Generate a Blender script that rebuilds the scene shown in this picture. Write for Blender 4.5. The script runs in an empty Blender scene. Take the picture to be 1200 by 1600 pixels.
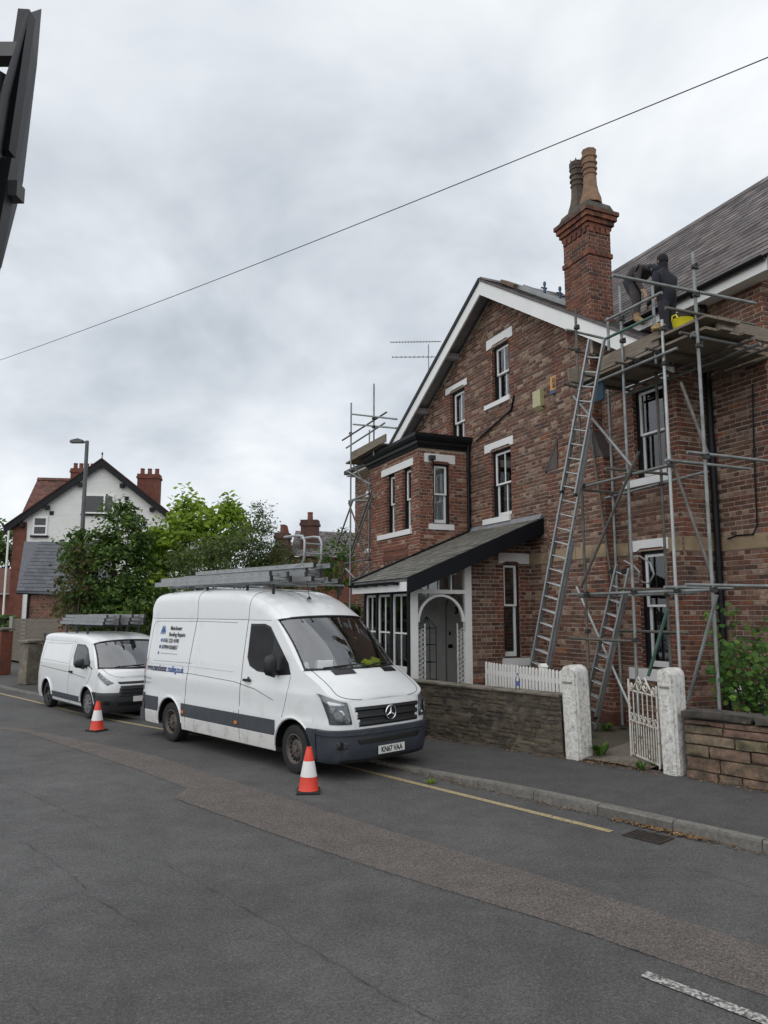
import bpy, bmesh, math, random
from mathutils import Vector, Matrix, geometry
R = math.radians
random.seed(7)
sc = bpy.context.scene
COL = sc.collection

# ------------------------------------------------------------------ camera, sky, sun, exposure
F_PX, HOR, EYE = 1155.0, 955.0, 2.33
PITCH = math.atan((HOR - 800) / F_PX)
cam_d = bpy.data.cameras.new('camera'); cam = bpy.data.objects.new('camera', cam_d); COL.objects.link(cam)
cam_d.sensor_fit = 'HORIZONTAL'; cam_d.sensor_width = 36.0; cam_d.lens = 36.0 * F_PX / 1200
cam_d.clip_start = 0.05; cam_d.clip_end = 2000
cam.location = (0, 0, EYE); cam.rotation_euler = (R(90) + PITCH, 0, 0)
sc.camera = cam

SUN_EL, SUN_AZ = R(52), R(215)          # azimuth measured from +Y towards +X
w = bpy.data.worlds.new('World'); sc.world = w; w.use_nodes = True
nt = w.node_tree; nt.nodes.clear()
def wn(t, **k):
    n = nt.nodes.new(t)
    for a, b in k.items(): setattr(n, a, b)
    return n
out = wn('ShaderNodeOutputWorld'); bg = wn('ShaderNodeBackground'); bg.inputs['Strength'].default_value = 0.1
sky = wn('ShaderNodeTexSky', sky_type='NISHITA', sun_disc=False, sun_elevation=SUN_EL, sun_rotation=SUN_AZ)
tc = wn('ShaderNodeTexCoord'); sep = wn('ShaderNodeSeparateXYZ'); nt.links.new(tc.outputs['Generated'], sep.inputs[0])
# flat cloud deck: project the direction on a plane overhead, softened near the horizon
zz = wn('ShaderNodeMath', operation='ADD'); zz.inputs[1].default_value = 0.42; nt.links.new(sep.outputs['Z'], zz.inputs[0])
zm = wn('ShaderNodeMath', operation='MAXIMUM'); zm.inputs[1].default_value = 0.2; nt.links.new(zz.outputs[0], zm.inputs[0])
dx = wn('ShaderNodeMath', operation='DIVIDE'); dy = wn('ShaderNodeMath', operation='DIVIDE')
nt.links.new(sep.outputs['X'], dx.inputs[0]); nt.links.new(zm.outputs[0], dx.inputs[1])
nt.links.new(sep.outputs['Y'], dy.inputs[0]); nt.links.new(zm.outputs[0], dy.inputs[1])
cmb = wn('ShaderNodeCombineXYZ'); nt.links.new(dx.outputs[0], cmb.inputs[0]); nt.links.new(dy.outputs[0], cmb.inputs[1])
cmb.inputs[2].default_value = 3.7
n1 = wn('ShaderNodeTexNoise'); n1.inputs['Scale'].default_value = 2.1; n1.inputs['Detail'].default_value = 5; n1.inputs['Roughness'].default_value = 0.55; n1.inputs['Distortion'].default_value = 0.25
nt.links.new(cmb.outputs[0], n1.inputs['Vector'])
rmp = wn('ShaderNodeValToRGB'); nt.links.new(n1.outputs['Fac'], rmp.inputs[0])
cr = rmp.color_ramp; cr.elements[0].position = 0.30; cr.elements[0].color = (4.7, 5.1, 5.6, 1)
cr.elements[1].position = 0.66; cr.elements[1].color = (8.5, 8.75, 8.95, 1)
e = cr.elements.new(0.48); e.color = (6.8, 7.15, 7.55, 1)
mx = wn('ShaderNodeMix', data_type='RGBA'); mx.inputs['Factor'].default_value = 0.92
nt.links.new(sky.outputs[0], mx.inputs['A']); nt.links.new(rmp.outputs[0], mx.inputs['B'])
nt.links.new(mx.outputs['Result'], bg.inputs['Color']); nt.links.new(bg.outputs[0], out.inputs[0])

sd = bpy.data.lights.new('sun', 'SUN'); sd.energy = 1.2; sd.angle = R(110); sd.color = (1.0, 0.97, 0.92)
so = bpy.data.objects.new('sun', sd); COL.objects.link(so)
sdir = Vector((math.sin(SUN_AZ) * math.cos(SUN_EL), math.cos(SUN_AZ) * math.cos(SUN_EL), math.sin(SUN_EL)))
so.rotation_euler = sdir.to_track_quat('Z', 'Y').to_euler(); so.location = sdir * 60

vs = sc.view_settings; vs.view_transform = 'Standard'; vs.look = 'None'; vs.exposure = 0.26; vs.gamma = 1.0; vs.use_curve_mapping = False
sc.cycles.use_denoising = True
sc.cycles.max_bounces = 8; sc.cycles.transparent_max_bounces = 24

# ------------------------------------------------------------------ frames of reference
AR, AH = R(41.75), R(23.6)              # the street and the house run this far left of the view axis
ROTR, ROTH = AR - R(90), AH - R(90)
KH = 1.1                                # house units: its bricks are the old large northern size
GC = Vector((4.5717 * KH, 11.25 * KH, EYE * (1 - KH)))   # right corner of the gable wall
MR = Matrix.Rotation(ROTR, 4, 'Z')
MH = Matrix.Translation(GC) @ Matrix.Rotation(ROTH, 4, 'Z') @ Matrix.Scale(KH, 4)
def RF(x, y, z=0.0): return MR @ Vector((x, y, z))
def HF(x, y, z=0.0): return MH @ Vector((x, y, z))
MHI = MH.inverted(); MRI = MR.inverted()
def pxray(px, py):
    r = (px - 600) / F_PX; u = -(py - 800) / F_PX
    return Vector((r, math.cos(PITCH) - u * math.sin(PITCH), math.sin(PITCH) + u * math.cos(PITCH)))
CAMP = Vector((0, 0, EYE))
def on_ground(px, py, z=0.0):           # where the photograph's point lies on level ground
    d = pxray(px, py); return CAMP + d * ((z - EYE) / d.z)
def at_house(px, py, b):                # on a plane parallel to the facade, b metres behind it (house coordinates)
    d = pxray(px, py); o = MHI @ CAMP; q = MHI.to_3x3() @ d
    return o + q * ((b - o.y) / q.y)
def at_side(px, py, x):                 # on a plane square to the facade (house coordinates)
    d = pxray(px, py); o = MHI @ CAMP; q = MHI.to_3x3() @ d
    return o + q * ((x - o.x) / q.x)
def at_road(px, py, b):
    d = pxray(px, py); o = MRI @ CAMP; q = MRI.to_3x3() @ d
    return o + q * ((b - o.y) / q.y)
def at_depth(px, py, D):
    d = pxray(px, py); return CAMP + d * (D / d.y)

# ------------------------------------------------------------------ materials
MATS = {}
def mat(name, col, rough=0.7, metal=0.0, var=0.18, scale=6.0, bump=0.0, bscale=None, spec=None, dirt=None, coat=0.0, col2=None, stretch=None):
    """principled paint: two tones driven by noise, fine relief, optional blotchy dirt"""
    if name in MATS: return MATS[name]
    m = bpy.data.materials.new(name); m.use_nodes = True; t = m.node_tree; b = t.nodes['Principled BSDF']
    b.inputs['Roughness'].default_value = rough; b.inputs['Metallic'].default_value = metal
    if spec is not None: b.inputs['Specular IOR Level'].default_value = spec
    if coat: b.inputs['Coat Weight'].default_value = coat; b.inputs['Coat Roughness'].default_value = 0.06
    g = t.nodes.new('ShaderNodeNewGeometry'); o = t.nodes.new('ShaderNodeTexCoord')
    vec = o.outputs['Object']
    if stretch:
        mp = t.nodes.new('ShaderNodeMapping'); mp.inputs['Scale'].default_value = stretch
        t.links.new(vec, mp.inputs[0]); vec = mp.outputs[0]
    n = t.nodes.new('ShaderNodeTexNoise'); n.inputs['Scale'].default_value = scale; n.inputs['Detail'].default_value = 6; n.inputs['Roughness'].default_value = 0.6
    t.links.new(vec, n.inputs['Vector'])
    mixn = t.nodes.new('ShaderNodeMix'); mixn.data_type = 'RGBA'
    c2 = col2 or tuple(min(1, c * (1 + var)) for c in col)
    mixn.inputs['A'].default_value = (*[c * (1 - var) for c in col], 1); mixn.inputs['B'].default_value = (*c2, 1)
    mr = t.nodes.new('ShaderNodeMapRange'); mr.inputs['From Min'].default_value = 0.3; mr.inputs['From Max'].default_value = 0.7
    t.links.new(n.outputs['Fac'], mr.inputs['Value']); t.links.new(mr.outputs[0], mixn.inputs['Factor'])
    colout = mixn.outputs['Result']
    if dirt:
        dc, ds, lo, hi = dirt
        n2 = t.nodes.new('ShaderNodeTexNoise'); n2.inputs['Scale'].default_value = ds; n2.inputs['Detail'].default_value = 8; n2.inputs['Roughness'].default_value = 0.7
        t.links.new(vec, n2.inputs['Vector'])
        r2 = t.nodes.new('ShaderNodeMapRange'); r2.inputs['From Min'].default_value = lo; r2.inputs['From Max'].default_value = hi
        t.links.new(n2.outputs['Fac'], r2.inputs['Value'])
        m2 = t.nodes.new('ShaderNodeMix'); m2.data_type = 'RGBA'; m2.inputs['B'].default_value = (*dc, 1)
        t.links.new(colout, m2.inputs['A']); t.links.new(r2.outputs[0], m2.inputs['Factor']); colout = m2.outputs['Result']
    t.links.new(colout, b.inputs['Base Color'])
    if bump:
        nb = t.nodes.new('ShaderNodeTexNoise'); nb.inputs['Scale'].default_value = bscale or scale * 6; nb.inputs['Detail'].default_value = 5
        t.links.new(vec, nb.inputs['Vector'])
        bp = t.nodes.new('ShaderNodeBump'); bp.inputs['Strength'].default_value = bump; bp.inputs['Distance'].default_value = 0.01
        t.links.new(nb.outputs['Fac'], bp.inputs['Height']); t.links.new(bp.outputs[0], b.inputs['Normal'])
    MATS[name] = m; return m

def pieces_mat(name, stops, rough=0.85, mott=0.35, nscale=14, bump=0.25, stain=None, spec=0.3):
    """each loose piece (brick, slate, stone, leaf) takes its own tone; fine mottling on top"""
    m = bpy.data.materials.new(name); m.use_nodes = True; t = m.node_tree; b = t.nodes['Principled BSDF']
    b.inputs['Roughness'].default_value = rough; b.inputs['Specular IOR Level'].default_value = spec
    g = t.nodes.new('ShaderNodeNewGeometry'); oi = t.nodes.new('ShaderNodeObjectInfo'); tc = t.nodes.new('ShaderNodeTexCoord')
    ad = t.nodes.new('ShaderNodeMath'); ad.operation = 'ADD'; fr = t.nodes.new('ShaderNodeMath'); fr.operation = 'FRACT'
    t.links.new(g.outputs['Random Per Island'], ad.inputs[0]); t.links.new(oi.outputs['Random'], ad.inputs[1]); t.links.new(ad.outputs[0], fr.inputs[0])
    rp = t.nodes.new('ShaderNodeValToRGB'); rp.color_ramp.interpolation = 'LINEAR'
    t.links.new(fr.outputs[0], rp.inputs[0])
    el = rp.color_ramp.elements
    el[0].position = stops[0][0]; el[0].color = (*stops[0][1], 1); el[1].position = stops[-1][0]; el[1].color = (*stops[-1][1], 1)
    for p, c in stops[1:-1]:
        q = el.new(p); q.color = (*c, 1)
    n = t.nodes.new('ShaderNodeTexNoise'); n.inputs['Scale'].default_value = nscale; n.inputs['Detail'].default_value = 7; n.inputs['Roughness'].default_value = 0.7
    t.links.new(g.outputs['Position'], n.inputs['Vector'])
    mr = t.nodes.new('ShaderNodeMapRange'); mr.inputs['From Min'].default_value = 0.25; mr.inputs['From Max'].default_value = 0.75
    mr.inputs['To Min'].default_value = 1 - mott; mr.inputs['To Max'].default_value = 1 + mott
    t.links.new(n.outputs['Fac'], mr.inputs['Value'])
    mu = t.nodes.new('ShaderNodeMix'); mu.data_type = 'RGBA'; mu.blend_type = 'MULTIPLY'; mu.inputs['Factor'].default_value = 1
    t.links.new(rp.outputs[0], mu.inputs['A']); t.links.new(mr.outputs[0], mu.inputs['B'])
    co = mu.outputs['Result']
    if stain:
        sc_, ss, lo, hi = stain
        n2 = t.nodes.new('ShaderNodeTexNoise'); n2.inputs['Scale'].default_value = ss; n2.inputs['Detail'].default_value = 6; n2.inputs['Roughness'].default_value = 0.65
        t.links.new(g.outputs['Position'], n2.inputs['Vector'])
        r2 = t.nodes.new('ShaderNodeMapRange'); r2.inputs['From Min'].default_value = lo; r2.inputs['From Max'].default_value = hi; r2.inputs['To Max'].default_value = 0.75
        t.links.new(n2.outputs['Fac'], r2.inputs['Value'])
        m2 = t.nodes.new('ShaderNodeMix'); m2.data_type = 'RGBA'; m2.inputs['B'].default_value = (*sc_, 1)
        t.links.new(co, m2.inputs['A']); t.links.new(r2.outputs[0], m2.inputs['Factor']); co = m2.outputs['Result']
    t.links.new(co, b.inputs['Base Color'])
    if bump:
        bp = t.nodes.new('ShaderNodeBump'); bp.inputs['Strength'].default_value = bump; bp.inputs['Distance'].default_value = 0.01
        n3 = t.nodes.new('ShaderNodeTexNoise'); n3.inputs['Scale'].default_value = nscale * 5; n3.inputs['Detail'].default_value = 4
        t.links.new(g.outputs['Position'], n3.inputs['Vector'])
        t.links.new(n3.outputs['Fac'], bp.inputs['Height']); t.links.new(bp.outputs[0], b.inputs['Normal'])
    MATS[name] = m; return m

def glass_mat(name, tint=(0.6, 0.65, 0.66), refl=0.10, rough=0.02):
    m = bpy.data.materials.new(name); m.use_nodes = True; t = m.node_tree; t.nodes.clear()
    o = t.nodes.new('ShaderNodeOutputMaterial'); tr = t.nodes.new('ShaderNodeBsdfTransparent'); gl = t.nodes.new('ShaderNodeBsdfGlossy')
    tr.inputs[0].default_value = (*tint, 1); gl.inputs['Roughness'].default_value = rough; gl.inputs[0].default_value = (0.95, 0.97, 1, 1)
    fz = t.nodes.new('ShaderNodeFresnel'); fz.inputs['IOR'].default_value = 1.5
    ad = t.nodes.new('ShaderNodeMath'); ad.operation = 'ADD'; ad.inputs[1].default_value = refl; ad.use_clamp = True
    t.links.new(fz.outputs[0], ad.inputs[0])
    wv = t.nodes.new('ShaderNodeTexNoise'); wv.inputs['Scale'].default_value = 1.3
    tcn = t.nodes.new('ShaderNodeTexCoord'); t.links.new(tcn.outputs['Object'], wv.inputs['Vector'])
    bp = t.nodes.new('ShaderNodeBump'); bp.inputs['Strength'].default_value = 0.06; bp.inputs['Distance'].default_value = 0.05
    t.links.new(wv.outputs['Fac'], bp.inputs['Height']); t.links.new(bp.outputs[0], gl.inputs['Normal'])
    mx = t.nodes.new('ShaderNodeMixShader'); t.links.new(ad.outputs[0], mx.inputs[0]); t.links.new(tr.outputs[0], mx.inputs[1]); t.links.new(gl.outputs[0], mx.inputs[2])
    t.links.new(mx.outputs[0], o.inputs[0]); MATS[name] = m; return m

BRICK = pieces_mat('brick_mixed', [(0.0, (0.105, 0.050, 0.036)), (0.2, (0.150, 0.072, 0.049)), (0.38, (0.082, 0.048, 0.041)), (0.55, (0.168, 0.086, 0.060)),
        (0.68, (0.09, 0.05, 0.041)), (0.80, (0.19, 0.118, 0.085)), (0.92, (0.29, 0.205, 0.15)), (0.975, (0.17, 0.075, 0.048)), (1.0, (0.27, 0.10, 0.048))], mott=0.55, stain=((0.06, 0.05, 0.045), 0.55, 0.55, 0.78))
BRICK_HEAD = pieces_mat('brick_pale_headers', [(0.0, (0.31, 0.22, 0.165)), (0.35, (0.21, 0.13, 0.10)), (0.6, (0.15, 0.08, 0.064)), (0.8, (0.34, 0.26, 0.20)), (1.0, (0.17, 0.085, 0.067))], mott=0.5, stain=((0.06, 0.05, 0.045), 0.55, 0.55, 0.78))
BRICK_RED = pieces_mat('brick_red', [(0.0, (0.15, 0.054, 0.036)), (0.3, (0.20, 0.076, 0.048)), (0.55, (0.085, 0.04, 0.032)), (0.75, (0.23, 0.092, 0.056)), (0.9, (0.13, 0.055, 0.04)), (1.0, (0.065, 0.038, 0.034))], mott=0.45, stain=((0.05, 0.042, 0.038), 0.9, 0.52, 0.75))
BRICK_BAY = pieces_mat('brick_bay', [(0.0, (0.15, 0.05, 0.034)), (0.3, (0.23, 0.085, 0.052)), (0.6, (0.13, 0.052, 0.04)), (0.86, (0.27, 0.11, 0.068)), (0.94, (0.42, 0.31, 0.23)), (1.0, (0.15, 0.055, 0.04))], mott=0.4, stain=((0.05, 0.042, 0.038), 0.8, 0.55, 0.78))
MORTAR = mat('mortar', (0.40, 0.33, 0.27), 0.95, var=0.3, scale=5, bump=0.4, bscale=60, dirt=((0.12, 0.10, 0.085), 1.2, 0.5, 0.75))
SLATE = pieces_mat('slate_brown_grey', [(0.0, (0.085, 0.075, 0.077)), (0.3, (0.15, 0.132, 0.131)), (0.6, (0.115, 0.102, 0.104)), (0.85, (0.195, 0.175, 0.17)), (1.0, (0.07, 0.064, 0.068))], rough=0.85, mott=0.4, nscale=7, bump=0.3, spec=0.12, stain=((0.15, 0.14, 0.115), 1.3, 0.58, 0.8))
SLATE_LICHEN = pieces_mat('slate_lichen', [(0.0, (0.095, 0.094, 0.085)), (0.3, (0.15, 0.145, 0.128)), (0.6, (0.12, 0.117, 0.107)), (1.0, (0.19, 0.183, 0.16))], rough=0.85, mott=0.45, nscale=12, bump=0.35, spec=.15, stain=((0.22, 0.21, 0.16), 2.6, 0.52, 0.8))
SLATE_BLUE = pieces_mat('slate_blue', [(0.0, (0.085, 0.09, 0.10)), (0.5, (0.12, 0.125, 0.14)), (1.0, (0.10, 0.105, 0.115))], rough=0.7, mott=0.2, nscale=6, bump=0.2, spec=.2)
TILE_RED = pieces_mat('tile_red_brown', [(0.0, (0.075, 0.038, 0.033)), (0.4, (0.145, 0.066, 0.05)), (0.7, (0.09, 0.048, 0.042)), (1.0, (0.17, 0.085, 0.062))], mott=0.35, nscale=5)
STONE = pieces_mat('sandstone', [(0.0, (0.155, 0.088, 0.07)), (0.25, (0.20, 0.155, 0.105)), (0.5, (0.175, 0.10, 0.08)), (0.75, (0.17, 0.145, 0.085)), (1.0, (0.13, 0.088, 0.07))], mott=0.6, nscale=9, bump=1.0, stain=((0.035, 0.034, 0.028), 3.4, 0.48, 0.66))
BAND = mat('sandstone_band', (0.27, 0.20, 0.125), 0.9, var=0.3, scale=3, bump=0.5, dirt=((0.07, 0.062, 0.05), 2.0, 0.5, 0.7))
LINTEL = mat('painted_lintel', (0.72, 0.72, 0.72), 0.55, var=0.05, scale=3, bump=0.1, dirt=((0.5, 0.49, 0.47), 4, 0.6, 0.85))
WHITE = mat('white_gloss_paint', (0.78, 0.78, 0.77), 0.35, var=0.04, scale=2, dirt=((0.55, 0.53, 0.5), 5, 0.62, 0.9))
BLACKP = mat('black_gloss_paint', (0.008, 0.009, 0.012), 0.45, var=0.2, scale=3, spec=.22)
GLASS = glass_mat('window_glass', (0.84, 0.87, 0.87), 0.07)
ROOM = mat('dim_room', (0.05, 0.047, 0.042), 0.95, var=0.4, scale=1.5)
CURTAIN = mat('curtain_cloth', (0.62, 0.62, 0.6), 0.9, var=0.12, scale=18, stretch=(1, 1, 0.02))
LEAD = mat('lead_grey', (0.2, 0.205, 0.215), 0.6, var=0.25, scale=5, bump=0.2)
GALV = mat('galvanised_tube', (0.235, 0.25, 0.248), 0.55, metal=0.4, var=0.3, scale=5, dirt=((0.16, 0.15, 0.135), 3, 0.5, 0.75))
RUSTTUBE = mat('weathered_tube', (0.13, 0.12, 0.105), 0.65, metal=0.4, var=0.35, scale=6)
GREENTUBE = mat('green_tube', (0.07, 0.14, 0.11), 0.55, metal=0.2, var=0.2, scale=5)
COUPLER = mat('coupler_steel', (0.07, 0.068, 0.065), 0.6, metal=0.6, var=0.3, scale=20)
PLANK = mat('scaffold_plank', (0.205, 0.17, 0.13), 0.85, var=0.35, scale=3, bump=0.4, stretch=(1, 12, 12), dirt=((0.11, 0.10, 0.085), 2, 0.5, 0.75))
ALU = mat('ladder_aluminium', (0.36, 0.37, 0.375), 0.45, metal=0.6, var=0.12, scale=4, dirt=((0.3, 0.29, 0.27), 6, 0.55, 0.8))
RUBBER = mat('black_rubber', (0.012, 0.012, 0.013), 0.75, var=0.3, scale=9)
DARKPL = mat('dark_plastic', (0.028, 0.03, 0.034), 0.5, var=0.15, scale=4)

# ------------------------------------------------------------------ mesh builder
class MB:
    def __init__(s): s.v = []; s.f = []; s.m = []
    def add(s, vs, fs, mi=0):
        o = len(s.v); s.v += [tuple(p) for p in vs]
        for f in fs: s.f.append(tuple(i + o for i in f)); s.m.append(mi)
        return s
    def box(s, a, b, mi=0, M=None):
        x0, y0, z0 = a; x1, y1, z1 = b
        vs = [(x0, y0, z0), (x1, y0, z0), (x1, y1, z0), (x0, y1, z0), (x0, y0, z1), (x1, y0, z1), (x1, y1, z1), (x0, y1, z1)]
        if M is not None: vs = [M @ Vector(p) for p in vs]
        return s.add(vs, [(0, 3, 2, 1), (4, 5, 6, 7), (0, 1, 5, 4), (1, 2, 6, 5), (2, 3, 7, 6), (3, 0, 4, 7)], mi)
    def beam(s, p, q, wd, ht, up=(0, 0, 1), mi=0):
        p = Vector(p); q = Vector(q); d = (q - p).normalized(); sd_ = d.cross(Vector(up))
        if sd_.length < 1e-4: sd_ = d.cross(Vector((1, 0, 0)))
        sd_.normalize(); u = sd_.cross(d)
        c = [(-wd / 2, -ht / 2), (wd / 2, -ht / 2), (wd / 2, ht / 2), (-wd / 2, ht / 2)]
        vs = [p + sd_ * a + u * b for a, b in c] + [q + sd_ * a + u * b for a, b in c]
        return s.add(vs, [(0, 1, 2, 3)[::-1], (4, 5, 6, 7), (0, 1, 5, 4), (1, 2, 6, 5), (2, 3, 7, 6), (3, 0, 4, 7)][0:6], mi)
    def tube(s, p, q, r, n=8, r2=None, caps=True, mi=0):
        p = Vector(p); q = Vector(q); d = (q - p)
        if d.length < 1e-6: return s
        d.normalize(); a = d.orthogonal().normalized(); b = d.cross(a); r2 = r if r2 is None else r2
        vs = [p + (a * math.cos(t) + b * math.sin(t)) * r for t in [2 * math.pi * i / n for i in range(n)]]
        vs += [q + (a * math.cos(t) + b * math.sin(t)) * r2 for t in [2 * math.pi * i / n for i in range(n)]]
        fs = [(i, (i + 1) % n, n + (i + 1) % n, n + i) for i in range(n)]
        if caps: fs += [tuple(range(n))[::-1], tuple(range(n, 2 * n))]
        return s.add(vs, fs, mi)
    def path(s, pts, r, n=6, mi=0, closed=False):
        pts = [Vector(p) for p in pts]; rs = r if isinstance(r, (list, tuple)) else [r] * len(pts)
        N = len(pts); rings = []; ref = None
        for i, p in enumerate(pts):
            if closed: d = pts[(i + 1) % N] - pts[i - 1]
            else: d = pts[min(i + 1, N - 1)] - pts[max(i - 1, 0)]
            d.normalize()
            if ref is None: ref = d.orthogonal().normalized()
            a = (ref - d * ref.dot(d)); a = a.normalized() if a.length > 1e-5 else d.orthogonal().normalized(); ref = a; b = d.cross(a)
            rings.append([p + (a * math.cos(2 * math.pi * k / n) + b * math.sin(2 * math.pi * k / n)) * rs[i] for k in range(n)])
        vs = [v for rg in rings for v in rg]; fs = []
        for i in range(N if closed else N - 1):
            j = (i + 1) % N
            for k in range(n): fs.append((i * n + k, i * n + (k + 1) % n, j * n + (k + 1) % n, j * n + k))
        if not closed: fs += [tuple(range(n))[::-1], tuple(range((N - 1) * n, N * n))]
        return s.add(vs, fs, mi)
    def lathe(s, prof, n=16, c=(0, 0, 0), axis='Z', mi=0, caps=True):
        c = Vector(c); vs = []
        for r, h in prof:
            for k in range(n):
                t = 2 * math.pi * k / n; x, y = r * math.cos(t), r * math.sin(t)
                vs.append(c + (Vector((x, y, h)) if axis == 'Z' else Vector((x, h, y)) if axis == 'Y' else Vector((h, x, y))))
        N = len(prof); fs = [(i * n + k, i * n + (k + 1) % n, (i + 1) * n + (k + 1) % n, (i + 1) * n + k) for i in range(N - 1) for k in range(n)]
        if caps: fs += [tuple(range(n))[::-1], tuple(range((N - 1) * n, N * n))]
        return s.add(vs, fs, mi)
    def prism(s, poly, d, mi=0, f=None):
        """poly: list of 3-D points (planar), extruded by vector d"""
        n = len(poly); d = Vector(d); P = [Vector(p) for p in poly]
        return s.add(P + [p + d for p in P], [tuple(range(n))[::-1], tuple(range(n, 2 * n))] + [(i, (i + 1) % n, n + (i + 1) % n, n + i) for i in range(n)], mi)
    def poly(s, pts, mi=0): return s.add(pts, [tuple(range(len(pts)))], mi)
    def holed(s, loops, mi=0):
        """planar face with holes"""
        tri = geometry.tessellate_polygon([[Vector(p) for p in lp] for lp in loops])
        return s.add([p for lp in loops for p in lp], tri, mi)
    def grid(s, rows, mi=0, closed=False):
        n = len(rows[0]); vs = [p for r_ in rows for p in r_]
        return s.add(vs, [(i * n + k, i * n + (k + 1) % n, (i + 1) * n + (k + 1) % n, (i + 1) * n + k) for i in range(len(rows) - 1) for k in range(n if closed else n - 1)], mi)
    def mesh(s, name, mats, smooth=None, fix=True):
        me = bpy.data.meshes.new(name); me.from_pydata(s.v, [], s.f)
        mats = mats if isinstance(mats, (list, tuple)) else [mats]
        for m in mats: me.materials.append(m)
        if len(mats) > 1: me.polygons.foreach_set('material_index', s.m)
        if fix:
            bm = bmesh.new(); bm.from_mesh(me); bmesh.ops.recalc_face_normals(bm, faces=bm.faces); bm.to_mesh(me); bm.free()
        if smooth is not None:
            me.polygons.foreach_set('use_smooth', [True] * len(me.polygons))
            me.set_sharp_from_angle(angle=R(smooth))
        me.update(); return me
    def build(s, name, mats, parent=None, smooth=None, fix=True, M=None):
        return link(name, s.mesh(name, mats, smooth, fix), parent, M)
def link(name, me, parent=None, M=None):
    o = bpy.data.objects.new(name, me); COL.objects.link(o)
    if parent is not None: o.parent = parent
    if M is not None: o.matrix_basis = M
    return o
def tag(o, label=None, cat=None, group=None, kind=None):
    if label: o['label'] = label
    if cat: o['category'] = cat
    if group: o['group'] = group
    if kind: o['kind'] = kind
    return o
def thing(name, label, cat, loc, rz=0.0, group=None):
    o = bpy.data.objects.new(name, None); COL.objects.link(o); o.location = loc; o.rotation_euler = (0, 0, rz)
    o.empty_display_size = 0.2
    return tag(o, label, cat, group)
def rthing(name, label, cat, x, y, z=0.0, group=None, turn=0.0): return thing(name, label, cat, RF(x, y, z), ROTR + turn, group)
def rel(o):                              # world point -> the thing's own coordinates
    M = (Matrix.Translation(o.location) @ Matrix.Rotation(o.rotation_euler.z, 4, 'Z')).inverted()
    return lambda p: M @ Vector(p)
def copy_tree(o, parent=None):
    c = o.copy(); COL.objects.link(c); c.parent = parent
    for ch in list(o.children): copy_tree(ch, c)
    return c
# ------------------------------------------------------------------ brickwork, windows, slates
BH, BJ, BL = 0.062, 0.013, 0.212
def WMx(x, y, z=0, turn=0.0):            # wall frame: s to the right seen from outside, d inwards, z up
    return Matrix.Translation((x, y, z)) @ Matrix.Rotation(turn, 4, 'Z')
def inside(poly, s, z):
    c = False; n = len(poly)
    for i in range(n):
        (x1, y1), (x2, y2) = poly[i], poly[i - 1]
        if (y1 > z) != (y2 > z) and s < (x2 - x1) * (z - y1) / (y2 - y1) + x1: c = not c
    return c
def brick_mesh(L, mt):
    k = ('bk', round(L, 3), mt.name)
    if k not in MATS:
        e = 0.004; d0, d1 = -0.012, 0.004
        m = MB()
        x0, x1, z0, z1 = 0, L, 0, BH
        vs = [(x0, d1, z0), (x1, d1, z0), (x1, d1, z1), (x0, d1, z1), (x0, d0 + e, z0), (x1, d0 + e, z0), (x1, d0 + e, z1), (x0, d0 + e, z1),
              (x0 + e, d0, z0 + e), (x1 - e, d0, z0 + e), (x1 - e, d0, z1 - e), (x0 + e, d0, z1 - e)]
        m.add(vs, [(0, 1, 5, 4), (1, 2, 6, 5), (2, 3, 7, 6), (3, 0, 4, 7), (4, 5, 9, 8), (5, 6, 10, 9), (6, 7, 11, 10), (7, 4, 8, 11), (8, 9, 10, 11)])
        MATS[k] = m.mesh('brick', mt)
    return MATS[k]
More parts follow.
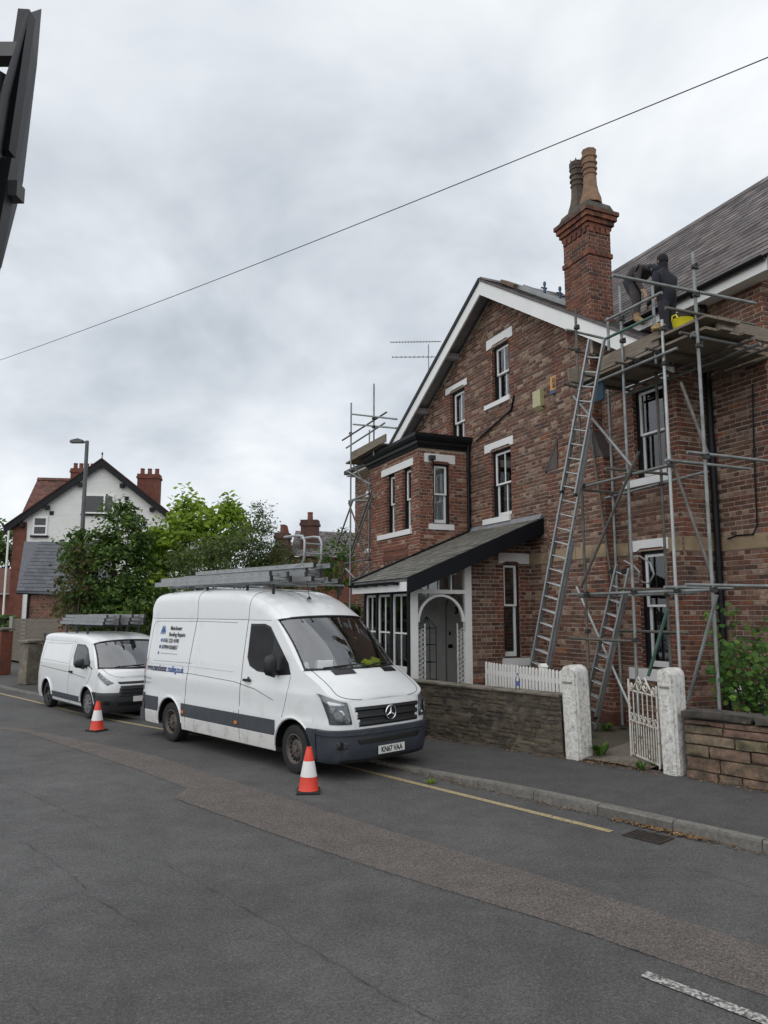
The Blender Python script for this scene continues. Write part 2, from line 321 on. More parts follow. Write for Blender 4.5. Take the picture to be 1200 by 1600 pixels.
def brickwork(wall, outline, holes, mats, single=None, phase=0.0, quoin=(False, False), every=4, nbrick='brick'):
    """lays bricks over the wall's (s,z) outline; returns nothing. single = (s0,s1,z0,z1,limit) region of loose bricks"""
    ss = [p[0] for p in outline]; zs = [p[1] for p in outline]
    s0, s1, z0, z1 = min(ss), max(ss), min(zs), max(zs)
    m = MB(); rows = int((z1 - z0) / (BH + BJ)); nsing = 0
    for r in range(rows + 1):
        zb = z0 + r * (BH + BJ); zt = zb + BH
        if zt > z1: break
        zc = (zb + zt) / 2
        head = (r % every == every - 1)
        step = (0.1025 if head else BL) + BJ
        cuts = [(a, b) for a, b, c, d in holes if c - 0.005 < zc < d + 0.005]
        s = s0 - (step / 2 if (r % 2) else 0) - phase
        while s < s1:
            segs = [(max(s, s0), min(s + step - BJ, s1))]
            for a, b in cuts:
                ns = []
                for p, q in segs:
                    if q <= a or p >= b: ns.append((p, q)); continue
                    if p < a - 0.03: ns.append((p, a - 0.0))
                    if q > b + 0.03: ns.append((b, q))
                segs = ns
            for p, q in segs:
                if q - p < 0.03 or not inside(outline, (p + q) / 2, zc): continue
                if not (inside(outline, p + .01, zt) and inside(outline, q - .01, zt)): continue
                mi = 1 if (head and random.random() < 0.62) else 0
                if any(abs(p - b) < 0.13 or abs(q - a) < 0.13 for a, b in cuts) and random.random() < 0.85: mi = 2
                if (quoin[0] and p - s0 < 0.15) or (quoin[1] and s1 - q < 0.15): mi = 2 if random.random() < 0.7 else mi
                if single and nsing < single[4] and single[0] <= p and q <= single[1] and single[2] <= zb and zt <= single[3] and (abs(q - p - BL) < .004 or abs(q - p - .1025) < .004):
                    o = link(nbrick, brick_mesh(q - p, mats[mi]), wall, Matrix.Translation((p, random.uniform(-.002, .002), zb))); nsing += 1
                    continue
                d = -0.010 + random.uniform(-0.004, 0.003); e = 0.003; j = random.uniform(-.002, .002)
                zb_, zt_ = zb + j, zt + j
                vs = [(p, .004, zb_), (q, .004, zb_), (q, .004, zt_), (p, .004, zt_), (p + e, d, zb_ + e), (q - e, d, zb_ + e), (q - e, d, zt_ - e), (p + e, d, zt_ - e)]
                m.add(vs, [(0, 1, 5, 4), (1, 2, 6, 5), (2, 3, 7, 6), (3, 0, 4, 7), (4, 5, 6, 7)], mi)
            s += step
    if m.v: tag(m.build(nbrick + '_courses', mats, wall, fix=False), kind='stuff')
def brick_wall(parent, name, M, outline, holes=(), mats=None, single=None, reveal=0.11, quoin=(False, False), bricks=True, phase=0.0, every=4, back=0.0):
    m = MB()
    loops = [[(s, 0, z) for s, z in outline]] + [[(a, 0, c), (a, 0, d), (b, 0, d), (b, 0, c)] for a, b, c, d in holes]
    m.holed(loops)
    for a, b, c, d in holes:
        for p, q in (((a, c), (a, d)), ((a, d), (b, d)), ((b, d), (b, c)), ((b, c), (a, c))):
            m.add([(p[0], 0, p[1]), (q[0], 0, q[1]), (q[0], reveal + .04, q[1]), (p[0], reveal + .04, p[1])], [(0, 1, 2, 3)])
    o = m.build(name, MORTAR, parent, fix=False, M=M)
    mats = mats or [BRICK, BRICK_HEAD, BRICK_RED]
    # bricks of the reveals, turned into the opening
    if bricks:
        brickwork(o, outline, holes, mats, single, phase, quoin, every)
        rv = MB()
        for a, b, c, d in holes:
            z = c
            while z + BH < d:
                e = random.choice((0.0, 0.0, 0.03))
                for x, sg in ((a, 1), (b, -1)):
                    xx = x + sg * 0.006
                    rv.add([(x, .002, z), (x, reveal, z), (x, reveal, z + BH), (x, .002, z + BH), (xx, -.006, z), (xx, reveal, z), (xx, reveal, z + BH), (xx, -.006, z + BH)], [(4, 5, 6, 7), (0, 1, 5, 4), (3, 2, 6, 7)])
                z += BH + BJ
        if rv.v: tag(rv.build('reveal_bricks', mats[2], o, fix=True), kind='stuff')
    return o
def sash(parent, M, s0, s1, z0, z1, d=0.10, bars=0, curtain=None, lintel=None, sill=None, box=0.05, name='window', meet=None, white=None, black=None, room=True, notch=True):
    """sash window: dark box frame, white sashes, panes, sill and lintel as sub-parts"""
    white = white or WHITE; black = black or BLACKP
    zm = meet or (z0 + z1) / 2
    m = MB(); D = d
    m.box((s0, D - .03, z0), (s0 + box, D + .10, z1)); m.box((s1 - box, D - .03, z0), (s1, D + .10, z1)); m.box((s0 + box, D - .03, z1 - box), (s1 - box, D + .10, z1)); m.box((s0 + box, D - .03, z0), (s1 - box, D + .10, z0 + .03))
    fr = m.build(name, black, parent, M=M)
    t = 0.045
    for k, (a, b, dd, bot) in enumerate(((zm - .02, z1 - box, D, t), (z0 + .03, zm + .02, D + .045, .09))):
        n = MB(); x0, x1 = s0 + box, s1 - box
        n.box((x0, dd, a), (x0 + t, dd + .04, b)); n.box((x1 - t, dd, a), (x1, dd + .04, b)); n.box((x0 + t, dd, b - (t if k == 0 else .035)), (x1 - t, dd + .04, b)); n.box((x0 + t, dd, a), (x1 - t, dd + .04, a + (bot if k else .035)))
        for q in range(bars):
            xx = x0 + t + (x1 - x0 - 2 * t) * (q + 1) / (bars + 1); n.box((xx - .011, dd + .008, a + .03), (xx + .011, dd + .03, b - .03))
        n.build('sash', white, fr)
        g = MB(); g.box((x0 + t, dd + .018, a + .03), (x1 - t, dd + .022, b - .03)); g.build('pane', GLASS, fr)
    if curtain:
        for c0, c1 in curtain:
            rows = []; N = max(6, int((c1 - c0) * 60))
            for zz in (z0 + .05, z1 - .06):
                rows.append([(c0 + (c1 - c0) * i / N, D + .16 + .018 * math.sin(i * 1.9) + .01 * math.sin(i * .7), zz) for i in range(N + 1)])
            MB().grid(rows).build('curtain', CURTAIN, fr, smooth=80)
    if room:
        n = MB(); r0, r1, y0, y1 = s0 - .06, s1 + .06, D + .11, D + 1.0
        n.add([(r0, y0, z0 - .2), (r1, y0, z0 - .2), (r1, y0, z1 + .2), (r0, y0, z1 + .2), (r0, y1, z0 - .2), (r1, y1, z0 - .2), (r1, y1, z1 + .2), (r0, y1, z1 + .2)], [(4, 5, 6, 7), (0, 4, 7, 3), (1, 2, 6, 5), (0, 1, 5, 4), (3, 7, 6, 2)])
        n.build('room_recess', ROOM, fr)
    if sill:
        a, b, c, e = sill; n = MB(); n.box((a, -.055, c), (b, D + .02, e)); n.build('sill', LINTEL, fr)
    if lintel:
        a, b, c, e = lintel; n = MB(); y = -.022
        if notch:
            p = [(a, y, c), (s0 - .02, y, c), (s0 + .07, y, c + .045), (s1 - .07, y, c + .045), (s1 + .02, y, c), (b, y, c), (b, y, e), (a, y, e)]
        else: p = [(a, y, c), (b, y, c), (b, y, e), (a, y, e)]
        n.prism(p, (0, .12, 0)); n.build('lintel', LINTEL, fr)
    return fr
def slates(parent, M, W, L, sw=0.27, expo=0.19, mt=None, clip=None, single=0, name='slate', prefer=None, th=0.008):
    """rows of slates on a slope: local x along the eaves, y up the slope, z off the surface"""
    mt = mt or SLATE; m = MB(); sing = []; n = int(L / expo) + 1
    key = ('sl', sw, expo, mt.name)
    if key not in MATS:
        q = MB(); q.add([(0, -.01, .006 + th), (sw - .010, -.01, .006 + th), (sw - .010, expo + .02, .003), (0, expo + .02, .003), (0, -.01, .004), (sw - .010, -.01, .004)], [(0, 1, 2, 3), (4, 5, 1, 0), (5, 2, 1), (4, 0, 3)])
        MATS[key] = q.mesh(name, mt)
    allp = []
    for r in range(n):
        x = -(sw / 2 if r % 2 else 0) + random.uniform(-.01, .01)
        while x < W:
            a, b = max(0, x), min(W, x + sw - .010)
            y0 = r * expo; y1 = min(L, y0 + expo + .02)
            if b - a > .04 and y1 - y0 > .04 and (clip is None or clip((a + b) / 2, y0 + expo / 2)): allp.append((a, b, y0, y1, r, abs(b - a - sw + .010) < .002 and y0 + expo + .02 <= L + 1e-6))
            x += sw
    full = [p for p in allp if p[5]]
    if single:
        full.sort(key=prefer or (lambda p: p[2]))
        for p in full[:single]:
            link(name, MATS[key], parent, M @ Matrix.Translation((p[0], p[2], random.uniform(0, .004))) @ Matrix.Rotation(random.uniform(-.008, .008), 4, 'Z'))
        sing = set(full[:single])
    for p in allp:
        if p in sing: continue
        a, b, y0, y1, r, _ = p; j = random.uniform(0, .004); dy = random.uniform(-.006, .006)
        j2 = j + random.uniform(-.002, .002); dy2 = dy + random.uniform(-.008, .008)
        vs = [(a, y0 - .01 + dy, .006 + th + j), (b, y0 - .01 + dy2, .006 + th + j2), (b, y1, .003), (a, y1, .003), (a, y0 - .01 + dy, .004 + j), (b, y0 - .01 + dy2, .004 + j2)]
        m.add([M @ Vector(v) for v in vs], [(0, 1, 2, 3), (4, 5, 1, 0), (5, 2, 1), (4, 0, 3)])
    if m.v: tag(m.build(name + '_rows', mt, parent, fix=False), kind='stuff')
def slopeM(o, xdir, ydir):
    x = Vector(xdir).normalized(); y = Vector(ydir).normalized(); z = x.cross(y)
    M = Matrix.Identity(4)
    for i in range(3): M[i][0], M[i][1], M[i][2], M[i][3] = x[i], y[i], z[i], o[i]
    return M

# ------------------------------------------------------------------ the brick house
HB = 0.25                                 # foot of its walls
H = thing('brick_house', 'weathered red brick gabled house with white barge boards, chimney and slate roofs behind scaffold', 'house', GC, ROTH); H.scale = (KH, KH, KH)
def hp(mb, name, mats, parent=None, **k): return mb.build(name, mats, parent or H, **k)
AX, AZ = -5.15, 9.74                      # apex of the roof edge
SR, SL = 0.632, 0.560
def zroof(x): return AZ - (SR * (x - AX) if x > AX else SL * (AX - x))
gout = [(-10.4, HB), (0, HB), (0, zroof(0) - .2), (AX, AZ - .22), (-10.4, zroof(-10.4) - .2)]
ghol = [(-5.32, -4.63, 6.95, 8.24), (-7.28, -6.56, 6.15, 7.72), (-5.45, -4.64, 4.36, 5.86), (-0.98, -0.36, 1.42, 3.30), (-0.95, -0.25, 4.49, 6.02)]
gw = brick_wall(H, 'gable_wall', Matrix.Identity(4), gout, ghol, single=(-1.44, 0.0, .9, 5.9, 210), quoin=(False, True))
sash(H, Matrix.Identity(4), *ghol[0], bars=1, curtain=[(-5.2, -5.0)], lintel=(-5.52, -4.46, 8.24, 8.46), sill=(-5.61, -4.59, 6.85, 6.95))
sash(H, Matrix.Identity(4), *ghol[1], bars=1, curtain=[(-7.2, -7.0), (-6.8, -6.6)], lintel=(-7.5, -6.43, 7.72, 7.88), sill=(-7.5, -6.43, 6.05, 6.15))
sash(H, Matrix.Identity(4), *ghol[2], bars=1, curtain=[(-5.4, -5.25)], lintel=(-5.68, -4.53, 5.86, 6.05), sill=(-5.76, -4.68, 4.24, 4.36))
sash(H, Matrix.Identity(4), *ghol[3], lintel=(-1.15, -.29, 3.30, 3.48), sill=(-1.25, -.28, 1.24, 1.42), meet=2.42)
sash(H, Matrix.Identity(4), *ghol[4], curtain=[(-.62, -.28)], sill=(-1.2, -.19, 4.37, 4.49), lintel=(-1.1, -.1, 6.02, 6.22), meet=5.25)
# sandstone string course
def band(parent, a, b, M=None, z0=3.25, z1=3.46):
    n = max(1, int((b - a) / .62)); bl = (b - a) / n
    for i in range(n):
        m = MB(); m.box((a + i * bl + .004, -.028 + random.uniform(-.004, .004), z0), (a + (i + 1) * bl - .004, .01, z1)); m.build('band_stone', BAND, parent, M=M)
band(gw, -4.02, -3.08); band(gw, -1.45, -1.16); band(gw, -.28, -.0)
# chimney breast: wide foot, sloped shoulders, narrow upper part
LEADD = mat('dark_slate_hanging', (.075, .062, .06), .7, var=.25, scale=6, bump=.2)
def breast():
    d = .225
    o1 = brick_wall(H, 'chimney_breast', WMx(0, -d), [(-3.07, HB), (-1.47, HB), (-1.47, 5.0), (-3.07, 5.0)], [], quoin=(True, True), phase=.05)
    brick_wall(H, 'upper_breast', WMx(0, -d), [(-2.72, 5.0), (-1.72, 5.0), (-1.72, 7.5), (-2.72, 8.1)], [], quoin=(True, True))
    brick_wall(H, 'breast_return', WMx(-2.72, 0, 0, R(-90)), [(0, 5.0), (d, 5.0), (d, 8.0), (0, 8.0)], [], bricks=False)
    s = brick_wall(H, 'breast_return', WMx(-1.47, -d, 0, R(90)), [(0, HB), (d, HB), (d, 5.0), (0, 5.0)], [], mats=[BRICK_RED, BRICK, BRICK_RED])
    s = brick_wall(H, 'breast_return', WMx(-1.72, -d, 0, R(90)), [(0, 5.0), (d, 5.0), (d, 7.6), (0, 7.6)], [], mats=[BRICK_RED, BRICK, BRICK_RED])
    for xa, xb in ((-1.44, -1.74), (-3.10, -2.70)):
        m = MB()
        m.add([(xa, -d - .03, 4.98), (xa, 0, 4.98), (xb, 0, 5.52), (xb, -d - .03, 5.52), (xa, -d - .03, 4.95), (xa, 0, 4.95), (xb, 0, 5.49), (xb, -d - .03, 5.49)], [(0, 1, 2, 3), (4, 5, 6, 7), (0, 3, 7, 4), (0, 1, 5, 4), (2, 3, 7, 6)])
        hp(m, 'shoulder_slate', LEADD)
    for xa, xb, xc in ((-3.09, -2.72, -2.72), (-1.45, -1.72, -1.72)):   # slate-hung triangles on the face
        MB().prism([(xa, -d - .014, 4.99), (xb, -d - .014, 4.99), (xb, -d - .014, 5.56)], (0, -.01, 0)).build('shoulder_cheek', LEADD, H)
    band(o1, -3.075, -1.465, None)
    MB().box((-3.12, -d - .05, HB), (-1.42, -.0, .66)).build('plinth', BRICK_RED, o1, M=Matrix.Translation((0, d, 0)))
breast()
# right return of the gable wing, main wing wall beside it, its own return
brick_wall(H, 'wing_return', WMx(0, 0, 0, R(90)), [(0, HB), (.69, HB), (.69, 6.4), (0, 6.4)], [], quoin=(True, False), single=(0, .7, 1.0, 5.9, 40))
mw = brick_wall(H, 'main_wing_wall', WMx(0, .69), [(-2.2, 6.2), (0, 6.2), (0, HB), (1.1, HB), (1.1, 7.4), (-2.2, 7.4)], [(0.28, .68, .55, 1.08)], quoin=(False, True), single=(0.02, 1.1, 2.4, 6.9, 50))
sash(H, WMx(0, .69), .28, .68, .55, 1.08, lintel=(.2, .76, 1.08, 1.24), meet=.8)
brick_wall(H, 'main_wing_return', WMx(1.1, .69, 0, R(90)), [(0, HB), (6.5, HB), (6.5, 7.35), (3.26, 10.72), (0, 7.5)], [], quoin=(True, False))
band(mw, 0.02, 1.13, None); band(mw, .75, 1.13, None, 6.0, 6.2)
band(H, 0.0, .69, WMx(0, 0, 0, R(90)))
# closing walls behind (plain, out of sight)
m = MB()
m.add([(-10.4, 0, HB), (-10.4, 7, HB), (-10.4, 7, 6.6), (-10.4, 0, 6.6), (1.1, 7.4, HB), (1.1, 7.4, 7.4), (-10.4, 7.4, 7.4), (-10.4, 7.4, HB), (1.05, 3.8, HB), (1.05, 3.8, 7.4), (-6.2, 3.95, 10.9), (-6.2, .5, 7.3), (-6.2, 7.4, 7.3)],
      [(0, 1, 2, 3), (4, 5, 6, 7), (8, 4, 5, 9), (10, 11, 12)]); hp(m, 'rear_wall', MORTAR)

# ---- roofs
GAB_R = hp(MB().add([(AX, -.35, AZ), (.38, -.35, zroof(.38)), (.38, 3.6, zroof(.38)), (AX, 3.6, AZ), (AX, -.35, AZ - .05), (.38, -.35, zroof(.38) - .05), (.38, 3.6, zroof(.38) - .05), (AX, 3.6, AZ - .05)],
      [(0, 1, 2, 3), (4, 5, 6, 7), (0, 1, 5, 4), (1, 2, 6, 5)]), 'gable_roof', LEAD)
lenR = math.hypot(.38 - AX, SR * (.38 - AX))
slates(GAB_R, slopeM((.38, -.37, zroof(.38)), (0, 1, 0), (-1, 0, SR)), 2.9, lenR, single=40, clip=lambda x, y: True)
lw = 10.75 + AX
GAB_L = hp(MB().add([(AX, -.35, AZ), (-10.75, -.35, zroof(-10.75)), (-10.75, 5, zroof(-10.75)), (AX, 5, AZ), (AX, -.35, AZ - .05), (-10.75, -.35, zroof(-10.75) - .05), (-10.75, 5, zroof(-10.75) - .05), (AX, 5, AZ - .05)],
      [(0, 1, 2, 3), (4, 5, 6, 7), (0, 1, 5, 4), (1, 2, 6, 5)]), 'gable_roof', LEAD)
slates(GAB_L, slopeM((-10.75, 3.5, zroof(-10.75)), (0, -1, 0), (1, 0, SL)), 3.87, math.hypot(lw, SL * lw))
# main roof
UNDER = mat('dark_underlay', (.018, .016, .016), .95)
MRZ, MRY, RGY, RGZ = 7.42, .40, 3.95, 10.97
sl = Vector((0, RGY - MRY, RGZ - MRZ)); ML = sl.length
MAINR = hp(MB().add([(-6.2, MRY, MRZ), (1.5, MRY, MRZ), (1.5, RGY, RGZ), (-6.2, RGY, RGZ), (1.5, 7.5, MRZ), (-6.2, 7.5, MRZ)], [(0, 1, 2, 3), (3, 2, 4, 5)]), 'main_roof', UNDER)
slates(MAINR, slopeM((-6.2, MRY - .04, MRZ), (1, 0, 0), sl), 7.7, ML + .03, sw=.33, expo=.21, single=260, prefer=lambda p: (p[2] * .9 - p[0] if p[0] < 6.9 else 99), clip=lambda x, y: y > .3 or x > 4.6, th=.007)
for i in range(17):
    x = -6.2 + i * .455; MB().box((x - .012, RGY - .26, RGZ - .27), (x + .004, RGY - .0, RGZ + .0)).build('tile_joint', mat('pale_mortar', (.36, .33, .28), .9, var=.2), MAINR, M=Matrix.Translation((0, 0, .0))) if False else None
    MB().prism([(x, RGY - .27, RGZ - .20), (x, RGY, RGZ + .06), (x, RGY + .27, RGZ - .20), (x, RGY, RGZ + .03)], (.440, 0, 0)).build('ridge_tile', SLATE, MAINR)
MB().prism([(-6.2, RGY - .36, RGZ - .325), (-6.2, RGY - .28, RGZ - .245), (-6.2, RGY - .28, RGZ - .29), (-6.2, RGY - .36, RGZ - .37)], (7.7, 0, 0)).build('mortar_fillet', mat('pale_mortar', (.36, .33, .28), .9, var=.2), MAINR)
m = MB(); m.box((-1.6, MRY - .02, MRZ - .22), (1.45, MRY + .03, MRZ - .03)); hp(m, 'fascia', WHITE)
for ys_, yr_ in ((MRY, RGY), (7.5, RGY)): MB().prism([(1.47, ys_, MRZ - .02), (1.47, yr_, RGZ - .02), (1.47, yr_, RGZ - .3), (1.47, ys_, MRZ - .3)], (.03, 0, 0)).build('barge_board', WHITE, H)
m = MB(); m.box((-1.6, MRY + .03, MRZ - .2), (1.45, .70, MRZ - .17)); hp(m, 'soffit', WHITE)
m = MB()
N = 9; rows = [[(x, MRY - .08 + .062 * math.cos(math.pi * k / N), MRZ - .02 - .062 * math.sin(math.pi * k / N)) for k in range(N + 1)] for x in (-1.6, 1.48)]
m.grid(rows); hp(m, 'gutter', BLACKP, smooth=60)
# gable ridge, verge, barge boards, soffits
for i in range(8):
    y = -.38 + i * .455; MB().prism([(AX - .13, y, AZ - .04), (AX, y, AZ + .07), (AX + .13, y, AZ - .05), (AX, y, AZ + .03)], (0, .447, 0)).build('ridge_tile', SLATE, GAB_R)
def board(a, b, y0, y1, dep, mt, name, off=0.0):
    (x0, z0), (x1, z1) = a, b
    m = MB(); m.prism([(x0, y0, z0 - off), (x1, y0, z1 - off), (x1, y0, z1 - off - dep), (x0, y0, z0 - off - dep)], (0, y1 - y0, 0)); return hp(m, name, mt)
board((AX, AZ), (.36, zroof(.36)), -.40, -.36, .33, WHITE, 'barge_board', .03)
board((AX, AZ), (-10.72, zroof(-10.72)), -.40, -.36, .33, WHITE, 'barge_board', .03)
board((AX, AZ), (-10.76, zroof(-10.76)), -.43, -.35, .11, BLACKP, 'verge_strip', -.035)
board((AX, AZ), (.4, zroof(.4)), -.42, -.35, .05, SLATE, 'verge_strip', -.012)
SOFF = mat('soffit_boards', (.30, .29, .275), .8, var=.2, scale=4)
for (xa, xb) in ((AX, .3), (AX, -10.6)):
    n = 24
    for i in range(n):
        x0 = xa + (xb - xa) * i / n; x1 = xa + (xb - xa) * (i + .94) / n
        MB().prism([(x0, -.36, zroof(x0) - .075), (x1, -.36, zroof(x1) - .075), (x1, -.36, zroof(x1) - .09), (x0, -.36, zroof(x0) - .09)], (0, .36, 0)).build('soffit_board', SOFF, GAB_R if xb > AX else GAB_L)
for x in (-6.9, -8.6, -10.2):
    m = MB(); m.box((x - .09, -.36, zroof(x) - .30), (x + .09, .0, zroof(x) - .16)); hp(m, 'purlin_end', SOFF)
# chimney stack
SOOT = mat('sooty_mortar', (.085, .075, .062), .95, var=.4, scale=6, bump=.6, dirt=((.2, .18, .14), 3, .55, .75))
CH = hp(MB().box((-2.33, -.215, 6.9), (-1.64, .265, 9.59)), 'chimney', MORTAR)
def ring_course(z0, z1, g, mt, name='cap_brick'):
    MB().box((-2.33 - g, -.215 - g, z0 + .004), (-1.64 + g, .265 + g, z1 - .004)).build('course_bed', SOOT, CH)
    X0, X1, Y0, Y1 = -2.34 - g, -1.63 + g, -.225 - g, .275 + g; nx = round((X1 - X0) / .16); ny = round((Y1 - Y0) / .16)
    for i in range(nx):
        a, b = X0 + (X1 - X0) * i / nx, X0 + (X1 - X0) * (i + 1) / nx
        for y0, y1 in ((Y0, Y0 + .06), (Y1 - .06, Y1)): MB().box((a + .004, y0 - random.uniform(0, .006), z0), (b - .004, y1, z1)).build(name, mt, CH)
    for i in range(ny):
        a, b = Y0 + (Y1 - Y0) * i / ny, Y0 + (Y1 - Y0) * (i + 1) / ny
        for x0, x1 in ((X0, X0 + .06), (X1 - .06, X1)): MB().box((x0, a + .004, z0), (x1 + random.uniform(0, .006), b - .004, z1)).build(name, mt, CH)
for M_, ol in ((WMx(0, -.225), [(-2.34, 7.3), (-1.63, 7.3), (-1.63, 9.53), (-2.34, 9.53)]), (WMx(-1.63, -.225, 0, R(90)), [(0, 7.3), (.5, 7.3), (.5, 9.53), (0, 9.53)]), (WMx(-2.34, .275, 0, R(-90)), [(0, 7.3), (.5, 7.3), (.5, 9.53), (0, 9.53)]), (WMx(0, .275, 0, R(180)), [(1.63, 7.3), (2.34, 7.3), (2.34, 9.53), (1.63, 9.53)])):
    f_ = MB().poly([(s, -.001, z) for s, z in ol]).build('stack_face', MORTAR, H, M=M_, fix=False)
    brickwork(f_, ol, [], [BRICK_RED, BRICK_RED, BRICK_RED], every=2, single=(-9, 9, 7.3, 9.53, 0))
ring_course(8.75, 8.83, .03, BRICK_RED); ring_course(9.29, 9.36, .025, BRICK_RED)
for i in range(5):                        # dentils under the cap
    x = -2.34 + .71 * (i + .5) / 5; MB().box((x - .045, -.26, 9.19), (x + .045, -.2, 9.29)).build('dentil', BRICK_RED, CH)
    if i < 4:
        y = -.225 + .5 * (i + .5) / 4; MB().box((-1.66, y - .04, 9.19), (-1.6, y + .04, 9.29)).build('dentil', BRICK_RED, CH)
ring_course(9.365, 9.45, .06, BRICK_RED); ring_course(9.455, 9.54, .10, BRICK_RED); ring_course(9.545, 9.62, .13, BRICK)
m = MB(); m.add([(-2.42, -.3, 9.62), (-1.55, -.3, 9.62), (-1.55, .35, 9.62), (-2.42, .35, 9.62), (-2.36, -.24, 9.79), (-1.61, -.24, 9.79), (-1.61, .29, 9.79), (-2.36, .29, 9.79), (-2.18, -.1, 9.93), (-1.79, -.1, 9.93), (-1.79, .15, 9.93), (-2.18, .15, 9.93)],
    [(0, 1, 5, 4), (1, 2, 6, 5), (2, 3, 7, 6), (3, 0, 4, 7), (4, 5, 9, 8), (5, 6, 10, 9), (6, 7, 11, 10), (7, 4, 8, 11), (8, 9, 10, 11)]); m.build('flaunching', SOOT, CH)
POTB = mat('pot_buff', (.24, .145, .09), .85, var=.3, scale=9, bump=.3, dirt=((.13, .09, .065), 7, .5, .75))
POTD = mat('pot_sooty', (.10, .075, .06), .85, var=.35, scale=9, bump=.3)
pot = [(.205, -.02), (.19, .10), (.15, .22), (.125, .36), (.118, .56), (.135, .57), (.135, .60), (.118, .61), (.118, .66), (.142, .67), (.142, .71), (.12, .72), (.122, .77), (.146, .78), (.146, .82), (.122, .83), (.125, .90), (.145, .91), (.145, .95), (.125, .96), (.13, 1.03), (.14, 1.06)]
MB().lathe(pot, 8, (-1.79, .0, 9.85)).build('chimney_pot', POTB, CH, smooth=25)
pd = MB().lathe(pot, 8, (-2.19, .03, 9.85))
for k in range(8):
    t0 = 2 * math.pi * k / 8; c, s_ = math.cos(t0), math.sin(t0)
    pd.add([(-2.19 + .145 * math.cos(t0 - .3), .03 + .145 * math.sin(t0 - .3), 10.82), (-2.19 + .145 * math.cos(t0 + .3), .03 + .145 * math.sin(t0 + .3), 10.82), (-2.19 + .14 * c, .03 + .14 * s_, 10.96), (-2.19 + .11 * c, .03 + .11 * s_, 10.82)], [(0, 1, 2), (1, 3, 2), (3, 0, 2), (0, 1, 3)])
pd.build('chimney_pot', POTD, CH, smooth=25)

# ---- two-storey bay with black cornice
BY = -1.31
bmats = [BRICK_BAY, BRICK_HEAD, BRICK_RED]
bhol = [(-8.25, -7.76, 4.22, 5.70), (-7.32, -6.84, 4.22, 5.70)]
bw = brick_wall(H, 'bay_front', WMx(0, BY), [(-9.3, HB), (-6.4, HB), (-6.4, 6.06), (-9.3, 6.06)], bhol, mats=bmats, quoin=(True, True))
for h_ in bhol:
    sash(H, WMx(0, BY), *h_, curtain=[(h_[0] + .22, h_[1] - .04)])
MB().box((-8.54, BY - .025, 5.70), (-6.7, BY + .06, 5.87)).build('bay_lintel', LINTEL, bw, M=WMx(0, -BY))
MB().box((-8.74, BY - .06, 4.10), (-6.79, BY + .1, 4.22)).build('bay_sill', LINTEL, bw, M=WMx(0, -BY))
pm_ = MB()
for i in range(4): pm_.box((-8.42, BY - .012 - .016 * (i % 2), 3.44 + i * .115), (-7.0, BY + .02, 3.44 + i * .115 + .1))
hp(pm_, 'bay_panel', BRICK_RED)
p1 = at_side(680, 760, -6.4); p2 = at_side(699, 760, -6.4)
sb0, sb1 = p1.y - BY, p2.y - BY
bs = brick_wall(H, 'bay_return', WMx(-6.4, BY, 0, R(90)), [(0, 2.4), (-BY, 2.4), (-BY, 6.06), (0, 6.06)], [(sb0 - .06, sb1 + .06, 4.30, 5.72)], mats=bmats, quoin=(True, False))
sash(H, WMx(-6.4, BY, 0, R(90)), sb0 - .06, sb1 + .06, 4.30, 5.72, curtain=[(sb0 - .02, sb1 + .02)], lintel=(sb0 - .28, sb1 + .2, 5.72, 5.93), sill=(sb0 - .18, sb1 + .14, 4.17, 4.30), d=.07)
prof = [(0, 6.05), (.05, 6.05), (.07, 6.10), (.12, 6.13), (.12, 6.19), (.17, 6.23), (.20, 6.29), (.20, 6.36), (0, 6.37)]
m = MB(); ring = [(-9.3, 0), (-9.3, BY), (-6.4, BY), (-6.4, 0)]
rows = []
for i, (x, y) in enumerate(ring):
    sx = -1 if x < -7 else 1; sy = 0 if i in (0, 3) else -1
    rows.append([(x + sx * a, y + sy * a, z) for a, z in prof])
m.grid(rows); hp(m, 'cornice', BLACKP)
MB().box((-9.32, BY - .02, 6.33), (-6.38, .0, 6.385)).build('bay_flat_roof', LEAD, H)
m = MB(); m.tube((-6.33, -.07, 6.0), (-6.33, -.07, 4.2), .04, 10); m.tube((-6.3, -.07, 6.28), (-6.33, -.07, 5.98), .045, 10)
for z in (5.6, 4.7): m.tube((-6.33, -.07, z), (-6.33, -.07, z + .07), .05, 10)
hp(m, 'downpipe', BLACKP, smooth=50)
m = MB(); m.tube((.10, .60, HB), (.10, .60, 7.2), .05, 10)
for z in (1.2, 3.0, 4.8, 6.6): m.tube((.10, .60, z), (.10, .60, z + .09), .064, 10)
m.tube((.10, .60, 7.2), (.10, .34, 7.4), .05, 10); hp(m, 'downpipe', BLACKP, smooth=50)
m = MB(); m.tube((-9.75, -.06, HB), (-9.75, -.06, 6.5), .05, 8); hp(m, 'downpipe', BLACKP, smooth=50)
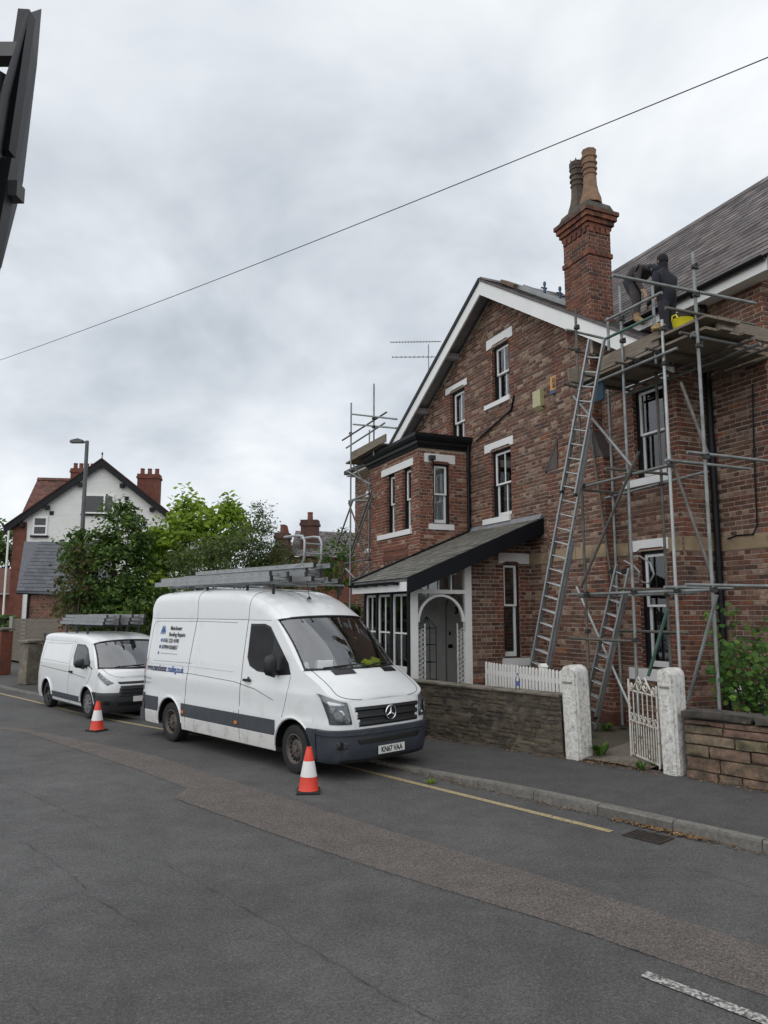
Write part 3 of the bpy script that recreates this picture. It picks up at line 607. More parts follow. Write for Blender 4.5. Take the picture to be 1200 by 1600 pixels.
# security light on the bay, alarm boxes, cable
q = at_side(671, 716, -6.4)
m = MB(); m.box((-6.36, q.y - .05, q.z - .04), (-6.30, q.y + .05, q.z + .05)); m.box((-6.30, q.y - .07, q.z - .07), (-6.18, q.y + .05, q.z + .03)); m.tube((-6.26, q.y, q.z - .07), (-6.22, q.y, q.z - .13), .03, 8); hp(m, 'security_light', DARKPL)
m = MB(); m.box((-3.66, -.10, 6.40), (-3.40, 0, 6.74)); m.prism([(-3.66, -.10, 6.40), (-3.40, -.10, 6.40), (-3.40, -.02, 6.33), (-3.66, -.02, 6.33)], (0, .0, .01)); hp(m, 'alarm_box', mat('cream_plastic', (.43, .40, .23), .5, var=.06))
ab = hp(MB().box((-3.08, -.09, 6.60), (-2.86, 0, 6.88)), 'alarm_box', mat('orange_plastic', (.55, .28, .07), .45, var=.05))
MB().prism([(-3.07, -.10, 6.53), (-2.87, -.10, 6.53), (-2.85, -.10, 6.60), (-3.09, -.10, 6.60)], (0, .1, 0)).build('strobe', mat('strobe_blue', (.02, .06, .16), .2, var=.05), ab)
def text_mesh(body, size, mt, parent, M, ext=0.002, name='lettering', xs=1.0, bold=0.0, align='LEFT'):
    cu = bpy.data.curves.new(name, 'FONT'); cu.body = body; cu.size = size; cu.extrude = ext; cu.offset = bold; cu.align_x = align; cu.resolution_u = 3
    ob = bpy.data.objects.new('t', cu); COL.objects.link(ob); bpy.context.view_layer.update()
    me = bpy.data.meshes.new_from_object(ob.evaluated_get(bpy.context.evaluated_depsgraph_get())); bpy.data.objects.remove(ob); bpy.data.curves.remove(cu)
    me.name = name
    if xs != 1.0: me.transform(Matrix.Diagonal((xs, 1, 1, 1)))
    me.materials.clear(); me.materials.append(mt)
    return link(name, me, parent, M)
TXTBLK = mat('print_black', (.02, .02, .022), .5, var=.05); TXTBLUE = mat('print_blue', (.03, .10, .33), .5, var=.05); TXTNAVY = mat('print_navy', (.03, .035, .09), .5, var=.05)
text_mesh('SCO', .10, TXTBLK, ab, Matrix.Translation((-2.93, -.0935, 6.64)) @ Matrix.Rotation(R(90), 4, 'X') @ Matrix.Rotation(R(90), 4, 'Z'), bold=.004)
m = MB(); c0 = at_house(803, 617, -.03); c1 = at_house(745, 690, -.03)
m.path([c0, (c0.x - .1, -.04, c0.z - .3), ((c0.x + c1.x) / 2 + .05, -.05, (c0.z + c1.z) / 2 - .12), (c1.x, -.05, c1.z)], .022, 6); hp(m, 'cable', BLACKP, smooth=60)
m = MB(); m.path([at_house(1176, 600, .66), at_house(1178, 700, .66), at_house(1183, 820, .66), at_house(1177, 835, .65), at_house(1150, 837, .65), at_house(1137, 842, .65)], .012, 5); hp(m, 'cable', BLACKP)

# ---- lean-to porch: slate roof, black barge, glazed front, arched white doorway
PX0, PX1, PE, PZ0, PZ1 = -6.33, -3.56, -2.95, 2.93, 4.16
PR = hp(MB().prism([(PX0, PE, PZ0), (PX0, 0, PZ1), (PX0, 0, PZ1 - .06), (PX0, PE, PZ0 - .06)], (PX1 - PX0, 0, 0)), 'porch_roof', LEAD)
psl = Vector((0, -PE, PZ1 - PZ0))
slates(PR, slopeM((PX0, PE - .03, PZ0 - .006), (1, 0, 0), psl), PX1 - PX0, psl.length, sw=.23, expo=.135, mt=SLATE_LICHEN, single=290)
m = MB(); m.prism([(PX1 + .002, PE - .04, PZ0 + .0), (PX1 + .002, .0, PZ1 - .0), (PX1 + .002, 0, PZ1 - .30), (PX1 + .002, PE - .04, PZ0 - .30)], (.035, 0, 0)); hp(m, 'porch_barge', BLACKP)
m = MB(); m.prism([(PX1 + .0, PE - .0, PZ0 - .08), (PX1, -.0, PZ1 - .08), (PX1, 0, PZ1 - .10), (PX1, PE, PZ0 - .10)], (-.45, 0, 0)); hp(m, 'porch_soffit', BLACKP)
m = MB(); m.prism([(PX0 - .05, PE - .03, PZ0 + .055), (PX0 - .05, 0, PZ1 + .055), (PX0 - .05, 0, PZ1 - .08), (PX0 - .05, PE - .03, PZ0 - .08)], (.11, 0, 0)); hp(m, 'verge_flashing', BLACKP)
m = MB(); m.prism([(PX0, -.10, PZ1 - .03), (PX0, -.012, PZ1 + .09), (PX0, -.012, PZ1 - .03)], (PX1 - PX0, 0, 0)); hp(m, 'apron_flashing', LEAD)
MB().add([(PX0, PE + .05, PZ0 - .10), (PX1 - .47, PE + .05, PZ0 - .10), (PX1 - .47, -.04, PZ1 - .12), (PX0, -.04, PZ1 - .12)], [(0, 1, 2, 3)]).build('porch_bounce_ceiling', WHITE, H)  # white board added under the roof to brighten the porch inside
hp(MB().box((PX0, PE - .015, PZ0 - .24), (PX1, PE + .02, PZ0 - .07)), 'porch_fascia', WHITE)
m = MB(); rows = [[(x, PE - .07 + .05 * math.cos(math.pi * k / 8), PZ0 - .06 - .05 * math.sin(math.pi * k / 8)) for k in range(9)] for x in (PX0, PX1 - .35)]; m.grid(rows); hp(m, 'gutter', BLACKP, smooth=60)
for i in range(5): hp(MB().box((PX0 + .3 + i * .5, PE - .10, PZ0 - .12), (PX0 + .36 + i * .5, PE, PZ0 - .07)), 'gutter_bracket', BLACKP)
PF, PS = -2.70, -4.02                     # front plane and side plane of the porch
for x in (-6.2, -5.55, -4.83, -4.06): hp(MB().box((x - .05, PF - .03, .3), (x + .04, PF + .06, 2.75)), 'porch_post', BLACKP)
hp(MB().box((-6.25, PF - .02, 2.66), (-4.02, PF + .06, 2.80)), 'porch_rail', BLACKP)
for a, b in ((-6.16, -5.60), (-5.51, -4.88), (-4.79, -4.11)):
    m = MB(); z0, z1, t = 1.22, 2.66, .045
    m.box((a, PF, z0), (a + t, PF + .05, z1)); m.box((b - t, PF, z0), (b, PF + .05, z1)); m.box((a, PF, z1 - t), (b, PF + .05, z1)); m.box((a, PF - .02, z0 - .03), (b, PF + .05, z0 + .08)); m.box((a, PF, 1.90), (b, PF + .05, 1.93))
    c = (a + b) / 2; m.box((c - .013, PF + .01, z0), (c + .013, PF + .04, z1))
    f_ = hp(m, 'porch_window', WHITE); MB().box((a + t, PF + .02, z0 + .08), (b - t, PF + .024, z1 - t)).build('pane', GLASS, f_)
    hp(MB().box((a, PF - .0, 1.10), (b, PF + .05, 1.17)), 'porch_rail', BLACKP)
    n = 6
    for i in range(n): hp(MB().box((a + (b - a) * i / n + .004, PF + .01, .32), (a + (b - a) * (i + 1) / n - .004, PF + .035, 1.10)), 'porch_board', WHITE)
# side of the porch: two white posts, transom, arch, brick wall with window beyond
SM = WMx(PS, 0, 0, R(90))                 # s = y
ya = at_side(652, 950, PS).y; yb = at_side(726, 950, PS).y; yc = at_side(736, 950, PS).y
psd = brick_wall(H, 'porch_side_wall', SM, [(yc, HB), (0, HB), (0, 3.95), (yc, 3.40)], [(at_side(787, 950, PS).y, at_side(812, 950, PS).y, 1.42, 3.27)], mats=[BRICK, BRICK_HEAD, BRICK_RED], every=3)
s0, s1 = at_side(787, 950, PS).y, at_side(812, 950, PS).y
sash(H, SM, s0, s1, 1.42, 3.27, lintel=(s0 - .1, s1 + .24, 3.27, 3.48), sill=(s0 - .06, s1 + .25, 1.27, 1.42), d=.06, meet=2.45, box=.03)
hp(MB().box((PF - .0, -.03, .3), (ya, .07, 2.72)), 'porch_post', WHITE, M=SM)
hp(MB().box((yb, -.03, .3), (yc, .07, 3.30)), 'porch_post', WHITE, M=SM)
tz = 2.66
hp(MB().box((ya, -.02, tz), (yb, .06, tz + .075)), 'transom', WHITE, M=SM)
for k, fr_ in enumerate((.45, .72)):
    y = ya + (yb - ya) * fr_; zt = PZ0 + (y - PE) * (PZ1 - PZ0) / -PE - .33
    hp(MB().box((y - .015, 0, tz + .075), (y + .015, .04, max(tz + .1, zt))), 'glazing_bar', WHITE, M=SM)
zq = lambda y: PZ0 + (y - PE) * (PZ1 - PZ0) / -PE - .28
hp(MB().prism([(ya, .02, tz + .07), (yb, .02, tz + .07), (yb, .02, zq(yb)), (ya + .02, .02, max(tz + .08, zq(ya)))], (0, .004, 0)), 'pane', GLASS, M=SM)
cy_, ry, rz, zs = (ya + yb) / 2, (yb - ya) / 2, .52, tz - .53
arc = [(cy_ - ry * math.cos(math.pi * i / 20), zs + rz * math.sin(math.pi * i / 20)) for i in range(21)]
m = MB()
inn = [(cy_ - (ry - .05) * math.cos(math.pi * i / 20), zs + (rz - .045) * math.sin(math.pi * i / 20)) for i in range(21)]
for i in range(20):
    m.prism([(arc[i][0], 0, arc[i][1]), (arc[i + 1][0], 0, arc[i + 1][1]), (inn[i + 1][0], 0, inn[i + 1][1]), (inn[i][0], 0, inn[i][1])], (0, .05, 0))
hp(m, 'arch', WHITE, M=SM)
for a_, lo in ((ya, 1), (yb, 0)):         # glazed spandrels either side of the arch
    pts = [(a_, .022, tz)] + [(p[0], .022, p[1]) for p in (arc[:11] if lo else arc[10:])]
    pts = pts if lo else [(yb, .022, tz)] + [(p[0], .022, p[1]) for p in arc[10:]]
    hp(MB().poly(pts), 'spandrel_pane', GLASS, M=SM)
# pierced white trellis panels beside the doorway
TREL = mat('pierced_iron_white', (.62, .62, .6), .5, var=.1)
for a_, w_ in ((ya + .0, .17), (yb - .17, .17)):
    m = MB(); m.box((a_, .0, .35), (a_ + .02, .02, 2.1)); m.box((a_ + w_ - .02, 0, .35), (a_ + w_, .02, 2.1 if a_ < cy_ else 1.95))
    z = .4
    while z < 1.95:
        for k in range(2):
            c = (a_ + .05 + .07 * k, .01, z + .04 * k); m.path([(c[0] + .032 * math.cos(t), .01, c[2] + .038 * math.sin(t)) for t in [i * math.pi / 3 for i in range(6)]], .008, 4, closed=True)
        z += .085
    hp(m, 'trellis_panel', TREL, M=SM)
# inside: painted brick wall, arched door, number, ironmongery
PAINTB = mat('painted_brick', (.84, .83, .80), .7, var=.12, scale=4, bump=.3)
EM = WMx(-6.27, 0, 0, R(90))              # end wall of the porch faces the doorway
MB().prism([(-2.62, .0, HB), (0, .0, HB), (0, .0, 4.0), (-2.62, .0, 2.92)], (0, .05, 0)).build('porch_end_wall', PAINTB, H, M=EM)
dy0, dy1 = at_side(698, 1000, -6.25).y, at_side(715, 1000, -6.25).y + .12
bi = MB(); r = 0; z = HB
while z < 3.9:
    y = -2.6 - (.11 if r % 2 else 0)
    while y < -.02:
        if not (y + BL > dy0 - .05 and y < dy1 + .05 and z < 2.75) and z + BH < 2.9 + (y + 2.6) * .42: bi.box((max(y, -2.6), -.014 - random.uniform(0, .008), z), (min(y + BL, -.01), 0, z + BH))
        y += BL + BJ
    z += BH + BJ; r += 1
tag(hp(bi, 'painted_bricks', PAINTB, M=EM), kind='stuff')
bi = MB(); z = HB; r = 0
while z < 3.9:
    x = -6.25 - (.11 if r % 2 else 0)
    while x < -4.2: bi.box((x, -.034 - random.uniform(0, .006), z), (x + BL, -.018, z + BH)); x += BL + BJ
    z += BH + BJ; r += 1
tag(hp(bi, 'painted_bricks', PAINTB), kind='stuff')
dc = (dy0 + dy1) / 2; dw = (dy1 - dy0) / 2
dpts = [(dy0, -.03, .45), (dy1, -.03, .45), (dy1, -.03, 2.35)] + [(dc + dw * math.cos(t), -.03, 2.35 + .32 * math.sin(t)) for t in [math.pi * i / 12 for i in range(1, 12)]] + [(dy0, -.03, 2.35)]
DOOR = hp(MB().prism(dpts, (0, .03, 0)), 'front_door', mat('door_paint', (.80, .78, .74), .4, var=.04), M=EM)
MB().path([(dy0 - .02, -.03, .45), (dy0 - .02, -.03, 2.35)] + [(dc - (dw + .02) * math.cos(t), -.03, 2.35 + .34 * math.sin(t)) for t in [math.pi * i / 12 for i in range(1, 12)]] + [(dy1 + .02, -.03, 2.35)], .018, 6).build('door_frame', mat('groove', (.36, .35, .33), .7), DOOR)
for bx in (((dy0 + .03, -.06, 1.52), (dy0 + .13, -.03, 1.60)), ((dc + .05, -.05, 1.46), (dc + .1, -.03, 1.62)), ((dy0 + .05, -.05, 1.8), (dy0 + .09, -.03, 1.88))): MB().box(*bx).build('door_furniture', BLACKP, DOOR)
text_mesh('3', .2, BLACKP, DOOR, Matrix.Translation((dc, -.035, 2.28)) @ Matrix.Rotation(R(90), 4, 'X'), bold=.008)
PS_ = thing('plant_stand', 'tall blue-green wire plant stand inside the glazed porch', 'plant stand', HF(-5.2, at_side(660, 1000, -5.2).y + .1, .5), ROTH); PS_.scale = (KH, KH, KH)
TEAL = mat('teal_wire', (.02, .075, .09), .5, metal=.3)
for dx_, dy_ in ((-.14, -.14), (.14, -.14), (-.14, .14), (.14, .14)): MB().path([(dx_, dy_, 0), (dx_, dy_, 1.5), (0, 0, 1.72)], .009, 5).build('upright', TEAL, PS_)
for z in (.12, .45, .80, 1.15, 1.48): MB().box((-.15, -.15, z), (.15, .15, z + .012)).build('shelf', TEAL, PS_)
hp(MB().box((-6.3, PF, .25), (PS + .1, 0, .42)), 'porch_step', mat('pale_concrete', (.42, .40, .37), .85, var=.15))

# ---- far left wing: flat-topped block behind the left scaffold
lwx0, lwx1, lwy = -13.25, -9.3, -.2
brick_wall(H, 'left_wing_wall', WMx(0, lwy), [(lwx0, HB), (lwx1, HB), (lwx1, 6.6), (lwx0, 6.6)], [(-12.1, -11.4, 4.2, 5.8)], quoin=(True, False))
sash(H, WMx(0, lwy), -12.1, -11.4, 4.2, 5.8, lintel=(-12.3, -11.2, 5.8, 5.98), sill=(-12.3, -11.2, 4.08, 4.2))
hp(MB().box((lwx0 - .15, lwy - .25, 6.6), (lwx1, lwy + .5, 6.66)), 'left_wing_soffit', WHITE)
hp(MB().box((lwx0 - .2, lwy - .32, 6.66), (lwx1, lwy + .6, 6.78)), 'left_wing_gutter', BLACKP)
m = MB(); m.add([(lwx0, lwy, HB), (lwx0, 5, HB), (lwx0, 5, 6.6), (lwx0, lwy, 6.6)], [(0, 1, 2, 3)]); hp(m, 'rear_wall', MORTAR)
# chimney stack and aerial standing behind the left slope
sx = at_house(687, 592, 3.0)
BC = hp(MB().box((sx.x - .75, 2.7, 6), (sx.x - .1, 3.3, sx.z - .45)), 'rear_chimney', SOOT)
for k, dz in ((0.0, .25), (.35, .05)): MB().lathe([(.12, 0), (.1, .45 + dz)], 8, (sx.x - .3 - k, 3.0, sx.z - .4)).build('chimney_pot', POTD, BC)
AE = hp(MB().tube((sx.x - .05, 2.6, 6.5), (sx.x - .05, 2.6, sx.z + 1.2), .018, 6), 'aerial', GALV)
def yagi(c, ang, L, n, tilt=0):
    d = Vector((math.cos(ang), math.sin(ang), tilt)).normalized(); e = Vector((-math.sin(ang), math.cos(ang), 0)); m = MB()
    m.tube(c - d * L * .75, c + d * L * .25, .014, 5)
    for i in range(n):
        p = c - d * L * .75 + d * L * i / n; m.tube(p - e * .09, p + e * .09, .006, 4); m.tube(p + Vector((0, 0, -.03)), p + Vector((0, 0, .04)), .01, 4)
    m.build('aerial_boom', GALV, AE)
yagi(Vector((sx.x - .05, 2.6, sx.z + 1.3)), R(64), 1.75, 17); yagi(Vector((sx.x - .05, 2.6, sx.z + .75)), R(75), 1.7, 11, .06)
# ------------------------------------------------------------------ ground, road, pavement
def asphalt(name, col, speck, rough=0.9, big=0.25, tint=None):
    m = bpy.data.materials.new(name); m.use_nodes = True; t = m.node_tree; b = t.nodes['Principled BSDF']
    b.inputs['Roughness'].default_value = rough; b.inputs['Specular IOR Level'].default_value = 0.35
    tc_ = t.nodes.new('ShaderNodeNewGeometry'); pos = tc_.outputs['Position']
    def noise(sc_, det=3, ro=.6):
        n = t.nodes.new('ShaderNodeTexNoise'); n.inputs['Scale'].default_value = sc_; n.inputs['Detail'].default_value = det; n.inputs['Roughness'].default_value = ro; t.links.new(pos, n.inputs['Vector']); return n.outputs['Fac']
    def rng(v, a, b_, c, d):
        n = t.nodes.new('ShaderNodeMapRange'); n.inputs['From Min'].default_value = a; n.inputs['From Max'].default_value = b_; n.inputs['To Min'].default_value = c; n.inputs['To Max'].default_value = d; t.links.new(v, n.inputs['Value']); return n.outputs[0]
    def mul(a, b_):
        n = t.nodes.new('ShaderNodeMath'); n.operation = 'MULTIPLY'; t.links.new(a, n.inputs[0]); t.links.new(b_, n.inputs[1]); return n.outputs[0]
    f = mul(rng(noise(.35, 5), .3, .7, 1 - big, 1 + big), rng(noise(3.0, 5), .3, .7, .85, 1.15))
    vo = t.nodes.new('ShaderNodeTexVoronoi'); vo.inputs['Scale'].default_value = 120; t.links.new(pos, vo.inputs['Vector'])
    grit = t.nodes.new('ShaderNodeSeparateColor'); t.links.new(vo.outputs['Color'], grit.inputs[0])
    f = mul(f, rng(grit.outputs[0], 0, 1, 1 - speck * .55, 1 + speck * .55))
    f = mul(f, rng(noise(38, 3, .7), .3, .7, 1 - speck * .4, 1 + speck * .4))
    mx = t.nodes.new('ShaderNodeMix'); mx.data_type = 'RGBA'; mx.blend_type = 'MULTIPLY'; mx.inputs['Factor'].default_value = 1; mx.inputs['A'].default_value = (*col, 1); t.links.new(f, mx.inputs['B'])
    pale = t.nodes.new('ShaderNodeMix'); pale.data_type = 'RGBA'; pale.inputs['B'].default_value = tint or (.24, .23, .215, 1)
    t.links.new(mx.outputs['Result'], pale.inputs['A']); t.links.new(rng(grit.outputs[1], .94, .99, 0, .38), pale.inputs['Factor'])
    t.links.new(pale.outputs['Result'], b.inputs['Base Color'])
    bp = t.nodes.new('ShaderNodeBump'); bp.inputs['Strength'].default_value = .55; bp.inputs['Distance'].default_value = .006
    t.links.new(vo.outputs['Distance'], bp.inputs['Height']); t.links.new(bp.outputs[0], b.inputs['Normal']); MATS[name] = m; return m
ROADM = asphalt('asphalt_road', (.079, .077, .0765), .6, big=.3)
PATCHM = asphalt('asphalt_patch', (.105, .091, .083), .85, big=.12, tint=(.33, .29, .26, 1))
PAVEM = asphalt('asphalt_pavement', (.066, .063, .062), .4, big=.18)
CRACKM = mat('tar_crack', (.040, .039, .039), .9, var=.3, scale=8)
def lerp_pts(tab, x):
    for (a, fa), (b, fb) in zip(tab, tab[1:]):
        if x <= b:
            t = max(0, min(1, (x - a) / (b - a))); t = t * t * (3 - 2 * t); return fa + (fb - fa) * t
    return tab[-1][1]
def kb(ra): return lerp_pts([(-60, 7.72), (9, 7.78), (19, 6.85), (26, 6.6), (60, 5.2)], ra)      # kerb line
def ph(ra): return lerp_pts([(-60, .115), (5.5, .115), (8.6, .05), (16, .05), (24, .07), (60, .08)], ra)
WY = 9.85                                 # street face of the garden wall
RAS = [-40, -20, -10] + [-6 + i * 1.0 for i in range(40)] + [40, 50, 60]
g = MB(); g.add([(-400, -400, -.06), (400, -400, -.06), (400, 600, -.06), (-400, 600, -.06)], [(0, 1, 2, 3)])
tag(g.build('ground', mat('rough_earth', (.075, .075, .05), .95, var=.4, scale=.4)), kind='structure')
m = MB(); m.grid([[RF(-ra, -9, 0), RF(-ra, -2, 0), RF(-ra, 3, 0), RF(-ra, kb(ra) + .02, 0)] for ra in RAS]); tag(m.build('road', ROADM), kind='structure')
m = MB(); m.grid([[RF(-ra, kb(ra) + .10, ph(ra) - .002), RF(-ra, (kb(ra) + WY) / 2, ph(ra) + .015), RF(-ra, WY + .06, ph(ra) + .03)] for ra in RAS]); tag(m.build('pavement', PAVEM), kind='structure')
KERB = MB().grid([[RF(-ra, kb(ra) - .0, -.02), RF(-ra, kb(ra) + .005, ph(ra) - .03), RF(-ra, kb(ra) + .12, ph(ra) - .03)] for ra in RAS]).build('kerb', mat('kerb_bed', (.06, .058, .055), .95)); tag(KERB, kind='structure')
KST = pieces_mat('kerb_granite', [(0, (.12, .115, .105)), (.5, (.17, .16, .145)), (1, (.145, .135, .12))], mott=.4, nscale=20, bump=.5, stain=((.06, .06, .045), 3, .5, .75))
ra = -5.0
while ra < 34:
    L = .91; a, b = ra + .006, ra + L - .006; m = MB()
    pr = [(0, -.02), (-.002, -.0), (.004, 1), (.018, 1), (.12, 1)]
    rows = []
    for r_ in (a, (a + b) / 2, b):
        j = random.uniform(-.004, .004); hgt = ph(r_)
        rows.append([RF(-r_, kb(r_) - .004 + j, -.03), RF(-r_, kb(r_) + j, hgt - .02), RF(-r_, kb(r_) + .018, hgt + .002), RF(-r_, kb(r_) + .118, hgt + .004), RF(-r_, kb(r_) + .118, -.02)])
    m.grid(rows); m.poly(rows[0]); m.poly(rows[-1]); m.build('kerb_stone', KST, KERB, smooth=35); ra += L
# relaid strip of redder asphalt
up = [(-60, 1127), (47, 1140), (240, 1180), (400, 1232), (600, 1295), (850, 1370), (1200, 1480), (1420, 1560)]
lo = [(-60, 1131), (42, 1145), (215, 1202), (292, 1232), (272, 1247), (435, 1305), (600, 1361), (900, 1452), (1200, 1557), (1420, 1640)]
m = MB(); m.holed([[on_ground(x, y, .004) for x, y in up] + [on_ground(x, y, .004) for x, y in lo[::-1]]]); tag(m.build('road_patch', PATCHM), kind='structure')
def crack(pts, wd, name='road_crack'):
    P = [on_ground(x, y, .008) for x, y in pts]; Q = []
    for a, b in zip(P, P[1:]):
        n = max(2, int((b - a).length / .09))
        for i in range(n):
            t = i / n; d = (b - a).normalized(); e = Vector((-d.y, d.x, 0)); Q.append(a + (b - a) * t + e * random.uniform(-.022, .022))
    Q.append(P[-1]); rows = []
    for i, p in enumerate(Q):
        d = (Q[min(i + 1, len(Q) - 1)] - Q[max(0, i - 1)]).normalized(); e = Vector((-d.y, d.x, 0)); w_ = wd * random.uniform(.15, .95) * (0.2 if i in (0, len(Q) - 1) else 1)
        rows.append([p - e * w_, p + e * w_])
    tag(MB().grid(rows).build(name, CRACKM), kind='structure')
crack([(260, 1350), (380, 1417), (410, 1432), (500, 1490), (600, 1552), (700, 1606)], .0045)
crack([(30, 1312), (85, 1345), (132, 1385), (130, 1395), (170, 1415), (240, 1462)], .004)
crack([(0, 1220), (60, 1246), (165, 1296)], .0035); crack([(130, 1395), (90, 1405), (40, 1440)], .0025)
crack([(272, 1247), (435, 1306), (600, 1362), (900, 1453), (1200, 1558)], .0035); crack([(1060, 1352), (1130, 1371), (1200, 1392)], .004)
crack([(0, 1565), (35, 1560), (60, 1590), (80, 1610)], .0025)
def worn(name, col, keep):
    m = mat(name, col, .7, var=.12, scale=9); t = m.node_tree; b = t.nodes['Principled BSDF']; src = b.inputs['Base Color'].links[0].from_socket
    gp = t.nodes.new('ShaderNodeNewGeometry'); n = t.nodes.new('ShaderNodeTexNoise'); n.inputs['Scale'].default_value = 34; n.inputs['Detail'].default_value = 5; n.inputs['Roughness'].default_value = .75; t.links.new(gp.outputs['Position'], n.inputs['Vector'])
    r = t.nodes.new('ShaderNodeMapRange'); r.inputs['From Min'].default_value = keep - .05; r.inputs['From Max'].default_value = keep + .06; t.links.new(n.outputs['Fac'], r.inputs['Value'])
    mx = t.nodes.new('ShaderNodeMix'); mx.data_type = 'RGBA'; mx.inputs['B'].default_value = (.075, .074, .072, 1); t.links.new(src, mx.inputs['A']); t.links.new(r.outputs[0], mx.inputs['Factor']); t.links.new(mx.outputs['Result'], b.inputs['Base Color']); return m
YELM = worn('worn_yellow_paint', (.38, .30, .16), .55); WHTM = worn('worn_white_paint', (.43, .42, .395), .49)
m = MB(); m.grid([[RF(-r_, kb(r_) - .52, .004), RF(-r_, kb(r_) - .42, .004)] for r_ in [4.55 + i * .5 for i in range(70)]]); tag(m.build('yellow_line', YELM), kind='structure')
a, b = on_ground(1006, 1523), on_ground(1200, 1598); d = (b - a).normalized(); e = Vector((-d.y, d.x, 0)) * .048
m = MB(); m.grid([[a + d * t - e + Vector((0, 0, .008)), a + d * t + e + Vector((0, 0, .008))] for t in [i * .1 for i in range(30)]]); tag(m.build('white_line', WHTM), kind='structure')
# gully grate
gr = rthing('drain_grate', 'rusty slotted iron drain grate in the gutter against the kerb', 'drain', -4.19, 7.42); gr.scale = (.8, .72, 1)
IRON = mat('cast_iron', (.045, .036, .03), .75, metal=.3, var=.4, scale=14)
MB().box((-.26, -.21, .003), (.26, .21, .006)).build('pit', mat('pit_black', (.004, .004, .004), 1), gr)
for b0, b1 in (((-.26, -.21), (.26, -.185)), ((-.26, .185), (.26, .21)), ((-.26, -.185), (-.235, .185)), ((.235, -.185), (.26, .185))): MB().box((*b0, .002), (*b1, .014)).build('frame', IRON, gr)
for i in range(11): MB().prism([(-.225 + i * .042, -.185, .006), (-.205 + i * .042, -.185, .006), (-.185 + i * .042, .185, .006), (-.205 + i * .042, .185, .006)], (0, 0, .008)).build('bar', IRON, gr)
# leaf litter: loose dry leaves nobody could count
LIT = pieces_mat('dry_leaf', [(0, (.20, .105, .05)), (.4, (.13, .075, .04)), (.7, (.27, .17, .085)), (1, (.09, .06, .038))], mott=.3)
m = MB()
def leaf(p, s):
    a = random.uniform(0, 6.28); d = Vector((math.cos(a), math.sin(a), random.uniform(-.2, .3))) * s; e = Vector((-math.sin(a), math.cos(a), random.uniform(-.3, .3))) * s * .5
    m.add([p - d, p + e + Vector((0, 0, s * .3)), p + d, p - e], [(0, 1, 2), (0, 2, 3)])
for i in range(1500):
    ra = random.uniform(1.5, 11.5); q = abs(random.gauss(0, .07)); dens = (math.sin(ra * 2.1) + 1.3) / 2.3
    if random.random() < dens: leaf(RF(-ra, WY - .03 - q, ph(ra) + .035), random.uniform(.008, .03))
for i in range(500):
    ra = random.uniform(1.0, 9.5); q = abs(random.gauss(0, .06)); leaf(RF(-ra, kb(ra) - .02 - q, .012), random.uniform(.008, .024))
for i in range(260):
    ra = random.gauss(4.2, .28); q = abs(random.gauss(0, .05)); leaf(RF(-ra, kb(ra) - .02 - q, .02), random.uniform(.012, .032))
for i in range(260): leaf(RF(-random.uniform(-2, 22), random.uniform(7.9, 9.8), .155), random.uniform(.006, .016))
for i in range(300): leaf(RF(-random.gauss(5.95, .35), random.uniform(9.5, 10.1), .17), random.uniform(.008, .026))
tag(m.build('leaf_litter', LIT, fix=False), 'dry brown leaves blown along the wall foot and gutter', 'leaves', kind='stuff')
# garden behind the wall, path through the gate
m = MB(); ys = [WY + .3, 10.6, 11.2, 12.0, 13.2, 30]; zs_ = [.13, .16, .2, .27, .34, .36]
m.grid([[RF(-ra, y, z + random.uniform(-.01, .01)) for y, z in zip(ys, zs_)] for ra in [-8 + i * 1.0 for i in range(50)]])
tag(m.build('garden_ground', asphalt('garden_soil', (.085, .075, .055), .6, big=.3)), kind='structure')
m = MB(); m.grid([[RF(-6.62, y, z), RF(-6.1, y, z + .012), RF(-5.5, y, z)] for y, z in ((WY - .05, .155), (10.4, .17), (10.9, .195), (11.4, .225), (12.4, .33))])
tag(m.build('garden_path', asphalt('path_concrete', (.16, .14, .115), .45, big=.3)), kind='structure')

# ------------------------------------------------------------------ street walls, pillars, gate
def rough_block(a, b, j=.012, n=(3, 2, 3), rnd=.02):
    """stone with worn, uneven faces"""
    m = MB(); bm = bmesh.new(); bmesh.ops.create_cube(bm, size=1)
    S = Vector([b[i] - a[i] for i in range(3)]); C0 = Vector([(a[i] + b[i]) / 2 for i in range(3)])
    bmesh.ops.subdivide_edges(bm, edges=bm.edges[:], cuts=2, use_grid_fill=True)
    for v in bm.verts:
        c = sum(1 for k in range(3) if abs(abs(v.co[k]) - .5) < 1e-4)
        p = Vector([v.co[k] * S[k] for k in range(3)])
        if c >= 2:
            for k in range(3):
                if abs(abs(v.co[k]) - .5) < 1e-4: p[k] -= math.copysign(rnd * random.uniform(.5, 1.2), p[k])
        v.co = C0 + p + Vector([random.uniform(-j, j) * (.5 if k != 1 else 1) for k in range(3)])
    vs = [v.co[:] for v in bm.verts]; bm.verts.index_update(); fs = [tuple(v.index for v in f.verts) for f in bm.faces]; bm.free()
    return m.add(vs, fs)
GW = rthing('garden_wall', 'low blackened rendered garden wall with flat stone coping behind the large van', 'wall', -10.5, WY, .1)
GWM = mat('sooty_render', (.082, .072, .058), .95, var=.5, scale=3.2, bump=1.0, bscale=26, stretch=(1, 1, 2.6), col2=(.17, .14, .105), dirt=((.022, .02, .018), 1.4, .5, .68))
ra1 = 6.93; x1 = 10.5 - ra1; x0 = -5.8
rows = []
for z in [0 + i * .075 for i in range(13)]:
    rows.append([(x0 + (x1 - x0) * k / 90, random.uniform(-.012, .012) + (.03 - .03 * z), z - .05 if z == 0 else z) for k in range(91)])
m = MB(); m.grid(rows); m.box((x0, .06, -.05), (x1, .24, .9)); m.build('wall_core', GWM, GW, smooth=70)
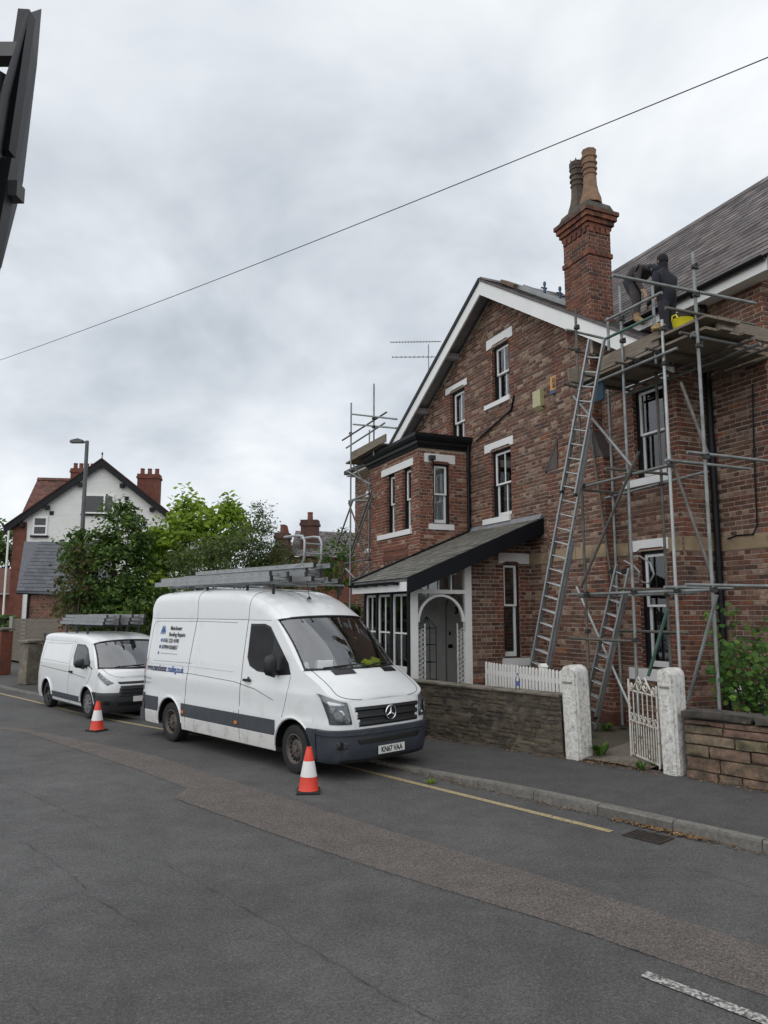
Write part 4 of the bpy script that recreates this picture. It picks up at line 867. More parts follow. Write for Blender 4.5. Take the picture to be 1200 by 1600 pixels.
GST = pieces_mat('sooty_stone', [(0, (.070, .057, .042)), (.3, (.105, .085, .062)), (.6, (.082, .067, .05)), (.85, (.13, .104, .075)), (1, (.05, .043, .034))], mott=.6, nscale=11, bump=.9, stain=((.024, .022, .02), 1.1, .47, .64))
z = -.04; n_s = 0
while z < .89:
    hc = random.uniform(.055, .085); hc = hc if z + hc < .86 else .895 - z; x = x1
    while x > x0:
        L = random.uniform(.14, .42); a_ = max(x0, x - L); rough_block((a_ + .002, -.006 + random.uniform(-.006, .006) + .03 - .03 * z, z + .002), (x - .002, .09, z + hc - .002), .004, rnd=.006).build('stone', GST, GW, smooth=60) if x > 1.0 - 3.8 else None; x = a_
    z += hc
COPM = mat('coping_stone', (.17, .15, .12), .92, var=.35, scale=5, bump=.6, dirt=((.06, .055, .045), 3, .48, .7))
n = 7
for i in range(n):
    a, b = x0 + (x1 - x0) * i / n, x0 + (x1 - x0) * (i + 1) / n
    rough_block((a + .003, -.045, .895), (b - .003, .28, .955), .004, rnd=.01).build('coping_slab', COPM, GW, smooth=40)
PILM = mat('whitewashed_stone', (.62, .61, .58), .9, var=.2, scale=14, bump=1.0, bscale=30, dirt=((.27, .255, .225), 17, .50, .66))
def pillar(label, px0, px1, h, lean=0.0):
    pa, pb = at_road(px0, 1180, WY - .12), at_road(px1, 1180, WY - .12)
    W = pb.x - pa.x; D = .36
    t = rthing('gate_pillar', label, 'gate pillar', (pa.x + pb.x) / 2, WY - .10, ph(-(pa.x)) + .0, 'whitewashed stone gate pillars')
    w2 = W / 2; ch = .045
    bm = bmesh.new(); prof = [(-w2, 0), (w2, 0), (w2, h - w2 * .8)] + [(w2 * math.cos(q), h - w2 * .8 + w2 * .8 * math.sin(q)) for q in [math.pi * i / 10 for i in range(1, 10)]] + [(-w2, h - w2 * .8)]
    prof = [(x + lean * z, z) for x, z in prof]
    f = bm.faces.new([bm.verts.new((x, 0, z)) for x, z in prof]); r_ = bmesh.ops.extrude_face_region(bm, geom=[f]); vs = [g_ for g_ in r_['geom'] if isinstance(g_, bmesh.types.BMVert)]; bmesh.ops.translate(bm, verts=vs, vec=(0, D, 0))
    ed = [e for e in bm.edges if abs(e.verts[0].co.y - e.verts[1].co.y) < 1e-5 and max(e.verts[0].co.z, e.verts[1].co.z) > .02]
    bmesh.ops.bevel(bm, geom=ed, offset=.035, segments=2, affect='EDGES'); bmesh.ops.recalc_face_normals(bm, faces=bm.faces)
    bmesh.ops.triangulate(bm, faces=[f_ for f_ in bm.faces if len(f_.verts) > 4]); bmesh.ops.subdivide_edges(bm, edges=[e for e in bm.edges if e.calc_length() > .16], cuts=3)
    for v in bm.verts: v.co += Vector([random.uniform(-.004, .004) for _ in range(3)])
    me = bpy.data.meshes.new('shaft'); bm.to_mesh(me); bm.free(); me.materials.append(PILM); me.polygons.foreach_set('use_smooth', [True] * len(me.polygons)); me.set_sharp_from_angle(angle=R(40)); link('shaft', me, t)
    rough_block((-w2 * .62 + lean * .5, -.012, .06), (w2 * .5 + lean * .5, .03, h - .36), .007, rnd=.015).build('face_panel', PILM, t, smooth=50)
    MB().box((-w2 * .6 + lean * h, -.014, h - .27), (w2 * .5 + lean * h, .02, h - .245)).build('groove', mat('pillar_groove', (.22, .2, .17), .95), t)
    return t
PL = pillar('speckled whitewashed stone gate pillar at the end of the dark rendered wall', 881, 906, 1.42, -.03)
PRR = pillar('speckled whitewashed stone gate pillar with the iron gate hung on it', 1032, 1059, 1.44, -.02)
# stone wall on the right
SW0 = -at_road(1072, 1180, WY).x; SWL = 3.6
SWT = rthing('stone_wall', 'coursed red and buff sandstone wall with black weathered cap stones on the right', 'wall', -SW0, WY, .10)
MB().box((0, .05, -.05), (SWL, .3, .8)).build('wall_core', mat('wall_core', (.10, .085, .065), 1), SWT)
z = -.06
for hc in (.20, .18, .155, .14, .11, .075):
    x = 0.0 - random.uniform(0, .02)
    while x < SWL:
        L = random.uniform(.30, .72); rough_block((x + .003, -.012 + random.uniform(-.018, .012), z + .003), (min(x + L, SWL) - .003, .12, z + hc - .004), .010, rnd=.010).build('stone', STONE, SWT, smooth=50); x += L
    z += hc
CAPM = mat('black_cap_stone', (.028, .026, .023), .95, var=.4, scale=4, bump=.8, col2=(.09, .078, .066), dirt=((.22, .175, .135), 3.5, .60, .78))
x = -.03
for L in (.95, .8, .9, 1.0): rough_block((x, -.07, z), (x + L - .008, .34, z + .13), .010, rnd=.025).build('cap_stone', CAPM, SWT, smooth=50); x += L
# gate, standing open inwards on the right pillar
hin = at_road(1031, 1190, WY + .04); GL = .92; best = None
for k in range(400):
    th = R(5 + k * .25); p = RF(hin.x - GL * math.cos(th), hin.y + GL * math.sin(th), .3); v = p - CAMP
    fw = v.y * math.cos(PITCH) + v.z * math.sin(PITCH); e_ = abs(600 + F_PX * v.x / fw - 986)
    if best is None or e_ < best[0]: best = (e_, th)
GT = rthing('iron_gate', 'narrow rusty white wrought iron gate with scrolled top standing open', 'gate', hin.x, hin.y, .19, turn=math.pi - best[1])
GTM = mat('flaking_white_iron', (.62, .60, .55), .6, var=.1, scale=12, dirt=((.22, .10, .045), 11, .53, .62), bump=.4)
def bar(p, q, r_, name='bar'): MB().tube(p, q, r_, 6).build(name, GTM, GT, smooth=50)
zt, zm, zb = .96, .52, .03
for z in (zb, zm, zt): MB().box((0, -.008, z - .012), (GL, .008, z + .012)).build('rail', GTM, GT)
for x, t_ in ((.0, 1.1), (GL, 1.12)): bar((x, 0, -.02), (x, 0, t_), .016, 'stile')
for i in range(1, 6): bar((GL * i / 6, 0, zm), (GL * i / 6, 0, zt), .009)
for i in range(1, 12): bar((GL * i / 12, 0, zb), (GL * i / 12, 0, zm), .008)
def scroll(c, r_, turns, a0, sg, tail=None, th=.011):
    pts = []; N = 22
    for i in range(N):
        t = i / (N - 1); a = a0 + sg * turns * 2 * math.pi * t; rr = r_ * (1 - .75 * t); pts.append((c[0] + rr * math.cos(a), 0, c[1] + rr * math.sin(a)))
    if tail: pts = tail + pts
    MB().path(pts, th, 5).build('scroll', GTM, GT, smooth=60)
for i in range(6): scroll((GL * (i + .5) / 6, zm + .075), .05, 1.0, R(-90), 1, th=.008)
c = GL / 2
scroll((c - .11, zt + .10), .085, 1.3, R(0), -1); scroll((c + .11, zt + .10), .085, 1.3, R(180), 1)
MB().path([(GL * .12, 0, zt), (c - .22, 0, zt + .1), (c - .1, 0, zt + .22), (c, 0, zt + .12), (c + .1, 0, zt + .22), (c + .22, 0, zt + .1), (GL * .88, 0, zt)], .013, 5).build('scroll', GTM, GT, smooth=60)
scroll((.09, zt + .07), .06, 1.2, R(200), 1); scroll((GL - .09, zt + .07), .06, 1.2, R(-20), -1)
# picket fence
fb = -1.75; q0 = at_house(758, 1034, fb); q1 = at_house(842, 1040, fb); q2 = at_house(880, 1040, fb)
FE = thing('picket_fence', 'short white picket fence between dark garden wall and brick house', 'fence', HF(q0.x, fb, .5), ROTH); FE.scale = (KH, KH, KH)
ftop = q0.z - .5; fl = q2.x - q0.x
PKM = mat('picket_white', (.74, .73, .70), .6, var=.06, scale=5, dirt=((.45, .43, .4), 7, .6, .85))
for z in (.12, ftop - .2): MB().box((0, .015, z), (fl, .045, z + .07)).build('rail', PKM, FE)
n = int(fl / .088); pk = MB().prism([(0, 0, 0), (.055, 0, 0), (.055, 0, ftop - .035), (.045, 0, ftop - .008), (.0275, 0, ftop), (.01, 0, ftop - .008), (0, 0, ftop - .035)], (0, .015, 0)).mesh('picket', PKM)
for i in range(n): link('picket', pk, FE, Matrix.Translation((i * .088, random.uniform(-.004, .004), random.uniform(-.006, .006))))
pxp = q1.x - q0.x; MB().box((pxp - .05, .03, -.1), (pxp + .05, .13, ftop + .02)).build('post', PKM, FE)
MB().prism([(pxp - .06, .02, ftop + .02), (pxp + .06, .02, ftop + .02), (pxp, .02, ftop + .07)], (0, .12, 0)).build('post_cap', PKM, FE)
# water bottle left on the coping
bp_ = at_road(809, 1068, WY + .1)
BT = rthing('water_bottle', 'clear plastic water bottle with blue label on the wall coping', 'bottle', bp_.x, WY + .1, 1.052)
CLEAR = glass_mat('clear_plastic', (.88, .91, .93), .06, .08)
MB().lathe([(.001, 0), (.036, .0), (.04, .01), (.04, .16), (.036, .18), (.016, .215), (.014, .24)], 14).build('body', CLEAR, BT, smooth=40)
MB().lathe([(.0405, .06), (.0405, .13)], 14, caps=False).build('label_band', mat('bottle_label', (.09, .10, .32), .4), BT, smooth=40)
MB().lathe([(.017, .235), (.017, .26)], 10).build('cap', mat('bottle_cap', (.08, .12, .35), .4), BT)
# ------------------------------------------------------------------ vans
VANW = mat('van_white_paint', (.74, .755, .76), .28, var=.02, scale=1.5, coat=.6, dirt=((.50, .49, .46), 1.6, .56, .95))
VANWD = mat('van_white_grimy', (.62, .62, .60), .5, var=.05, scale=3, dirt=((.30, .28, .245), 4, .5, .8))
VDARK = mat('van_grey_plastic', (.05, .056, .066), .55, var=.15, scale=5, dirt=((.10, .10, .098), 4, .55, .8))
VBLUE = mat('van_bumper_plastic', (.030, .037, .049), .5, var=.15, scale=5, dirt=((.07, .075, .08), 5, .55, .8))
VBLK = mat('van_black_trim', (.010, .010, .011), .4, var=.1)
DGLASS = mat('van_dark_glass', (.008, .009, .010), .04, var=.1, spec=.6)
WGLASS = glass_mat('windscreen_glass', (.86, .89, .88), .13, .01)
LENS = glass_mat('lamp_lens', (.9, .92, .93), .06, .03)
CHROME = mat('chrome', (.75, .76, .78), .12, metal=1.0, var=.03)
REFL = mat('lamp_reflector', (.55, .56, .58), .2, metal=.9, var=.1, scale=25)
STEELW = mat('steel_wheel', (.115, .10, .09), .65, metal=.3, var=.3, scale=9)
ALLOY = mat('wheel_trim_silver', (.26, .26, .265), .45, metal=.5, var=.12, scale=9)
AMBER = mat('amber_lens', (.62, .19, .04), .3, var=.1); REDL = mat('red_lens', (.20, .012, .02), .25, var=.1)
CABIN = mat('cab_dark', (.018, .018, .02), .85, var=.3, scale=5); SEAM = mat('panel_gap', (.055, .057, .06), .7, var=.05)
def tabl(tab, x):
    if x <= tab[0][0]: return tab[0][1]
    for (a, fa), (b, fb) in zip(tab, tab[1:]):
        if x <= b: return fa + (fb - fa) * (x - a) / (b - a)
    return tab[-1][1]
def smooth_tab(tab, x):
    """monotone-ish cubic through the table"""
    if x <= tab[0][0]: return tab[0][1]
    if x >= tab[-1][0]: return tab[-1][1]
    for i in range(len(tab) - 1):
        if x <= tab[i + 1][0]:
            x0, y0 = tab[i]; x1, y1 = tab[i + 1]; h = x1 - x0
            def sl_(k):
                if k <= 0 or k >= len(tab) - 1: 
                    k0, k1 = max(0, k - 1), min(len(tab) - 1, k + 1); return (tab[k1][1] - tab[k0][1]) / (tab[k1][0] - tab[k0][0])
                d0 = (tab[k][1] - tab[k - 1][1]) / (tab[k][0] - tab[k - 1][0]); d1 = (tab[k + 1][1] - tab[k][1]) / (tab[k + 1][0] - tab[k][0])
                return 0 if d0 * d1 <= 0 else 2 * d0 * d1 / (d0 + d1)
            t = (x - x0) / h; m0, m1 = sl_(i) * h, sl_(i + 1) * h
            return y0 * (2 * t**3 - 3 * t**2 + 1) + m0 * (t**3 - 2 * t**2 + t) + y1 * (-2 * t**3 + 3 * t**2) + m1 * (t**3 - t**2)
class Van:
    def __init__(s, root, P):
        s.o = root; s.__dict__.update(P)
    def hw(s, x, z):                      # half width of the side at x, z
        w_ = smooth_tab(s.W, z)
        if x < s.xr + .35: w_ -= s.rtap * ((s.xr + .35 - x) / .35) ** 2.2
        if x > s.xf0: w_ -= s.ftap * min(1, (x - s.xf0) / (s.xs - s.xf0)) ** 2
        return w_
    def zedge(s, x): return smooth_tab(s.edge, x)   # top edge of the front wing (bonnet side)
    def zlow(s, x):
        for ax in (0, -s.wb):
            if abs(x - ax) < s.arch: return s.wr + math.sqrt(s.arch ** 2 - (x - ax) ** 2)
        return s.sill
    def pt(s, x, z, sg=-1, off=0.0): return Vector((x, sg * (s.hw(x, z) + off), z))
    def front(s, a, z, off=0.0):          # a in [-1,1]: -1 offside flank .. 0 nose .. 1 nearside
        th = a * math.pi / 2; xc = smooth_tab(s.nose, z); Y = s.hw(s.xs, min(z, s.belt))
        c, sn = abs(math.cos(th)) ** s.fp, math.copysign(abs(math.sin(th)) ** s.fp2, th)
        p = Vector((s.xs + (xc - s.xs) * c, Y * sn, z))
        n = Vector((max(.02, math.cos(th)), math.sin(th), 0)).normalized(); return p + n * off
    def body(s):
        xs_ = []
        x = s.xr
        while x < s.xs - 1e-6:
            near = min(abs(abs(x - ax) - s.arch) for ax in (0, -s.wb)); inar = any(abs(x - ax) < s.arch + .03 for ax in (0, -s.wb))
            xs_.append(x); x += .012 if near < .05 else (.03 if inar else .09)
        xs_.append(s.xs)
        for ax in (0, -s.wb): xs_ += [ax - s.arch - .0005, ax + s.arch + .0005, ax - s.arch + .0005, ax + s.arch - .0005]
        xs_ = sorted(set(xs_))
        for sg in (-1, 1):
            rows = []
            for x in xs_:
                zt = s.belt if x < s.xw else s.zedge(x); zl = s.zlow(x)
                rows.append([s.pt(x, zl + (zt - zl) * k / 14, sg) for k in range(15)])
            MB().grid(rows).build('side_panel', [VANW], s.o, smooth=40)
            xu = [x for x in xs_ if x <= s.xw]
            rows = []
            for x in xu:                  # upper side, squeezed forward edge follows the screen pillar
                col = []
                for k in range(10):
                    z = s.belt + (s.zs - s.belt) * k / 9; t = k / 9
                    xe = s.xw + (s.xh - s.xw) * t; xx = x if x < s.xh - .4 else s.xh - .4 + (x - s.xh + .4) * (xe - s.xh + .4) / (s.xw - s.xh + .4)
                    col.append(s.pt(xx, z, sg))
                rows.append(col)
            MB().grid(rows).build('upper_side', [VANW], s.o, smooth=40)
        # roof
        rows = []; xr_ = [s.xr + (s.xh - s.xr) * k / 44 for k in range(45)]
        for x in xr_:
            Ys = s.hw(x, s.zs); zt = smooth_tab(s.top, x); f = max(0, (x - (s.xh - 1.2)) / 1.2); p_ = s.rp + (1.0 - s.rp) * f * f; row = []
            for k in range(25):
                th = math.pi * k / 24; c = math.cos(th); y = Ys * math.copysign(abs(c) ** p_, c); sz = math.sin(th) ** p_
                row.append(Vector((x + s.hbow * sz * f * f, -y, s.zs + (zt - s.zs) * sz)))
            rows.append(row)
        MB().grid(rows).build('roof', [VANW], s.o, smooth=50)
        s.header = rows[-1]; s.rear_top = rows[0]
        # rear end
        m = MB(); ring = [s.pt(s.xr, z, -1) for z in [s.sill + (s.zs - s.sill) * k / 8 for k in range(9)]] + s.rear_top[1:-1] + [s.pt(s.xr, z, 1) for z in [s.zs - (s.zs - s.sill) * k / 8 for k in range(9)]]
        m.poly(ring); m.build('rear_doors', VANW, s.o)
        # windscreen, pillars
        N = 24; hd = s.header; cw = []
        for k in range(N + 1):
            t = -1 + 2 * k / N; cw.append(Vector((s.xw + s.cbow * (1 - t * t), t * (s.hw(s.xw, s.belt) - .055), s.belt + .012)))
        hh = [Vector((p.x, p.y * .955, p.z - .01)) for p in hd]
        rows = []
        for j in range(9):
            v = j / 8; rows.append([hh[k].lerp(cw[k], v) + Vector((.035, 0, .03)) * math.sin(math.pi * v) for k in range(N + 1)])
        s.ws = rows
        m = MB(); m.grid(rows); m.build('windscreen', WGLASS, s.o, smooth=60)
        for sg, k in ((-1, 0), (1, N)):
            ed = [s.pt(s.xw + (s.xh - s.xw) * (1 - j / 8), s.zs + (s.belt - s.zs) * j / 8, sg) for j in range(9)]
            MB().grid([[ed[j], ed[j].lerp(rows[j][k], .5) + Vector((.012, sg * .012, 0)), rows[j][k] + Vector((.008, sg * .004, .004))] for j in range(9)]).build('screen_pillar', VANW, s.o, smooth=60)
        MB().grid([[hd[k] for k in range(N + 1)], [rows[0][k] + Vector((.004, 0, .004)) for k in range(N + 1)]]).build('header_rail', VANW, s.o, smooth=60)
        m = MB()                          # black screen surround
        for ln in ([r_[0] for r_ in rows], [r_[-1] for r_ in rows], rows[0], rows[-1]): m.path([p + Vector((.006, 0, .004)) for p in ln], .016 if ln is not rows[-1] else .022, 6)
        m.build('screen_seal', VBLK, s.o, smooth=60)
        # nose
        A = [-1 + 2 * k / 40 for k in range(41)]; zb = s.fbot; rows = []
        for a in A:
            x_edge = s.front(a, 1.0).x; zt = s.zedge(min(x_edge, s.edge[-1][0])); zt = max(zt, s.nosetop)
            rows.append([s.front(a, zb + (zt - zb) * k / 16) for k in range(17)])
        MB().grid(rows).build('nose', [VANW], s.o, smooth=50); s.nrows = rows
        # bonnet
        left = [s.pt(x, s.zedge(x), -1) for x in [s.xw + (s.xs - s.xw) * k / 8 for k in range(9)]] + [r_[-1] for r_ in rows[1:21]]
        rr = []; n = len(left)
        for i, p in enumerate(left):
            t = i / (n - 1); row = []
            for k in range(17):
                u = -1 + 2 * k / 16; q = 1 - u * u; bul = s.cbow * (1 - t) ** 1.6; row.append(Vector((p.x + bul * q, -p.y * u if p.y < 0 else 0, p.z + (s.crown * math.sin(math.pi * min(1, .12 + t * .9)) + .0) * q * (1 - t * .2))))
            rr.append(row)
        MB().grid(rr).build('bonnet', [VANW], s.o, smooth=50); s.bon = rr
        # floor and cab interior
        MB().box((s.xr + .05, -.8, s.sill - .03), (s.xs, .8, s.sill + .02)).build('underbody', VBLK, s.o)
        for ax in (0, -s.wb):
            for sg in (-1, 1):
                y0, y1 = sorted((sg * (s.hw(ax, .6) - .012), sg * (s.hw(ax, .6) - .36))); m = MB(); K = 14
                arc_ = [(ax + (s.arch + .004) * math.cos(math.pi * k / K), s.wr + (s.arch + .004) * math.sin(math.pi * k / K)) for k in range(K + 1)]
                m.grid([[(x, y0, z) for x, z in arc_], [(x, y1, z) for x, z in arc_]]); yi = y1 if sg < 0 else y0
                m.poly([(x, yi, z) for x, z in arc_]); m.build('wheel_arch', VBLK, s.o, smooth=60)
                lip = [s.pt(ax + (s.arch + .018) * math.cos(q), s.wr + (s.arch + .018) * math.sin(q), sg, .006) for q in [R(4) + R(172) * k / 20 for k in range(21)]]
                MB().path(lip, s.lip, 6).build('arch_lip', s.lipm, s.o, smooth=60)
        MB().box((s.xh - .9, -.8, s.sill + .1), (s.xh - .85, .8, s.zs - .05)).build('bulkhead', CABIN, s.o)
        m = MB(); n = 10
        m.grid([[Vector((p.x - .02, p.y * .97, p.z - s.dash[0])) for p in s.ws[-1]], [Vector((p.x - .33, p.y * .97, p.z - s.dash[0] + .02)) for p in s.ws[-1]], [Vector((p.x - .42, p.y * .97, p.z - s.dash[1])) for p in s.ws[-1]]]); m.build('dashboard', CABIN, s.o, smooth=40)
        for y in (-.45, .35):
            m = MB(); m.box((s.xh - .62, y - .25, s.belt - .62), (s.xh - .12, y + .25, s.belt - .45)); m.beam((s.xh - .6, y, s.belt - .5), (s.xh - .72, y, s.belt + .18), .5, .12, up=(1, 0, 0)); m.box((s.xh - .78, y - .13, s.belt + .2), (s.xh - .68, y + .13, s.belt + .42)); m.build('seat', CABIN, s.o)
    def decal(s, pts, mt, name, off=.004, sg=-1, thick=0.0, smooth=40):   # polygon (x,z) laid on the flank
        n = len(pts); xs = [p[0] for p in pts]; zs_ = [p[1] for p in pts]; m = MB()
        cx_, cz_ = sum(xs) / n, sum(zs_) / n; C0 = s.pt(cx_, cz_, sg, off)
        rings = []
        for f in (1.0, .66, .33): rings.append([s.pt(cx_ + (x - cx_) * f, cz_ + (z - cz_) * f, sg, off) for x, z in pts])
        for a, b in zip(rings, rings[1:]):
            for i in range(n): j = (i + 1) % n; m.add([a[i], a[j], b[j], b[i]], [(0, 1, 2, 3)])
        for i in range(n): m.add([rings[-1][i], rings[-1][(i + 1) % n], C0], [(0, 1, 2)])
        if off > .006:
            base = [s.pt(x, z, sg, -.004) for x, z in pts]
            for i in range(n): j = (i + 1) % n; m.add([rings[0][i], rings[0][j], base[j], base[i]], [(0, 1, 2, 3)])
        return m.build(name, mt, s.o, smooth=smooth)
    def band(s, x0, x1, zf0, zf1, mt, name, off=.008, sg=-1, n=24):
        rows = []
        for k in range(n + 1):
            x = x0 + (x1 - x0) * k / n; a, b = max(zf0(x), s.zlow(x)), zf1(x); b = max(a + .001, b)
            rows.append([s.pt(x, a, sg, -.003), s.pt(x, a + .006, sg, off), s.pt(x, (a + b) / 2, sg, off), s.pt(x, b - .006, sg, off), s.pt(x, b, sg, -.003)])
        return MB().grid(rows).build(name, mt, s.o, smooth=35)
    def line(s, pts, r_=.004, mt=None, name='panel_seam', sg=-1, sub=10, off=0.0):
        P = []
        for (x0, z0), (x1, z1) in zip(pts, pts[1:]):
            for k in range(sub): t = k / sub; P.append(s.pt(x0 + (x1 - x0) * t, z0 + (z1 - z0) * t, sg, off))
        P.append(s.pt(*pts[-1], sg, off)); return MB().path(P, r_, 4).build(name, mt or SEAM, s.o)
    def fpatch(s, quad, mt, name, off=.008, nu=10, nv=6, wall=True):      # quad of (a,z) corners on the nose, counter-clockwise
        (p0, p1, p2, p3) = quad; rows = []
        for i in range(nu + 1):
            u = i / nu; row = []
            for j in range(nv + 1):
                v = j / nv; a = (p0[0] * (1 - u) + p1[0] * u) * (1 - v) + (p3[0] * (1 - u) + p2[0] * u) * v; z = (p0[1] * (1 - u) + p1[1] * u) * (1 - v) + (p3[1] * (1 - u) + p2[1] * u) * v
                row.append(s.front(a, z, off if 0 < i < nu and 0 < j < nv or not wall else off * .3))
            rows.append(row)
        return MB().grid(rows).build(name, mt, s.o, smooth=50)
    def wheel(s, x, sg, rad, wid, rimr, rimm, style, dz=0.0, turn=0.0):
        w_ = bpy.data.objects.new('wheel', None); COL.objects.link(w_); w_.parent = s.o; y = sg * (s.hw(x, .5) - .03 - wid / 2); w_.location = (x, y, rad + dz); w_.rotation_euler = (0, 0, turn); w_.empty_display_size = .1
        h = wid / 2
        MB().lathe([(rimr, -h * .9), (rad - .05, -h), (rad - .012, -h * .86), (rad, -h * .6), (rad - .003, 0), (rad, h * .6), (rad - .012, h * .86), (rad - .05, h), (rimr, h * .9)], 40, axis='Y', caps=False).build('tyre', RUBBER, w_, smooth=40)
        o_ = sg
        MB().lathe([(rimr, o_ * h * .9), (rimr - .012, o_ * h * .93), (rimr - .03, o_ * h * .55), (rimr - .05, o_ * h * .35), (rimr * .55, o_ * h * .55), (rimr * .5, o_ * h * .62), (.05, o_ * h * .55), (.001, o_ * h * .55)], 36, axis='Y', caps=False).build('rim', rimm, w_, smooth=35)
        if style == 'steel':
            for k in range(16):
                t = 2 * math.pi * k / 16; c = Vector((rimr * .73 * math.cos(t), o_ * h * .485, rimr * .73 * math.sin(t))); q = MB()
                d1 = Vector((math.cos(t), 0, math.sin(t))) * .028; d2 = Vector((-math.sin(t), 0, math.cos(t))) * .017
                q.prism([c + d1 * math.cos(a) + d2 * math.sin(a) for a in [i * math.pi / 4 for i in range(8)]], (0, o_ * .012, 0)); q.build('vent_hole', VBLK, w_)
            for k in range(6): t = 2 * math.pi * k / 6; MB().lathe([(.013, o_ * h * .56), (.011, o_ * h * .75)], 6, (rimr * .36 * math.cos(t), 0, rimr * .36 * math.sin(t)), axis='Y').build('wheel_nut', STEELW, w_)
            MB().lathe([(.05, o_ * h * .5), (.045, o_ * h * .8), (.001, o_ * h * .82)], 14, axis='Y', caps=False).build('hub', STEELW, w_, smooth=40)
        else:
            for k in range(10):
                t = 2 * math.pi * k / 10 + .1; d = Vector((math.cos(t), 0, math.sin(t))); e_ = Vector((-math.sin(t), 0, math.cos(t))); q = MB()
                a, b = d * .05, d * (rimr - .015); Y_ = Vector((0, o_ * h * .8, 0)); q.prism([a + e_ * .022 + Y_, b + e_ * .034 + Y_, b - e_ * .010 + Y_, a - e_ * .012 + Y_], (0, o_ * .015, 0)); q.build('spoke', ALLOY, w_)
            MB().lathe([(.055, o_ * h * .7), (.05, o_ * h * .95), (.001, o_ * h * .97)], 14, axis='Y', caps=False).build('hub', ALLOY, w_, smooth=40)
            MB().lathe([(rimr, o_ * h * .86), (rimr - .03, o_ * h * .88)], 30, axis='Y', caps=False).build('rim_edge', ALLOY, w_)
        return w_
    def mirror(s, x, z, sg, hgt, wid):
        y = s.hw(x, z); m = MB(); bm_ = [(-.05, 0), (.05, .02)]
        rows = []
        for k in range(9):
            t = k / 8; zz = z - hgt / 2 + hgt * t; sc_ = (1 - abs(2 * t - 1) ** 4) ** .5 * .9 + .1
            rows.append([Vector((x - .05 * sc_, sg * (y + .07), zz)), Vector((x + .07 * sc_, sg * (y + .09), zz)), Vector((x + .08 * sc_, sg * (y + .07 + wid * .6 * sc_), zz)), Vector((x + .02, sg * (y + .07 + wid * sc_), zz)), Vector((x - .05 * sc_, sg * (y + .07 + wid * sc_), zz))])
        m.grid(rows, closed=True); m.poly(rows[0]); m.poly(rows[-1]); m.build('door_mirror', VBLK, s.o, smooth=50)
        MB().beam((x, sg * (y - .02), z - hgt * .3), (x, sg * (y + .1), z - hgt * .28), .09, .07).build('mirror_arm', VBLK, s.o)

def ladder_mesh(parent, L, W, sec=1, pitch=.25, st=.07, sd_=.028, gap=.075, offs=(0,), rung=True, sect_len=None, zdir=1):
    """extension ladder lying along +x, rungs along y, sections stacked on z"""
    for k in range(sec):
        x0 = offs[k] if k < len(offs) else 0; l = sect_len[k] if sect_len else L; w_ = W - k * .035 * 2 * 0 - k * .03; z = k * gap * zdir
        for sg in (-1, 1):
            m = MB(); y = sg * w_ / 2
            m.box((x0, y - sd_ / 2, z - st / 2), (x0 + l, y + sd_ / 2, z - st / 2 + .012)); m.box((x0, y - sd_ / 2, z + st / 2 - .012), (x0 + l, y + sd_ / 2, z + st / 2)); yy = sorted((y - sg * sd_ / 2 + sg * .004, y - sg * sd_ / 2 + sg * .010)) if False else sorted((y + sg * (sd_ / 2 - .008), y + sg * sd_ / 2 - sg * .002))
            m.box((x0, yy[0], z - st / 2 + .012), (x0 + l, yy[1], z + st / 2 - .012)); m.build('stile', ALU, parent)
            hm = MB()
            for i in range(int((l - .2) / pitch) + 1): hm.lathe([(.013, 0), (.013, .003)], 8, (x0 + .12 + i * pitch, y + sg * (sd_ / 2 - .002), z), axis='Y')
            tag(hm.build('rung_ends', VBLK, parent), kind='stuff')
            for e in (x0, x0 + l): MB().box((e - .02, y - sd_ / 2 - .004, z - st / 2 - .004), (e + .02, y + sd_ / 2 + .004, z + st / 2 + .004)).build('end_cap', RUBBER if k == 0 else COUPLER, parent)
        n = int((l - .2) / pitch)
        rm = MB().tube((0, -w_ / 2, 0), (0, w_ / 2, 0), .015, 8).mesh('rung', ALU)
        for i in range(n + 1):
            link('rung', rm, parent, Matrix.Translation((x0 + .12 + i * pitch, 0, z)))
            
# ---- the large high-roofed van
SPX, SPY = -9.17, 7.36                    # front axle centre in street coordinates
SP = rthing('panel_van', 'large white high-roof panel van with roofing firm lettering and ladders on top', 'van', SPX, SPY, 0.0, turn=R(1.9))
V = Van(SP, dict(xr=-4.84, xs=.50, xf0=-.2, ftap=.035, rtap=.05, wb=3.70, wr=.345, arch=.43, sill=.27, belt=1.46, zs=2.2, xw=.14, xh=-.62, hbow=.30, cbow=.30, rp=.34,
    W=[(.2, .955), (.4, .985), (.77, .997), (.81, .984), (1.15, .986), (1.20, .974), (1.46, .952), (1.8, .914), (2.2, .864)], edge=[(.0, 1.47), (.14, 1.46), (.35, 1.375), (.6, 1.25), (.8, 1.13), (.93, 1.08)], nosetop=1.075,
    top=[(-4.84, 2.54), (-4.78, 2.62), (-4.65, 2.68), (-4.3, 2.71), (-3.0, 2.73), (-1.8, 2.715), (-1.35, 2.665), (-1.05, 2.575), (-.8, 2.42), (-.62, 2.26)],
    nose=[(.2, .93), (.3, .985), (.45, 1.01), (.62, 1.0), (.8, .985), (1.0, .955), (1.1, .93)], fp=.50, fp2=.62, fbot=.27, crown=.05, lip=.014, lipm=VANW, dash=(.0, .35)))
V.body()
